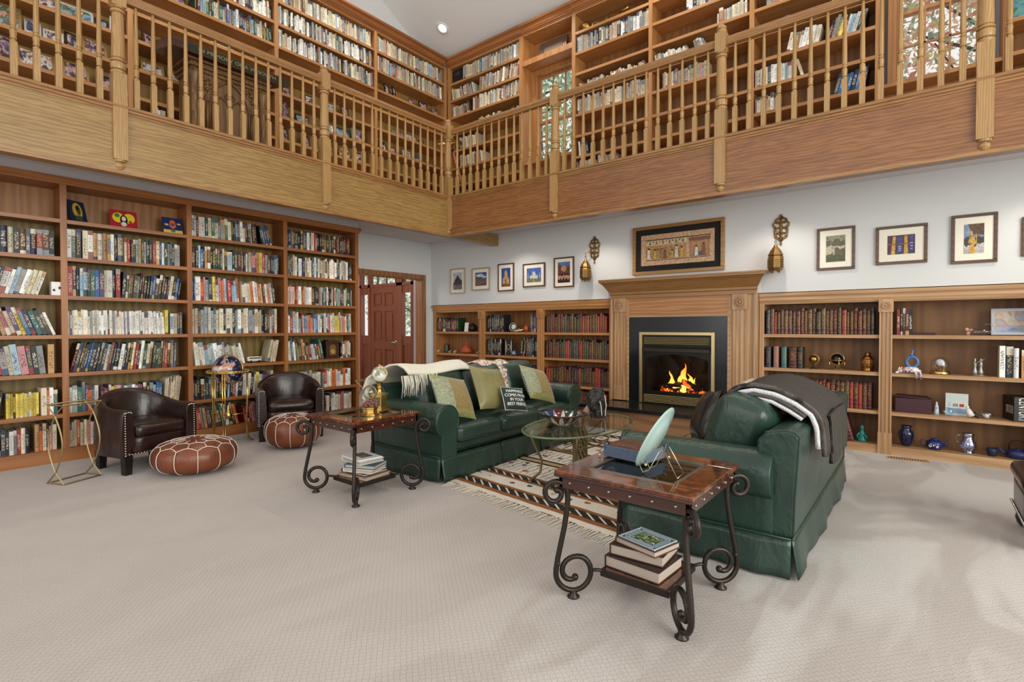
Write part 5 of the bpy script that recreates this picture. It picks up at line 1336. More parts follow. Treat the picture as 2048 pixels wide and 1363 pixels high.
m.tube([(.19*cos(2*pi*k/32), .37*sin(2*pi*k/32), .30) for k in range(32)], .007, 6, closed=True)
rr = random.Random(12)
for k in range(8):
    a = 2*pi*k/8; m.tube([(.19*cos(a), .37*sin(a), .30), (.12*cos(a+.3), .24*sin(a+.3), .26), (.05*cos(a+.6), .1*sin(a+.6), .29), (.09*cos(a+1.2), .16*sin(a+1.2), .34), (.17*cos(a+1), .30*sin(a+1), .36), (.2*cos(a+.8), .38*sin(a+.8), .428)], .0045, 5)
m.build('vine_ring', bronze, ct, smooth=True)
m = MB()
for k in range(10):
    a = 2*pi*k/10; m.tube([(.055*cos(a+t*.5), .055*sin(a+t*.5), .432-.42*t/6) for t in range(7)], .013, 5)
m.build('woven_column', plain('twisted_straw', '7A6C46', .6, .3, bump=.3), ct, smooth=True)
bw = thing('bowl', 'mirrored harlequin mosaic bowl with a thin metal rim handle', 'bowl', (-2.40, 3.70, .468))
m = MB(); m.lathe([(.0001, .002), (.05, .002), (.09, .02), (.14, .055), (.175, .095), (.18, .10), (.172, .10), (.135, .06), (.085, .026), (.0001, .012)], (0, 0, 0), 32)
mo = NT('harlequin_mosaic'); o_ = mo.obj(); s_ = mo.sep(o_); an = mo.math('ARCTAN2', s_[1], s_[0])
wv = mo.math('ABSOLUTE', mo.math('SUBTRACT', mo.math('FRACT', mo.math('MULTIPLY', an, 12/(2*pi))), .5))
cell = mo.math('FLOOR', mo.math('MULTIPLY', an, 12/(2*pi)))
rn = mo.n('TexWhiteNoise', {'noise_dimensions': '1D'}, W=cell).outputs[0]
tri = mo.math('LESS_THAN', wv, mo.math('MULTIPLY', s_[2], 4.6))
cc = mo.ramp(rn, [(0, lin('5E1A24')), (.25, lin('2A1A1C')), (.45, lin('2C3F66')), (.6, lin('6B4A30')), (.75, lin('1F3A2E')), (.9, lin('8A2A30'))], 'CONSTANT')
mo.p(Base_Color=mo.mix(tri, lin('D9D9D4'), cc), Roughness=.12, Metallic=mo.math('MULTIPLY_ADD', tri, -.6, .75)); m.build('body', mo.mat, bw, smooth=True)
m = MB(); m.tube([(.215*cos(2*pi*k/36)*1.0, .19*sin(2*pi*k/36), .098+.004*cos(4*pi*k/36)) for k in range(36)], .006, 6, closed=True); m.tube([(.0, -.19, .098), (.0, -.25, .115), (.04, -.26, .118), (.06, -.18, .10)], .004, 5); m.tube([(.0, .19, .098), (.0, .25, .115), (-.04, .26, .118), (-.06, .18, .10)], .004, 5)
m.build('rim_handle', iron, bw, smooth=True)
sv = thing('carving', 'rough black stone carving of a head standing on the glass table', 'sculpture', (-2.36, 4.24, .468), R(20))
st_ = NT('black_stone'); nn = st_.noise(st_.obj(), 30, 4, .65); st_.p(Base_Color=st_.ramp(nn, [(.35, lin('0C0B0B')), (.6, lin('2C2A2A')), (.75, lin('8A8480'))]), Roughness=.3); st_.bump(nn, .9, .02)
m = MB(); rr = random.Random(6); K, n = 16, 18
for i in range(K+1):
    t = i/K; z = .27*t; r0 = .075+.02*sin(t*2.2)-.035*max(0, t-.72)/.28*1.2; ox = -.02*sin(t*3)
    for k in range(n):
        a = 2*pi*k/n; f = 1+.22*max(0, sin(t*15+2*sin(a*2)))*rr.uniform(.3, 1)+.10*sin(a*5+t*9)
        face = 1+.22*math.exp(-((a-pi*1.5)/.5)**2)*(1 if .3 < t < .75 else .3)
        m.v.append((r0*f*face*cos(a)*.85+ox, r0*f*face*sin(a)*1.0, z))
for i in range(K):
    for k in range(n): m.f.append((i*n+k, i*n+(k+1) % n, (i+1)*n+(k+1) % n, (i+1)*n+k)); m.m.append(0)
m.f.append(tuple(reversed(range(n)))); m.m.append(0); m.f.append(tuple(K*n+k for k in range(n))); m.m.append(0)
m.build('body', st_.mat, sv)
m = MB(); m.tube([(-.07, -.03, .10), (-.10, -.05, .05), (-.10, -.03, .02)], [.03, .035, .028], 8); m.build('pink_side', plain('pinkish_stone', 'A0807A', .5, bump=.4), sv, smooth=True)
m = MB(); m.tube([(.02, -.085, .2), (.045, -.095, .12), (.05, -.085, .03)], .004, 5); m.tube([(.07, -.04, .21), (.085, -.05, .12), (.075, -.05, .02)], .004, 5); m.build('white_veins', chalk, sv)
# ---------------------------------------------------------------- things on the near end table
def jeans():
    m = NT('denim'); o = m.obj(); n = m.noise(o, 120, 2); w = m.n('TexWave', {'wave_type': 'BANDS', 'bands_direction': 'DIAGONAL'}, Vector=o, Scale=160.0).outputs[1]
    m.p(Base_Color=m.mix(m.math('MULTIPLY_ADD', n, .6, m.math('MULTIPLY', w, .4)), lin('37445A'), lin('76849C')), Roughness=.9); m.bump(w, .4, .003); return m.mat
denim = jeans()
bk = thing('basket', 'blue denim tray basket with woven brown leather top and bead ties', 'basket', (T1[0]-.13, T1[1]+.11, .622), R(-8))
m = MB(); a, b, h = .125, .095, .062
for x0, x1, y0, y1 in ((-a, a, -b, -b+.012), (-a, a, b-.012, b), (-a, -a+.012, -b+.012, b-.012), (a-.012, a, -b+.012, b-.012)): m.box(x0, x1, y0, y1, .003, h)
m.box(-a+.012, a-.012, -b+.012, b-.012, .003, .012); m.build('denim_sides', denim, bk, bevel=.004)
wv = NT('woven_leather'); br_ = wv.n('TexBrick', {'offset': .5}, Vector=wv.map(wv.obj(), (1, 1, 1)), Color1=lin('7A4A32'), Color2=lin('5A3424'), Mortar=lin('2A160E'), Scale=26.0, Mortar_Size=.03)
wv.p(Base_Color=br_.outputs[0], Roughness=.5); wv.bump(br_.outputs[1], -.5, .004)
m = MB(); m.rbox((0, 0, .058), (2*a-.03, 2*b-.03, .03), .008, 6, 0, (0, 0, .006)); m.build('woven_top', wv.mat, bk, smooth=True)
for sx in (-1, 1):
    for sy in (-1, 1):
        m = MB(); m.tube([(sx*(a-.02), sy*b, .05), (sx*(a+.004), sy*(b+.006), .075), (sx*(a+.006), sy*(b-.02), .05)], .004, 5); m.tube([(sx*a, sy*b, .055), (sx*(a+.015), sy*(b+.01), .03), (sx*(a+.012), sy*(b+.014), .006)], .002, 4)
        tie = m.build('tie', denim, bk, smooth=True); m = MB(); m.ball((sx*(a+.013), sy*(b+.014), .008), .007, 8); m.build('bead', col('bead', 'D9C9A0', .4), tie, smooth=True)
ps = thing('plate', 'pale aqua glass plate propped on a wire stand', 'plate', (T1[0]+.10, T1[1]-.08, .62), R(4))
mt = Matrix.Translation((-.015, 0, .158)) @ Matrix.Rotation(R(-63), 4, 'Y') @ Matrix.Scale(1.08, 4)
m = MB(); m.lathe([(.0001, .0), (.075, .0), (.085, .004), (.12, .014), (.147, .016), (.149, .019), (.12, .019), (.085, .009), (.075, .006), (.0001, .006)], (0, 0, 0), 40, 0, mt)
aq = NT('aqua_glass'); aq.p(Base_Color=lin('BFDAD6'), Roughness=.15, Transmission_Weight=.25, Alpha=1.0); m.build('dish', aq.mat, ps, smooth=True)
m = MB(); wire = plain('wire', 'D9C79A', .25, .9)
for s_ in (-1, 1):
    m.tube([(-.095, s_*.045, .045), (-.075, s_*.045, .004), (-.045, s_*.045, .02), (.0, s_*.045, .11), (.02, s_*.04, .12), (.085, s_*.05, .003)], .0022, 5)
m.tube([(.0, -.045, .11), (.0, .045, .11)], .0022, 5); m.tube([(.085, -.05, .003), (.085, .05, .003)], .0022, 5); m.build('wire_stand', wire, ps, smooth=True)
def big_book(name, label, size, loc, rz, cover, extra=None):
    w, d, h = size; t = thing(name, label, 'book', loc, R(rz))
    m = MB(); m.box(-w/2, w/2, -d/2, d/2, 0, .004); m.box(-w/2, w/2, -d/2, d/2, h-.004, h); m.box(-w/2, -w/2+.006, -d/2, d/2, .004, h-.004); m.build('cover', cover, t, bevel=.0015)
    bx(-w/2+.006, w/2-.006, -d/2+.006, d/2-.006, .004, h-.004).build('pages', col('page_side', 'B4A498', .8), t)
    return t
ZT = .126
t = big_book('photo_album', 'thick dark brown photo album with cream pages on the lower shelf of the near table', (.29, .25, .055), (T1[0]-.02, T1[1]-.01, ZT), -4, col('album', '2E1A14', .4))
t = big_book('photo_album', 'brown leather album stacked second on the lower shelf of the near table', (.27, .23, .05), (T1[0]-.03, T1[1]+.02, ZT+.056), 3, col('album2', '3C2419', .4))
t = big_book('journal', 'jewelled journal with green mosaic panel, topmost on the near table shelf', (.24, .20, .03), (T1[0]-.005, T1[1]-.0, ZT+.107), -14, col('journal', '5A3A26', .4))
gm = NT('green_mosaic'); v = gm.n('TexVoronoi', Vector=gm.obj(), Scale=70.0); gm.p(Base_Color=gm.ramp(gm.sep(v.outputs['Color'])[0], [(0, lin('3E5A34')), (.4, lin('8FA878')), (.7, lin('C9D2B0')), (.9, lin('54402A'))]), Roughness=.2)
bx(-.06, .06, -.045, .045, .03, .034).build('mosaic_panel', gm.mat, t, bevel=.001)
m = MB()
for k in range(22):
    for s_ in (-1, 1): m.ball((-.105+.21*k/21, s_*.085, .031), .006, 6, k=4)
for k in range(16):
    for s_ in (-1, 1): m.ball((s_*.105, -.08+.16*k/15, .031), .006, 6, k=4)
m.build('pearl_border', plain('pearl', 'A9BCC4', .2, .3), t, smooth=True)
m = MB()
for k in range(18):
    for s_ in (-1, 1): m.cbox((-.08+.16*k/17, s_*.064, .032), (.006, .022, .004)); m.cbox((s_*.081, -.055+.11*k/17, .032), (.026, .004, .004))
m.build('inlay', plain('inlay_blue', 'A8B8C6', .3), t)
# ---------------------------------------------------------------- things on the table by the three-seat sofa
gt = thing('globe_trophy', 'gold pedestal globe with a pale sphere, taller of the two ornaments', 'ornament', (T2[0]+.01, T2[1]+.14, .62), R(20))
m = MB(); m.box(-.065, .065, -.065, .065, 0, .014); m.box(-.05, .05, -.05, .05, .014, .03); m.box(-.042, .042, -.042, .042, .03, .13); m.box(-.052, .052, -.052, .052, .13, .142)
m.lathe([(.03, .142), (.018, .155), (.012, .175), (.02, .19), (.012, .205), (.024, .222), (.03, .232), (.02, .236)], (0, 0, 0), 14); m.build('pedestal', brass, gt, smooth=False)
gw = NT('pale_globe'); nn = gw.noise(gw.obj(), 16, 3); gw.p(Base_Color=gw.ramp(nn, [(.46, lin('E7E6DC')), (.52, lin('A8B09A')), (.6, lin('8A7A5A'))]), Roughness=.12, Coat_Weight=.5)
m = MB(); m.ball((0, 0, .298), .066, 22, k=14); m.build('sphere', gw.mat, gt, smooth=True)
m = MB(); m.tube([(.071*cos(R(t)), 0, .298+.071*sin(R(t))) for t in range(-90, 100, 12)], .0035, 5); m.ball((0, 0, .37), .009, 8); m.build('meridian', brass, gt, smooth=True)
m = MB(); m.box(-.03, .03, -.0435, -.042, .045, .115); m.build('plaque', col('plaque', '5A5A3A', .3), gt)
gc = thing('glass_ball_clock', 'glass ball clock with dried flowers on a gold base, near the table front', 'clock', (T2[0]+.115, T2[1]-.03, .62), R(35))
m = MB(); m.lathe([(.075, 0), (.075, .012), (.058, .018), (.058, .05), (.066, .055), (.066, .063), (.03, .066), (.0001, .066)], (0, 0, 0), 8); m.build('base', brass, gc)
m = MB(); m.ball((0, 0, .175), .055, 22, k=14); m.build('glass_ball', clear_glass, gc, smooth=True)
m = MB(); m.tube([(.05*cos(R(t)), 0, .175+.05*sin(R(t))) for t in range(0, 360, 15)], .006, 6, closed=True); m.tube([(0, -.012, .15), (0, -.012, .20)], .003, 5); m.tube([(0, -.012, .175), (.02, -.012, .19)], .003, 5); m.ball((0, 0, .175), .018, 10); m.build('movement', gold, gc, smooth=True)
m = MB(); rr = random.Random(9)
for k in range(60): a = rr.uniform(0, 6.3); r = rr.uniform(.02, .06); m.ball((r*cos(a), r*sin(a), rr.uniform(.068, .12)), rr.uniform(.005, .011), 6, k=4)
m.build('dried_flowers', plain('dried_petals', '8A5A52', .8, bump=.3), gc)['kind'] = 'stuff'
zz = ZT
for nm, lb, sz, dx, dy, rz, cv in (('book', 'large tan hardback lying lowest on the shelf of the sofa-side table', (.31, .25, .025), 0, 0, 6, col('bk_tan', 'A08468')), ('book', 'dark brown hardback lying second in the pile on the sofa-side table', (.29, .23, .02), -.015, .01, 2, col('bk_dark', '2A1E1A')),
        ('book', 'white hardback under the teal book on the sofa-side table shelf', (.26, .21, .028), .02, -.01, 20, col('bk_white', 'E4E6E8')), ('book', 'teal hardback in the pile on the sofa-side table shelf', (.26, .21, .03), .02, .0, 24, col('bk_teal', '1F5468')), ('book', 'white paperback under the magazine on the sofa-side table', (.27, .22, .03), -.035, .01, -4, col('bk_w2', 'DDE3E6'))):
    big_book(nm, lb, sz, (T2[0]+dx, T2[1]+dy, zz), rz, cv); zz += sz[2]+.001
mg = thing('magazine', 'white magazine with a dark group photo on its cover, topmost in the pile', 'magazine', (T2[0]-.045, T2[1]+.005, zz), R(-6))
bx(-.135, .135, -.105, .105, 0, .008).build('pages', col('mag', 'ECEEF0', .5), mg)
pm = NT('group_photo'); nn = pm.noise(pm.obj(), 60, 3); pm.p(Base_Color=pm.ramp(nn, [(.4, lin('1C1A1E')), (.55, lin('5A4A44')), (.7, lin('B9A79A'))]), Roughness=.3); bx(-.085, .075, -.04, .06, .008, .0085).build('cover_photo', pm.mat, mg)
# ---------------------------------------------------------------- brass-legged globe and gold lens-shaped stands
gl = thing('floor_globe', 'blue gemstone globe in a brass floor stand between the tub chairs', 'globe', (-6.07, 2.53, 0))
gm_ = NT('globe_map'); o_ = gm_.obj(); nn = gm_.noise(o_, 5.5, 4, .55, .6)
gm_.p(Base_Color=gm_.ramp(nn, [(.46, lin('141A3E')), (.50, lin('1C2450')), (.51, lin('A89A8A')), (.55, lin('B0603A')), (.62, lin('D8CFC4')), (.68, lin('7A6A8A'))]), Roughness=.12, Coat_Weight=.6)
m = MB(); m.ball((0, 0, 0), .163, 32, k=20); b_ = m.build('sphere', gm_.mat, gl, (0, 0, .825), smooth=True)
m = MB(); m.tube([Vector((.172*cos(R(t)), 0, .825+.172*sin(R(t)))) for t in range(0, 360, 10)], .005, 6, closed=True); m.build('meridian', brass, gl, None, R(35), smooth=True)
m = MB()
for z in (.80, .815): m.tube([(.205*cos(R(t)), .205*sin(R(t)), z) for t in range(0, 360, 10)], .008, 6, closed=True)
for k in range(36): a = R(10*k); m.tube([(.195*cos(a), .195*sin(a), .807), (.216*cos(a), .216*sin(a), .807)], .008, 4)
m.build('horizon_ring', brass, gl, smooth=True)
for q in range(3):
    a = R(-35+120*q); c_, s_ = cos(a), sin(a); m = MB()
    for off in (-.012, .012): m.tube([(r*c_-off*s_, r*s_+off*c_, z) for r, z in ((.205, .80), (.20, .5), (.19, .25), (.195, .1), (.22, .03), (.255, .006))], .008, 6)
    m.build('leg', brass, gl, smooth=True)
m = MB()
for q in range(3): a = R(-35+120*q); m.tube([(0, 0, .32), (.19*cos(a), .19*sin(a), .32)], .006, 6)
m.lathe([(.0001, .28), (.03, .29), (.045, .32), (.02, .35), (.012, .42), (.0001, .44)], (0, 0, 0), 12); m.build('stretcher', brass, gl, smooth=True)
brush = plain('brushed_gold', 'A38F66', .4, .85)
def lens_stand(label, A, B, H_):
    # two lens-shaped ends of flat bar joined by bars at top and bottom; A and B are the end centres
    A, B = Vector((*A, 0)), Vector((*B, 0)); c = (A+B)/2; t = thing('accent_stand', label, 'stand', tuple(c), 0, 'brushed gold lens-shaped stands')
    d = (B-A).normalized(); wd = Vector((d.y, -d.x, 0)); hm = H_/2
    for e in (A-c, B-c):
        m = MB()
        for s_ in (-1, 1):
            pts = []
            for k in range(29):
                z = H_*k/28; u = abs(z-hm)/hm; x = .078*cos(pi/2*u/.72) if u < .72 else -(u-.72)*.34
                pts.append(e+wd*(s_*x)+Vector((0, 0, z+.004)))
            m.tube(pts, .007, 4)
        m.build('lens_end', brush, t)
    for z, nm in ((.006, 'floor_bar'), (H_, 'top_rim')):
        m = MB(); m.tube([A-c-wd*.09+Vector((0, 0, z)), B-c-wd*.09+Vector((0, 0, z)), B-c+wd*.09+Vector((0, 0, z)), A-c+wd*.09+Vector((0, 0, z))], .007, 4, closed=True)
        m.build(nm, brush, t)
lens_stand('brushed gold lens-shaped side table frame without a top, left of the near tub chair', (-5.60, .975), (-5.72, 1.25), .655)
lens_stand('brushed gold lens-shaped frame behind the sofa-side table, beyond the tub chair', (-5.55, 3.92), (-5.67, 4.2), .62)
# ---------------------------------------------------------------- curios on the low bookcases
def snap(z, zs): return min(zs, key=lambda q: abs(q-z))
def onR(px, py, d=.10, zs=ZRL):
    p = ony(px, py, YR+d); p.z = snap(p.z, zs)+.001; return p
def onLl(px, py, d=.08, zs=ZLL):
    p = onx(px, py, XL-d); p.z = snap(p.z, zs)+.001; return p
def lathe_thing(name, label, cat, p, pieces, rz=0, n=20, group=None):
    t = thing(name, label, cat, tuple(p), rz, group)
    for nm, prof, mat in pieces: MB().lathe(prof, (0, 0, 0), n).build(nm, mat, t, smooth=True)
    return t
cobalt = plain('cobalt_glaze', '14183F', .12, Coat_Weight=.5); blue_en = plain('blue_enamel', '202C66', .18); turq = plain('turquoise_glaze', '1F7C78', .3)
porc = plain('porcelain', 'DEDCD8', .25); terra = plain('terracotta', 'B4552C', .55); bblack = plain('matte_black', '141211', .5)
sc = 1.0
# second shelf from the top, first bay
t = thing('desk_globe', 'little brass globe on a dark turned stand, first curio from the left', 'globe', onR(1627, 733, .12))
MB().lathe([(.038, 0), (.038, .006), (.012, .014), (.008, .03), (.014, .045), (.005, .055)], (0, 0, 0), 16).build('stand', bblack, t, smooth=True)
MB().ball((0, 0, .105), .044, 18, k=10).build('sphere', gold, t, smooth=True)
m = MB(); m.tube([(.054*sin(R(a)), 0, .105+.054*cos(R(a))) for a in range(-20, 200, 15)], .004, 5); m.build('meridian', brass, t, smooth=True)
t = thing('gimbal_globe', 'black globe in a brass four-legged gimbal ring on the shelf', 'globe', onR(1674, 736, .13))
MB().lathe([(.07, 0), (.07, .008), (.064, .012), (.0001, .012)], (0, 0, 0), 20).build('base', darkwood, t, smooth=True)
MB().ball((0, 0, .115), .058, 20, k=12).build('sphere', plain('black_globe', '0B0C0E', .1), t, smooth=True)
m = MB(); m.tube([(.075*cos(R(a)), .075*sin(R(a)), .105) for a in range(0, 360, 15)], .0045, 5, closed=True); m.tube([(.066*cos(R(a)), 0, .115+.066*sin(R(a))) for a in range(0, 360, 15)], .0035, 5, closed=True)
for q in range(4): a = R(20+90*q); m.tube([(.075*cos(a), .075*sin(a), .105), (.072*cos(a), .072*sin(a), .06), (.066*cos(a), .066*sin(a), .012)], [.004, .006, .004], 6)
m.build('gimbal', brass, t, smooth=True)
copper = plain('copper_brass', 'B07A42', .25, 1)
t = thing('ship_lantern', 'copper ship lantern with ribbed glass, third curio of the shelf', 'lantern', onR(1735, 737, .12))
MB().lathe([(.058, 0), (.058, .012), (.05, .02), (.055, .03), (.055, .036), (.046, .04), (.0001, .04)], (0, 0, 0), 20).build('base', copper, t, smooth=True)
MB().lathe([(.046, .04), (.05, .06), (.05, .115), (.046, .13)], (0, 0, 0), 20).build('glass', plain('amber_glass', 'A8703A', .1, .3), t, smooth=True)
MB().lathe([(.052, .128), (.05, .14), (.04, .155), (.026, .17), (.026, .185), (.032, .19), (.014, .198), (.0001, .198)], (0, 0, 0), 20).build('cap', copper, t, smooth=True)
m = MB()
for k in range(8): a = 2*pi*k/8; m.tube([(.055*cos(a), .055*sin(a), .035), (.055*cos(a), .055*sin(a), .132)], .003, 5)
for z in (.065, .085, .105): m.tube([(.055*cos(R(a)), .055*sin(R(a)), z) for a in range(0, 360, 20)], .0025, 5, closed=True)
m.build('guard', copper, t, smooth=True)
# bottom shelf, first bay: turquoise seated figurine
t = thing('figurine', 'turquoise seated figurine on the bottom shelf beside a leaning book', 'figurine', onR(1724, 880, .10))
m = MB(); m.lathe([(.045, 0), (.047, .015), (.036, .03), (.034, .04), (.03, .07), (.024, .10), (.012, .115), (.016, .125), (.02, .14), (.016, .16), (.008, .17), (.0001, .175)], (0, 0, 0), 16, 0, None, 1, .8); m.tube([(.03, -.02, .03), (.045, -.025, .05), (.02, -.03, .075)], .01, 6); m.tube([(-.03, -.02, .03), (-.045, -.02, .06), (-.022, -.02, .09)], .01, 6); m.build('body', turq, t, smooth=True)
# second bay
t = big_book('book', 'maroon paperback lying flat on the top shelf beside green spines', (.14, .31, .022), onR(1832, 664, .12), 90, col('maroon_bk', '3E1820'))
t = thing('figurine', 'pink and white shell bud figurine by the glass swan dish', 'figurine', onR(1936, 664, .12))
m = MB(); m.lathe([(.02, 0), (.012, .015), (.02, .03), (.0001, .04)], (0, 0, 0), 10)
for a, z in ((0, .045), (2.1, .05), (4.2, .055)): m.ball((.02*cos(a), .015*sin(a), z), .018, 10)
m.build('body', plain('shell_pink', 'C79A86', .3), t, smooth=True)
t = thing('swan_dish', 'clear glass swan-shaped dish next to the silver photo frame', 'dish', onR(1962, 665, .08))
m = MB(); m.lathe([(.0001, .004), (.03, .004), (.06, .02), (.07, .05), (.066, .05), (.056, .024), (.0001, .012)], (0, 0, 0), 20, 0, None, 1.1, .6); m.tube([(.065, 0, .03), (.085, 0, .04), (.075, 0, .1), (.045, 0, .11), (.03, 0, .095)], .007, 6); m.build('body', clear_glass, t, smooth=True)
def photo_mat(name, stops, sc=7):
    m = NT(name); oi = m.n('ObjectInfo'); v = m.n('VectorMath', {'operation': 'ADD'}, i0=m.obj(), i1=m.n('CombineXYZ', X=m.math('MULTIPLY', oi.outputs['Random'], 40), Y=0.0, Z=m.math('MULTIPLY', oi.outputs['Random'], 13)).outputs[0]).outputs[0]
    m.p(Base_Color=m.ramp(m.noise(v, sc, 2.5, .55, .5), [(p, lin(c)) for p, c in stops]), Roughness=.25); return m.mat
snap_a = photo_mat('snapshot_family', [(.30, '1E2A48'), (.42, '4A4F66'), (.48, 'C8A592'), (.56, 'E8E0D6'), (.66, '7A8CA8'), (.8, '2A2428')], 16)
snap_b = photo_mat('snapshot_portrait', [(.3, '2A2030'), (.45, '6B4A58'), (.52, 'D9B8A8'), (.6, '8A7AA0'), (.75, '3A4A3A')], 15)
snap_c = photo_mat('snapshot_outdoor', [(.3, '4A6A8A'), (.45, '9AB8C8'), (.55, '3E5A3A'), (.62, 'B07A5A'), (.75, 'E6E2DA')], 13)
def frame_thing(label, p, w, h, fm, pic, tilt=10, rz=0, bw=.016, group=None, mat_=None, axis='L'):
    base = R(90) if axis == 'L' else 0
    t = thing('framed_photo', label, 'photo frame', tuple(p), base+R(rz), group)
    t.location.z += .004
    mt = Matrix.Rotation(R(-tilt), 4, 'X')
    m = MB()
    for a, b, c, d in ((-w/2, w/2, 0, bw), (-w/2, w/2, h-bw, h), (-w/2, -w/2+bw, bw, h-bw), (w/2-bw, w/2, bw, h-bw)): m.box(a, b, -.008, .008, c, d, 0, mt)
    m.add([mt @ Vector((-.02, .01, h*.8)), mt @ Vector((.02, .01, h*.8)), Vector((.02, h*.32, .001)), Vector((-.02, h*.32, .001))], [(0, 1, 2, 3)])
    m.build('frame', fm, t)
    m = MB(); m.box(-w/2+bw, w/2-bw, -.003, .002, bw, h-bw, 0, mt)
    if mat_:
        m.build('mat_board', mat_, t); e = bw+min(w, h)*.13
        m = MB(); m.box(-w/2+e, w/2-e, -.0045, -.003, e, h-e, 0, mt)
    m.build('photo', pic, t)
    return t
sp = onR(2026, 667, .16)
t = frame_thing('wide silver photo frame with a glossy beach portrait on the top right shelf', sp, .30, .255, sil, photo_mat('beach_photo', [(.3, '6A84B8'), (.45, 'B8C0D8'), (.52, 'C9A38A'), (.6, 'E2D8C8'), (.75, '8A7A4A')], 7), 12, 0, .026, None, None, 'R')
# third shelf, second bay
t = thing('figurine', 'patchwork cat figurine with a blue ring tail lying on the shelf edge', 'figurine', onR(1824, 742, .02))
cat = NT('patchwork_glaze'); v = cat.n('TexVoronoi', Vector=cat.obj(), Scale=60.0); cat.p(Base_Color=cat.ramp(cat.sep(v.outputs['Color'])[0], [(0, lin('E4DCD6')), (.35, lin('C98A84')), (.55, lin('7A8CB8')), (.75, lin('F0EBE4')), (.9, lin('3A4468'))], 'CONSTANT'), Roughness=.25)
m = MB(); m.tube([(-.075, -.01, .03), (-.03, -.01, .038), (.03, -.01, .034), (.07, -.012, .02)], [.026, .03, .032, .02], 10); m.ball((-.092, -.015, .03), .026, 12); m.tube([(.06, -.045, .02), (.07, -.055, -.01), (.072, -.055, -.05)], [.014, .012, .009], 8); m.tube([(.03, -.045, .015), (.036, -.056, -.015), (.036, -.056, -.045)], [.012, .010, .008], 8)
m.tube([(-.11, -.03, .012), (-.13, -.04, .006)], .011, 8); m.tube([(-.10, -.012, .05), (-.103, -.012, .066)], [.01, .002], 6); m.tube([(-.082, -.012, .05), (-.08, -.012, .066)], [.01, .002], 6); m.build('body', cat.mat, t, smooth=True)
m = MB(); m.tube([(.0+.045*cos(R(a)), 0, .115+.052*sin(R(a))) for a in range(0, 360, 15)], .016, 9, closed=True); m.tube([(.0, 0, .165), (-.006, 0, .195), (.004, 0, .225), (-.012, 0, .245)], [.016, .013, .010, .006], 8); m.build('ring_tail', plain('blue_mosaic', '4A6A98', .3, bump=.4, bscale=120), t, smooth=True)
t = thing('dome_clock', 'brass anniversary clock under a glass dome on the third shelf', 'clock', onR(1880, 741, .13))
MB().lathe([(.085, 0), (.088, .01), (.078, .018), (.082, .026), (.0001, .028)], (0, 0, 0), 26).build('base', brass, t, smooth=True)
m = MB(); m.lathe([(.03, .085), (.04, .088), (.0001, .095)], (0, 0, 0), 18); m.tube([(-.03, 0, .028), (-.03, 0, .09)], .004, 6); m.tube([(.03, 0, .028), (.03, 0, .09)], .004, 6)
for k in range(4): a = k*pi/2; m.ball((.022*cos(a), .022*sin(a), .045), .011, 8)
m.build('movement', gold, t, smooth=True)
m = MB(); m.lathe([(.034, -.004), (.034, .004), (.0001, .005)], (0, 0, 0), 24, 0, Matrix.Translation((0, -.012, .115)) @ Matrix.Rotation(R(90), 4, 'X')); m.build('dial', porc, t, smooth=True)
MB().lathe([(.072, .028), (.074, .09), (.066, .13), (.045, .158), (.0001, .168)], (0, 0, 0), 26).build('glass_dome', clear_glass, t, smooth=True)
t = thing('figurine', 'pewter figurine of a dancing couple beside the pale books', 'figurine', onR(1955, 745, .12))
m = MB()
for x in (-.02, .022): m.lathe([(.026, 0), (.022, .04), (.012, .08), (.018, .105), (.015, .13), (.006, .14), (.012, .155), (.0001, .172)], (x, 0, 0), 10)
m.tube([(-.02, -.01, .12), (.0, -.02, .13), (.03, -.01, .15), (.05, 0, .16)], .006, 6); m.cbox((0, 0, .003), (.12, .06, .006)); m.build('body', plain('pewter', '9A958E', .3, .7), t, smooth=True)
# second shelf, second bay
t = thing('storage_box', 'maroon storage box with lid ajar on the second shelf up', 'box', onR(1826, 820, .16))
bx(-.145, .145, -.10, .10, 0, .145).build('body', col('maroon_box', '42202A', .5), t, bevel=.003)
mt = Matrix.Translation((.0, 0, .147)) @ Matrix.Rotation(R(2), 4, 'Y'); m = MB(); m.box(-.14, .12, -.10, .10, .003, .016, 0, mt); m.build('lid', col('box_lid', '33191F', .5), t)
t = thing('figurine', 'small white and blue standing figurine between maroon box and card', 'figurine', onR(1873, 823, .10))
m = MB(); m.lathe([(.022, 0), (.02, .03), (.016, .07), (.014, .09), (.006, .1), (.011, .112), (.0001, .128)], (0, 0, 0), 12); m.tube([(.012, -.01, .08), (.0, -.02, .06)], .006, 6); m.build('body', plain('pale_blue_glaze', 'C3CBD6', .25), t, smooth=True)
t = thing('greeting_card', 'standing white card printed with pictures and a red square', 'card', onR(1913, 823, .14), R(-6))
mt = Matrix.Rotation(R(-8), 4, 'X'); m = MB(); m.box(-.085, .085, 0, .003, 0, .215, 0, mt); m.box(-.085, .085, .03, .033, 0, .21, 0, Matrix.Rotation(R(6), 4, 'X'))
for x0, x1, z0, z1, q in ((-.07, .07, .195, .202, 1), (-.07, .04, .182, .187, 1), (-.02, .05, .135, .165, 1), (.02, .055, .085, .115, 2), (-.03, .01, .085, .115, 3), (-.07, .07, .02, .07, 4), (-.07, -.04, .085, .17, 5)): m.box(x0, x1, -.001, 0, z0, z1, q, mt)
m.build('panels', [col('card', 'D5E0DE', .5), col('card_ink', '3A4A58'), col('card_red', 'B0343A'), col('card_tan', 'A88A7A'), col('card_blue', '8AA8C8'), col('card_pale', 'B8CCCE')], t)
t = thing('paperweight', 'thick clear glass disc standing in front of the card', 'paperweight', onR(1896, 824, .07))
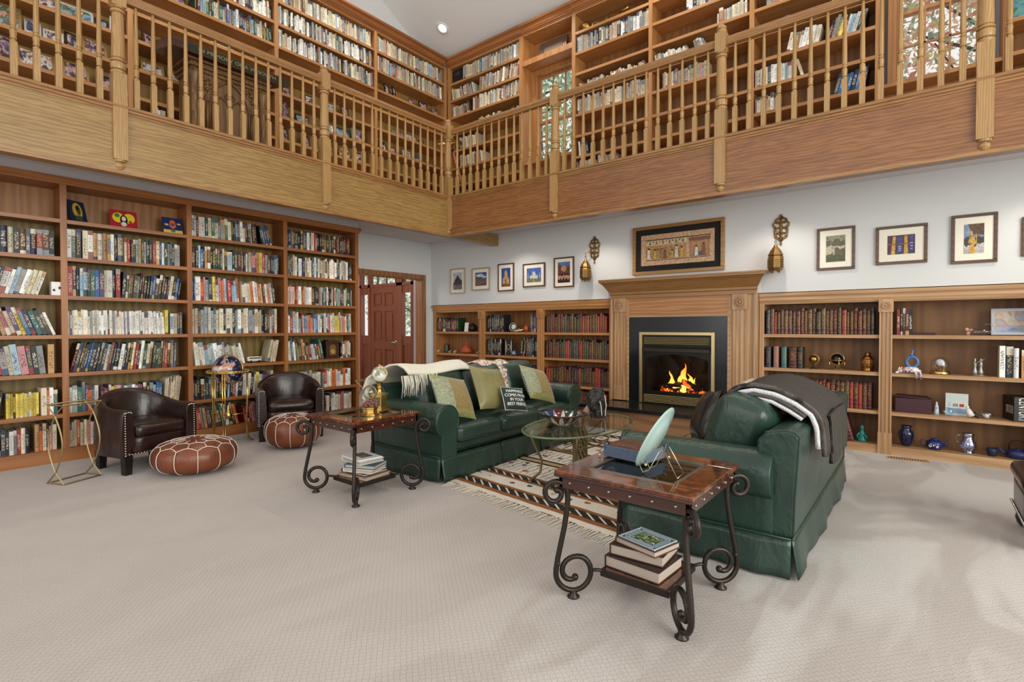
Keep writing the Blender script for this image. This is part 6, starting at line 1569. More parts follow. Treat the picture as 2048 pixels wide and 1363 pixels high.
m = MB(); m.lathe([(.0001, -.012), (.036, -.012), (.042, 0), (.036, .012), (.0001, .012)], (0, 0, 0), 22, 0, Matrix.Translation((0, 0, .042)) @ Matrix.Rotation(R(80), 4, 'X')); m.build('disc', glass('aqua_clear', (.8, .9, .95, 1), 0, True, .3), t, smooth=True)
t = thing('figurine', 'white penguin figurine with black tail right of the card', 'figurine', onR(1938, 828, .07))
m = MB(); m.tube([(.02, 0, .015), (.0, 0, .05), (-.008, 0, .085)], [.03, .026, .014], 12); m.ball((-.012, 0, .098), .014, 10); m.tube([(-.024, 0, .098), (-.04, 0, .094)], [.005, .001], 6); m.build('body', porc, t, smooth=True)
m = MB(); m.tube([(.03, 0, .05), (.055, 0, .015), (.07, 0, .002)], [.015, .012, .004], 8); m.build('wing', bblack, t, smooth=True)
t = thing('glass_orb', 'hollow glass orb holding a small white candle', 'candle holder', onR(1973, 829, .09))
MB().lathe([(.02, 0), (.045, .01), (.055, .038), (.045, .066), (.028, .076)], (0, 0, 0), 24).build('orb', clear_glass, t, smooth=True)
MB().lathe([(.02, .006), (.02, .04), (.0001, .042)], (0, 0, 0), 14).build('candle', porc, t, smooth=True)
t = thing('book_box', 'black boxed book lettered CENTURY at the right edge of the shelf', 'book', (.655, YR+.035, ZRL[1]+.001), R(15))
m = MB(); m.box(0, .135, 0, .22, 0, .225); m.build('body', col('box_black', '131216', .35), t, bevel=.002)
rm = (Matrix.Rotation(R(90), 4, 'X') @ Matrix.Rotation(R(-90), 4, 'Z')).to_euler()
o = text('CENTURY', 'lettering', chalk, t, .06, (.068, -.0012, .112), rm, .0008); o.scale = (.80, 1.9, 1)
m = MB(); m.box(-.001, 0, .02, .15, .07, .14); m.build('label', col('box_label', 'B9A79A', .6), t)
m = MB()
for k in range(6): m.box(-.0016, -.001, .03, .13-.02*(k % 2), .078+.0095*k, .082+.0095*k)
m.build('label_print', col('label_ink', '3A302A', .6), t)
# bottom shelf, second bay
lathe_thing('vase', 'tall cobalt blue glazed vase on the bottom shelf', 'vase', onR(1812, 888, .13), [('body', [(.035, 0), (.04, .01), (.062, .08), (.068, .12), (.062, .15), (.04, .17), (.042, .19), (.05, .205), (.044, .205), (.034, .175), (.0001, .17)], cobalt)], 0, 24)
def teapot(label, p, r, h, body, hbody, handle, rz=0, band=None):
    t = thing('teapot', label, 'teapot', tuple(p), rz)
    MB().lathe([(r*.6, 0), (r*.75, h*.06), (r, h*.38), (r*.95, h*.6), (r*.62, h*.8), (r*.45, h*.84)], (0, 0, 0), 24).build('body', body, t, smooth=True)
    MB().lathe([(r*.47, h*.83), (r*.3, h*.92), (r*.08, h*.95), (r*.12, h*1.03), (.0001, h*1.06)], (0, 0, 0), 18).build('lid', body, t, smooth=True)
    MB().tube([(r*.85, 0, h*.35), (r*1.25, 0, h*.5), (r*1.5, 0, h*.82), (r*1.7, 0, h*.86)], [r*.2, r*.15, r*.1, r*.07], 8).build('spout', body, t, smooth=True)
    MB().tube(handle, r*.07, 7).build('handle', hbody, t, smooth=True)
    return t
t = teapot('blue enamel teapot with a white flower spray on the bottom shelf', onR(1869, 893, .11), .07, .115, blue_en, blue_en, [(-.06, 0, .075), (-.10, 0, .085), (-.115, 0, .055), (-.095, 0, .03), (-.062, 0, .025)])
m = MB(); rr = random.Random(1)
for k in range(16): a = R(rr.uniform(-128, -62)); z = rr.uniform(.028, .06); q = .066+.004*sin(z*60); m.ball((q*cos(a), q*sin(a), z), .006, 6, k=3)
m.build('flower_spray', porc, t, smooth=True)
t = thing('pitcher', 'clear cut-glass pitcher on the bottom shelf between teapot and cup', 'pitcher', onR(1936, 903, .12), R(200))
cg = NT('cut_glass'); vz = cg.n('TexVoronoi', {'feature': 'DISTANCE_TO_EDGE'}, Vector=cg.obj(), Scale=60.0)
cg.t.links.new(cg.n('MixShader', i0=cg.math('MULTIPLY_ADD', cg.ramp(vz.outputs[0], [(.02, 1.0), (.12, .0)]), .5, .22), i1=cg.n('BsdfTransparent', Color=(.82, .86, .98, 1)).outputs[0], i2=cg.n('BsdfGlossy', Color=(.85, .88, 1, 1), Roughness=.12).outputs[0]).outputs[0], cg.out.inputs[0])
MB().lathe([(.045, 0), (.048, .006), (.036, .014), (.062, .05), (.066, .08), (.055, .115), (.04, .14), (.042, .175), (.046, .19), (.042, .19), (.036, .14), (.058, .08), (.03, .02), (.0001, .016)], (0, 0, 0), 26).build('body', cg.mat, t, smooth=True)
MB().tube([(.04, 0, .165), (.085, 0, .17), (.10, 0, .14), (.085, 0, .105), (.062, 0, .09)], .008, 8).build('handle', clear_glass, t, smooth=True)
lathe_thing('cup', 'small dark blue ribbed cup next to the cast iron kettle', 'cup', onR(1984, 908, .10), [('body', [(.028, 0), (.036, .02), (.04, .05), (.038, .075), (.034, .075), (.034, .03), (.0001, .01)], plain('dark_blue_ribbed', '1A2140', .5))], 0, 16)
kp = onR(2036, 912, .12)
t = teapot('blue cast iron kettle with a hooped handle at the end of the bottom shelf', kp, .085, .095, plain('blue_iron', '26305E', .45), bblack, [(-.06, 0, .075), (-.062, 0, .12), (-.04, 0, .155), (0, 0, .165), (.04, 0, .155), (.062, 0, .12), (.06, 0, .075)], R(180))
# low bookcase behind the sofa
t = thing('tagine', 'terracotta tagine with a conical lid on the second shelf', 'pot', onR(934, 700, .14))
MB().lathe([(.06, 0), (.10, .02), (.125, .05), (.12, .052), (.09, .03), (.0001, .02)], (0, 0, 0), 26).build('dish', terra, t, smooth=True)
MB().lathe([(.118, .05), (.09, .085), (.055, .13), (.025, .165), (.014, .175), (.022, .19), (.018, .205), (.0001, .208)], (0, 0, 0), 26).build('lid', terra, t, smooth=True)
t = thing('plaque', 'small arched grey-green plaque on the second shelf near the corner', 'plaque', onR(893, 700, .20))
m = MB(); mt = Matrix.Rotation(R(-8), 4, 'X'); pr = [(-.05, 0), (.05, 0)]+[(.05*cos(R(a)), .11+.05*sin(R(a))) for a in range(0, 190, 15)]; m.prism(pr, 0, .02, 'y'); m.build('frame', bblack, t)
m = MB(); m.prism([(x*.72, .012+z*.88) for x, z in pr], -.003, 0, 'y'); m.build('panel', plain('verdigris', '6E8078', .5, bump=.5), t)
rr = random.Random(31)
for k, (px, py, lb, c_) in enumerate(((876, 698, 'tiny white animal figurine at the corner end of the second shelf', 'D8D0C8'), (899, 703, 'small carved elephant figurine in front of the arched plaque', 'A8907C'), (909, 703, 'small grey stone figurine left of the tagine', 'B8B0A6'), (955, 700, 'tiny pale figurine right of the tagine', 'B89A84'))):
    t = thing('figurine', lb, 'figurine', onR(px, py, .07)); m = MB(); m.tube([(-.018, 0, .022), (.012, 0, .026)], [.016, .019], 9); m.ball((.03, 0, .04), .014, 9); m.tube([(-.014, .006, .02), (-.016, .006, 0)], .006, 6); m.tube([(.012, .006, .02), (.014, .006, 0)], .006, 6); m.tube([(-.014, -.008, .02), (-.016, -.008, 0)], .006, 6); m.tube([(.012, -.008, .02), (.014, -.008, 0)], .006, 6); m.build('body', plain('fig_'+c_, c_, .5), t, smooth=True)
def stand_plate(label, p, r, rim, mid):
    t = thing('plate', label, 'plate', tuple(p)); mt = Matrix.Translation((0, .02, r*.97)) @ Matrix.Rotation(R(78), 4, 'X')
    MB().lathe([(.0001, -.002), (r*.55, -.002), (r, .014), (r*.98, .018), (r*.55, .004), (.0001, .004)], (0, 0, 0), 32, 0, mt).build('dish', rim, t, smooth=True)
    m = MB(); m.lathe([(.0001, .0055), (r*.5, .0055), (r*.5, .0045)], (0, 0, 0), 28, 0, mt); m.tube([mt @ Vector((r*.78*cos(R(a)), r*.78*sin(R(a)), .0125)) for a in range(0, 360, 12)], .004, 5, closed=True); m.build('pattern', mid, t, smooth=True); return t
stand_plate('purple and white transferware plate propped on the lower shelf behind the sofa', onR(895, 738, .20), .105, porc, plain('plum_print', '7A5A6A', .3, bump=.3))
lathe_thing('pot', 'round black pot with lid on the top shelf behind the sofa', 'pot', onR(945, 660, .13), [('body', [(.04, 0), (.075, .03), (.085, .07), (.07, .10), (.06, .105)], bblack), ('lid', [(.065, .10), (.05, .125), (.015, .135), (.015, .15), (.0001, .155)], bblack)])
t = thing('card', 'plain white card standing against red books on the top shelf', 'card', onR(932, 661, .03)); MB().box(-.045, .045, 0, .003, .001, .16, 0, Matrix.Rotation(R(-8), 4, 'X')).build('sheet', porc, t)
stand_plate('black and white portrait plate propped at the end of the black book set', onR(1025, 658, .03), .085, bblack, porc)
t = thing('driftwood', 'bleached white driftwood branch lying on the top shelf', 'driftwood', onR(1036, 660, .03)); m = MB(); m.tube([(-.09, 0, .012), (-.03, 0, .02), (.03, .01, .03), (.09, .02, .04)], [.010, .014, .012, .006], 7); m.tube([(.0, 0, .025), (.03, -.01, .055)], [.008, .003], 6); m.build('branch', plain('bleached_wood', 'D9D0BC', .8), t, smooth=True)
t = thing('vase', 'small round orange vase between driftwood and purple books', 'vase', onR(1053, 660, .12)); MB().lathe([(.02, 0), (.045, .03), (.05, .055), (.035, .085), (.016, .1), (.018, .125), (.0001, .126)], (0, 0, 0), 18).build('body', terra, t, smooth=True)
t = thing('kettle', 'tiny brass kettle in front of the orange vase', 'kettle', onR(1041, 661, .07)); m = MB(); m.lathe([(.018, 0), (.024, .02), (.012, .04), (.0001, .05)], (0, 0, 0), 12); m.tube([(.02, 0, .02), (.035, 0, .03), (.04, 0, .045)], .004, 5); m.build('body', copper, t, smooth=True)
t = thing('book', 'ornate black book cover facing out beside the third-shelf black set', 'book', onR(1017, 704, .04)); m = MB(); m.box(-.07, .075, 0, .025, 0, .27, 0); m.build('cover', col('facing_cover', '1A1817', .4), t); m = MB(); m.tube([(-.045, -.002, .06), (.05, -.002, .06), (.05, -.002, .22), (-.045, -.002, .22)], .004, 5, closed=True); m.tube([(.035*cos(R(a)), -.002, .14+.045*sin(R(a))) for a in range(0, 360, 20)], .005, 5, closed=True); m.tube([(-.062, -.002, .015), (.067, -.002, .015), (.067, -.002, .255), (-.062, -.002, .255)], .005, 5, closed=True); m.build('cover_ornament', col('silver_print', 'A8A69E', .3), t)
t = thing('mug', 'white mug with a dark blue emblem lying by the black book set', 'mug', onR(1030, 707, .05)); m = MB(); m.lathe([(.036, 0), (.04, .01), (.04, .095), (.036, .095), (.034, .01), (.0001, .006)], (0, 0, 0), 20); m.tube([(.038, 0, .075), (.065, 0, .07), (.065, 0, .03), (.038, 0, .025)], .006, 6); m.build('body', col('mug_blue', '26304E', .3), t, smooth=True); m = MB(); m.tube([(-.0+.018*cos(R(a)), -.041, .05+.02*sin(R(a))) for a in range(0, 360, 24)], .005, 5, closed=True); m.build('emblem', chalk, t)
t = thing('ribbon_bundle', 'striped lilac gift bag with tissue on the shelf behind the far sofa arm', 'bag', onR(1057, 748, .08)); m = MB(); rr = random.Random(3)
for k in range(10): m.box(-.05+.01*k, -.042+.01*k, -.02, .02, 0, .16+rr.uniform(-.02, .04), k % 2)
m.build('body', [col('lilac', '8A7AB0', .5), col('lilac_pale', 'C9BEDA', .5)], t)
# ---------------------------------------------------------------- things on the tall left bookcase
tile_d = [('navy tile painted with a yellow oval portrait, leaning at the left of the top shelf', (160, 440), .17, .22, 30, ['1B2746', 'C7A02A', '3E4E2A', '14161E'], [(1, disc(0, .1, .62, .78, 18)), (2, disc(.12, .15, .28, .5)), (3, disc(.0, .35, .2, .22)), (2, [(-.5, -.9), (.5, -.9), (.35, -.4), (-.35, -.4)])]),
    ('red tile painted with two yellow suns and a dark-haired figure', (249, 451), .24, .19, 12, ['A31F2E', 'DDC62F', '1A1820', 'D9CDC4', '3E7A3E', 'B03A34'], [(1, disc(-.42, .15, .45, .62)), (1, disc(.42, .15, .45, .62)), (2, disc(0, -.1, .3, .62)), (3, disc(0, .05, .17, .3)), (3, disc(-.02, -.62, .22, .28)), (4, disc(-.5, .4, .2, .25)), (5, disc(.5, -.3, .14, .2))]),
    ('blue tile painted with an orange masked figure', (347, 463), .20, .19, 12, ['1E2C5E', 'D0682E', 'D9C25A', '2E4A9A', '3A7A6A'], [(1, disc(0, .45, .3, .3)), (1, [(-.35, -.1), (0, -.45), (.35, -.1), (.3, .3), (-.3, .3)]), (3, disc(0, .15, .2, .2)), (2, [(-1, -.95), (1, -.95), (1, -.55), (-1, -.55)]), (4, disc(0, -.7, .25, .15)), (2, disc(-.65, .1, .22, .12)), (2, disc(.65, .3, .22, .1))])]
for lb, (px, py), w, h, ti, pal, shp in tile_d:
    p = onLl(px, py, .09); p.z += .004; t = thing('painted_tile', lb, 'painting', tuple(p), R(90+(ti if ti > 20 else 0)), 'painted folk tiles on the top shelf')
    mt = Matrix.Rotation(R(-14), 4, 'X'); m = MB(); m.box(-w/2, w/2, 0, .012, 0, h, 0, mt)
    for k, (ci, pts) in enumerate(shp): m.add([mt @ Vector((x*w/2*.94, -.0008-.0004*k, h/2+z*h/2*.94)) for x, z in pts], [tuple(range(len(pts)))], ci)
    m.build('painted_face', [col('tile_'+c, c, .3) for c in pal], t)
p = onLl(112, 592, .06); t = thing('card_box', 'white box with black card pips beside leaning books, first bay', 'box', tuple(p), R(90)); bx(-.04, .04, -.04, .04, 0, .13).build('body', porc, t, bevel=.002); m = MB(); m.box(-.03, -.012, -.0415, -.04, .04, .06); m.box(.012, .03, -.0415, -.04, .06, .085); m.build('pips', bblack, t)
t = thing('mantel_clock', 'dark wooden bracket clock with an arched brass dial among the books', 'clock', (XL-.12, 4.143, ZLL[2]+.001), R(90))
dw = wood('clock_mahogany', '4A2A1E', '22100C', 'z', 1, .3, .4, 6)
m = MB(); m.box(-.115, .115, -.08, .08, 0, .025); m.box(-.10, .10, -.07, .07, .025, .22); m.box(-.115, .115, -.08, .08, .22, .238); m.prism([(-.10, .238), (.10, .238), (.06, .262), (-.06, .262)], -.06, .06, 'y'); m.build('case', dw, t, bevel=.002)
m = MB(); m.prism([(-.05, .05), (.05, .05)]+[(.05*cos(R(a)), .15+.05*sin(R(a))) for a in range(0, 190, 15)], -.073, -.07, 'y'); dl_ = m.build('dial_plate', gold, t)
m = MB(); m.lathe([(.034, -.002), (.034, .002), (.0001, .002)], (0, 0, 0), 22, 0, Matrix.Translation((0, -.0745, .10)) @ Matrix.Rotation(R(90), 4, 'X')); m.build('dial', plain('dial_silver', 'B9A878', .3, .4), t)
m = MB(); m.tube([(0, -.078, .10), (.012, -.078, .122)], .0016, 4); m.tube([(0, -.078, .10), (-.02, -.078, .108)], .0014, 4); m.build('hands', bblack, t)
t = thing('toy_bus', 'white model bus on a stack at the shelf beside leaning books', 'toy', tuple(onLl(508, 720, .07)), R(90))
m = MB(); m.rbox((0, 0, .045), (.17, .06, .06), .012, 4); m.build('body', porc, t, smooth=True); m = MB(); m.box(-.07, .07, -.0305, -.0295, .05, .064); m.build('windows', bblack, t)
for x in (-.05, .05): m = MB(); m.lathe([(.0001, -.032), (.015, -.032), (.015, .032), (.0001, .032)], (0, 0, 0), 14, 0, Matrix.Translation((x, 0, .016)) @ Matrix.Rotation(R(90), 4, 'X')); m.build('wheel', bblack, t, smooth=True)
# ---------------------------------------------------------------- gallery: framed photos on the left-hand shelves
goldf = plain('gold_photo_frame', 'A8844A', .35, .5); blackf = plain('black_photo_frame', '191719', .35); brownf = walnut; whitef = plain('white_photo_frame', 'D9D7D2', .4); tealf = plain('teal_photo_frame', '2A4A4C', .4); mintf = plain('mint_photo_frame', '7E9A84', .5)
ST = {'gold': goldf, 'black': blackf, 'brown': brownf, 'white': whitef, 'silver': sil, 'teal': tealf, 'mint': mintf}
PH = [(8, 46, .24, .26, 'gold', 'c', 8, 0), (66, 63, .12, .17, 'silver', 'a', 8, 0), (100, 79, .15, .14, 'white', 'a', 12, -8), (136, 88, .12, .17, 'black', 'a', 8, 20), (152, 36, .27, .15, 'white', 'c', 10, 0), (190, 103, .2, .2, 'gold', 'b', 10, 0), (214, 113, .14, .13, 'black', 'a', 10, 0), (72, 137, .28, .2, 'gold', 'a', 10, 6), (152, 151, .21, .2, 'gold', 'b', 10, 0), (211, 172, .15, .15, 'black', 'b', 10, -15), (216, 56, .13, .16, 'silver', 'c', 10, 0), (192, 43, .11, .12, 'black', 'c', 10, 0), (96, 8, .13, .14, 'silver', 'a', 10, 0), (248, 66, .12, .2, 'white', 'a', 6, -40), (5, 108, .16, .24, 'silver', 'b', 4, 35),
    (300, 86, .16, .17, 'brown', 'b', 10, 25), (306, 146, .22, .16, 'gold', 'a', 12, 0), (349, 158, .11, .13, 'gold', 'a', 10, 0), (350, 20, .24, .13, 'brown', 'b', 14, 0), (533, 104, .22, .14, 'gold', 'c', 12, 0),
    (573, 182, .13, .2, 'silver', 'b', 8, 40), (619, 202, .14, .15, 'brown', 'a', 10, 0), (606, 249, .19, .15, 'black', 'c', 14, 0), (571, 232, .12, .24, 'silver', 'b', 4, 50), (570, 279, .14, .2, 'brown', 'b', 10, 30), (614, 292, .14, .18, 'brown', 'b', 8, 40),
    (661, 219, .13, .13, 'white', 'c', 10, 0), (691, 231, .15, .18, 'brown', 'b', 10, 12), (686, 275, .24, .16, 'teal', 'c', 14, 0), (716, 284, .2, .22, 'mint', 'b', 10, 0), (660, 304, .12, .17, 'silver', 'a', 8, 20), (690, 318, .18, .18, 'gold', 'a', 10, 0), (718, 326, .13, .16, 'black', 'a', 10, 0), (659, 258, .11, .14, 'silver', 'c', 10, 0),
    (771, 184, .12, .19, 'black', 'a', 10, 40), (790, 192, .10, .2, 'black', 'a', 8, 50), (823, 206, .11, .14, 'silver', 'b', 10, 0), (847, 221, .18, .17, 'black', 'b', 10, 0), (871, 232, .14, .18, 'gold', 'b', 8, 0), (765, 206, .05, .14, 'gold', 'b', 6, 50), (788, 265, .08, .1, 'silver', 'c', 10, 0), (801, 271, .12, .1, 'silver', 'b', 10, 0), (823, 281, .22, .13, 'silver', 'a', 12, 0), (843, 289, .1, .1, 'black', 'b', 10, 0), (768, 298, .15, .17, 'black', 'a', 14, 30), (785, 305, .13, .12, 'black', 'b', 10, 0), (814, 316, .15, .14, 'white', 'c', 10, 0), (834, 325, .16, .1, 'teal', 'c', 12, 0)]
items = []
for px, py, w, h, stl, pic, ti, rz in PH:
    p = onx(px, py, XU-.12); j = min(range(9), key=lambda q: abs(ZUP[q]-p.z)); p.z = ZUP[j]+.001
    bay = max([q for q in range(4) if UPU[q] < p.y] or [0]); e = w/2*.8+.04
    p.y = min(max(p.y, UPU[bay]+e), UPU[bay+1]-e); items.append([bay, j, p.y, p, w, h, stl, pic, ti, rz])
items.sort(key=lambda q: q[:3]); cnt = {}; prev = None
for q in items:
    bay, j, _, p, w, h, stl, pic, ti, rz = q
    if prev and prev[0] == bay and prev[1] == j and p.y-prev[2] < (w+prev[4])/2+.01: p.y = prev[2]+(w+prev[4])/2+.012
    if p.y+w/2 > UPU[bay+1]-.02: continue
    prev = [bay, j, p.y, p, w]
    cnt[bay, j] = cnt.get((bay, j), 0)+1
    frame_thing('%s %s photo frame, %s from left, %s gallery shelf up, %s bay of left wall' % ('large' if w*h > .035 else 'small' if w*h < .02 else 'medium', stl, nth(cnt[bay, j]), ORD[j+1], ORD[bay+1]),
        p, w, min(h, .24), ST[stl], {'a': snap_a, 'b': snap_b, 'c': snap_c}[pic], ti, rz if abs(rz) < 26 else rz*.5, .013 if stl in ('silver', 'white', 'black') else .022, 'framed photos on the gallery shelves', porc if (px, py) == (152, 36) else None)
# small things among the photos
t = thing('sign', 'white rounded sign leaning on the gallery shelf above the carved lectern', 'sign', tuple(onx(445, 74, XU-.1)), R(90)); t.location.z = ZUP[5]+.001
m = MB(); m.rbox((0, 0, .075), (.26, .012, .15), .006, 4, 0, (0, 0, 0)); m.build('board', porc, t, smooth=True); m = MB(); m.box(-.03, .08, -.0072, -.006, .05, .07); m.build('print', col('sign_ink', '5A6068'), t)
t = thing('card', 'small white card with a black silhouette right of the lectern', 'card', tuple(onx(515, 214, XU-.06)), R(90)); t.location.z = snap(t.location.z, ZUP)+.001
MB().box(-.05, .05, 0, .003, 0, .17, 0, Matrix.Rotation(R(-6), 4, 'X')).build('sheet', porc, t); m = MB(); m.tube([(0, -.004, .03), (.005, -.007, .08), (0, -.012, .12)], [.012, .018, .008], 7); m.build('silhouette', bblack, t)
# gallery, fireplace side curios
def onU(px, py, d=.12): p = ony(px, py, YU+d); p.z = snap(p.z, ZUP)+.001; return p
t = thing('globe', 'round antique brass globe on the upper gallery shelf', 'globe', onU(1173, 52)); MB().ball((0, 0, .085), .07, 22, k=12).build('sphere', gold, t, smooth=True); MB().lathe([(.04, 0), (.03, .012), (.01, .02)], (0, 0, 0), 14).build('stand', brass, t, smooth=True)
t = thing('astrolabe', 'brass ring astrolabe beside the antique globe', 'ornament', onU(1190, 48)); m = MB(); m.tube([(.05*cos(R(a)), 0, .055+.05*sin(R(a))) for a in range(0, 360, 15)], .006, 6, closed=True); m.tube([(-.04, 0, .03), (.04, 0, .085)], .004, 5); m.build('ring', brass, t, smooth=True)
t = thing('ornament', 'gold triangular quadrant plate on the upper gallery shelf', 'ornament', onU(1213, 38)); m = MB(); m.prism([(-.07, 0), (.08, 0), (.0, .10)], 0, .008, 'y'); m.build('plate', gold, t)
t = thing('sundial', 'brass disc sundial leaning on the upper gallery shelf', 'ornament', onU(1228, 28)); m = MB(); m.lathe([(.0001, -.004), (.06, -.004), (.06, .004), (.0001, .004)], (0, 0, 0), 24, 0, Matrix.Translation((0, 0, .06)) @ Matrix.Rotation(R(75), 4, 'X')); m.build('disc', brass, t)
t = thing('telescope', 'small brass telescope on a tripod at the end of the upper shelf', 'telescope', onU(1248, 18)); m = MB()
for q in range(3): a = 2*pi*q/3; m.tube([(0, 0, .09), (.04*cos(a), .04*sin(a), .004)], .003, 5)
m.tube([(-.07, 0, .10), (.07, 0, .12)], [.012, .016], 9); m.build('tube', gold, t, smooth=True)
p = ony(1103, 103, YU+.2); p.z = 5.347
frame_thing('ornate carved silver frame in the niche above the first gallery window', p, .50, .34, plain('carved_silver', '8A7A6C', .35, .6, bump=.9, bscale=50), plain('frame_back', 'A08A78', .3), 10, 0, .09, None, None, 'R')
t = thing('painting', 'small teal and blue painting right of the second gallery window', 'painting', ony(2056, 38, YU+.1)); t.location.z = snap(t.location.z, ZUP)+.001
bx(-.10, .10, 0, .015, 0, .2).build('canvas', photo_mat('teal_painting', [(.3, '1E3A78'), (.45, '4A8AA0'), (.55, '6AA8A0'), (.65, '3E6A4A'), (.75, 'C8A58A')], 10), t)
# carved lectern on the gallery, behind the balustrade
le = thing('lectern', 'carved dark oak Gothic lectern with gilt lettering behind the gallery balustrade', 'lectern', (-6.0, 2.48, ZG))
ya, yb, xf, xb = -.36, .36, .15, -.22
m = MB(); m.box(xb, xf, ya, yb, .16, .92); m.box(xb-.02, xf+.05, ya-.05, yb+.05, 0, .16); m.box(xb-.02, xf+.03, ya-.03, yb+.03, .16, .20)
m.box(xb, xf+.02, ya-.02, yb+.02, .92, .96); m.box(xb, xf+.045, ya-.045, yb+.045, .96, .985); m.box(xb, xf+.03, ya-.03, yb+.03, .985, 1.02); m.box(xb, xf+.07, ya-.07, yb+.07, 1.02, 1.045)
m.build('body', darkwood, le, bevel=.004)
m = MB(); m.add([(xf+.14, ya-.22, 1.05), (xf+.14, yb+.20, 1.05), (xb-.1, yb+.20, 1.22), (xb-.1, ya-.22, 1.22), (xf+.14, ya-.22, 1.16), (xf+.14, yb+.20, 1.16), (xb-.1, yb+.20, 1.33), (xb-.1, ya-.22, 1.33)], [(0, 1, 5, 4), (1, 2, 6, 5), (2, 3, 7, 6), (3, 0, 4, 7), (4, 5, 6, 7), (3, 2, 1, 0)]); m.build('reading_desk', wood('lectern_top', '5A3626', '2E1A10', 'y', 1, .4, .4, 6), le)
m = MB(); m.box(xf+.14, xf+.143, ya-.10, yb+.18, 1.07, 1.145); m.build('letter_band', col('band_green', '1E2A1A', .5), le)
text('IN MEMORY OF A W SOUTH', 'lettering', plain('gilt_letters', 'B9A66A', .4, .4), le, .062, (xf+.1445, .04, 1.107), (R(90), 0, R(90)), .001)
def gothic(y0, w, z0, z1, off):
    zz = z1-w*.75; L_ = [(y0-w/2, z0)]+[(y0-w/2+w*(1-cos(R(a))), zz+w*.95*sin(R(a))) for a in range(0, 61, 10)]
    Rr = [(2*y0-y, z) for y, z in reversed(L_)]; return [(xf+off, y, z) for y, z in L_+Rr]
m = MB()
for w, r in ((.52, .016), (.46, .012), (.40, .010)): m.tube(gothic(0, w, .24, .88, .012), r, 6)
for c in (-.09, .09): m.tube(gothic(c, .17, .27, .68, .008), .010, 6)
m.tube([(xf+.01, .045*cos(R(a)), .72+.045*sin(R(a))) for a in range(0, 360, 20)], .009, 6, closed=True)
m.tube([(xf+.01, 0, .27), (xf+.01, 0, .6)], .01, 6)
for s_ in (-1, 1):
    m.tube([(xf+.012, s_*.225, .26), (xf+.012, s_*.225, .58)], .016, 8); m.cbox((xf+.015, s_*.225, .6), (.03, .06, .03))
m.build('tracery', darkwood, le, smooth=True)
for s_ in (-1, 1):
    m = MB(); m.lathe([(.05, .18), (.05, .22), (.038, .24), (.036, .40), (.042, .41), (.036, .42), (.036, .62), (.042, .63), (.036, .64), (.034, .76), (.05, .80), (.055, .84), (.06, .86), (.06, .92)], (xf+.02, s_*.345, 0), 14); m.build('column', darkwood, le, smooth=True)
    m = MB(); rr = random.Random(s_+5)
    for k in range(16): m.ball((xf+.008, s_*rr.uniform(.16, .30), rr.uniform(.72, .89)), rr.uniform(.014, .026), 7, k=4)
    m.build('leaf_carving', darkwood, le, smooth=True)
le.scale = (1, 1, .84)
# wooden spyglass tripod in the gallery corner
tp_ = thing('telescope', 'wooden surveyor telescope on a folding tripod in the gallery corner', 'telescope', (-5.95, 5.9, ZG))
tw = wood('tripod_wood', 'B8683A', '84452A', 'z', 1, .4, .3, 5)
for q in range(3):
    a = R(40+120*q); m = MB(); m.tube([(.02*cos(a), .02*sin(a), .98), (.30*cos(a), .30*sin(a), .01)], [.03, .02], 6); m.tube([(.22*cos(a), .22*sin(a), .26), (.235*cos(a), .235*sin(a), .20)], .02, 8); m.build('leg', tw, tp_, smooth=True)
m = MB(); m.lathe([(.05, .96), (.05, 1.0), (.025, 1.01), (.025, 1.05)], (0, 0, 0), 12); m.build('head', bblack, tp_, smooth=True)
m = MB(); m.tube([(-.10, -.2, 1.04), (.08, .16, 1.12)], [.022, .034], 12); m.build('tube', brass, tp_, smooth=True)

t = thing('plain_box', 'plain black box at the corner end of the highest gallery shelf', 'box', (-6.32, YU+.12, ZUP[8]+.001)); bx(-.11, .11, -.06, .08, 0, .235).build('body', col('plain_box_black', '1E1A20', .4), t, bevel=.002)  # plain black box filling the dark end of the shelf
m = MB(); m.box(-.05, .05, -.0615, -.06, .14, .19); m.build('box_front_label', col('plain_box_label', '3A3438', .5), t)
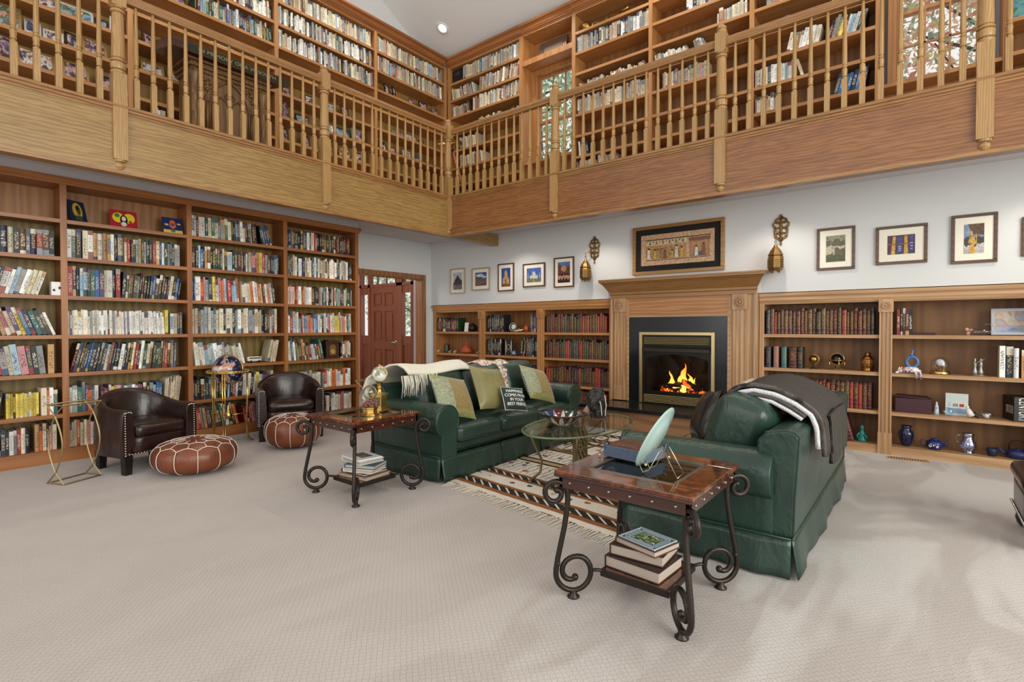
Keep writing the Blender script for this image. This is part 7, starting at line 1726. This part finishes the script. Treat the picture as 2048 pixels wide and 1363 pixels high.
# ---------------------------------------------------------------- trees outside the windows and the front door
def leaf_mat(name, cols):
    m = NT(name); g = m.n('NewGeometry'); c = m.ramp(g.outputs['Random Per Island'], [(i/len(cols), lin(c)) for i, c in enumerate(cols)], 'CONSTANT')
    d = m.n('BsdfDiffuse', Color=c); t = m.n('BsdfTranslucent', Color=c)
    m.t.links.new(m.n('MixShader', i0=.5, i1=d.outputs[0], i2=t.outputs[0]).outputs[0], m.out.inputs[0]); return m.mat
autumn = leaf_mat('autumn_leaves', ['E8A890', 'EBC49A', 'D9D8A0', 'F0D8C0', 'A8C4A8', 'E09A8A', 'EEE4C0', '94B0A0'])
greens = leaf_mat('green_leaves', ['9AB88C', 'B4CCA8', 'CFDCB8', '88A888', 'E2E6B8', 'A8C4BC'])
bark = plain('bark', '4A3A30', .9, bump=.6)
def tree(label, loc, h, cr, mat, n, seed):
    t = thing('tree', label, 'tree', loc, 0, 'trees outside the house'); rr = random.Random(seed); m = MB()
    m.tube([(0, 0, 0), (.05, 0, h*.3), (-.03, .05, h*.6), (0, 0, h*.9)], [.14, .11, .07, .03], 8)
    for k in range(14): a = rr.uniform(0, 6.3); z = h*rr.uniform(.3, .85); m.tube([(0, 0, z), (cr*.6*cos(a), cr*.6*sin(a), z+cr*.35)], [.03, .008], 5)
    m.build('trunk', bark, t, smooth=True); m = MB()
    for k in range(n):
        d = Vector((rr.gauss(0, 1), rr.gauss(0, 1), rr.gauss(0, 1))).normalized()*rr.uniform(.35, 1)**.5
        c = Vector((d.x*cr, d.y*cr, h*.62+d.z*h*.42)); s_ = rr.uniform(.035, .085)
        u = Vector((rr.uniform(-1, 1), rr.uniform(-1, 1), rr.uniform(-1, 1))).normalized(); w = u.orthogonal().normalized()
        m.add([c-u*s_, c+w*s_*.5, c+u*s_, c-w*s_*.5], [(0, 1, 2, 3)])
    o = m.build('foliage', mat, t); o['kind'] = 'stuff'
tree('green leafy tree beyond the first gallery window', (-7.4, 10.4, 0), 8.5, 2.0, greens, 11000, 1)
tree('red and gold autumn tree beyond the second gallery window', (.9, 10.3, 0), 8.5, 2.9, autumn, 24000, 2)
tree('leafy garden tree beyond the front door glass', (-11.2, 10.0, 0), 4.6, 2.2, greens, 5000, 3)
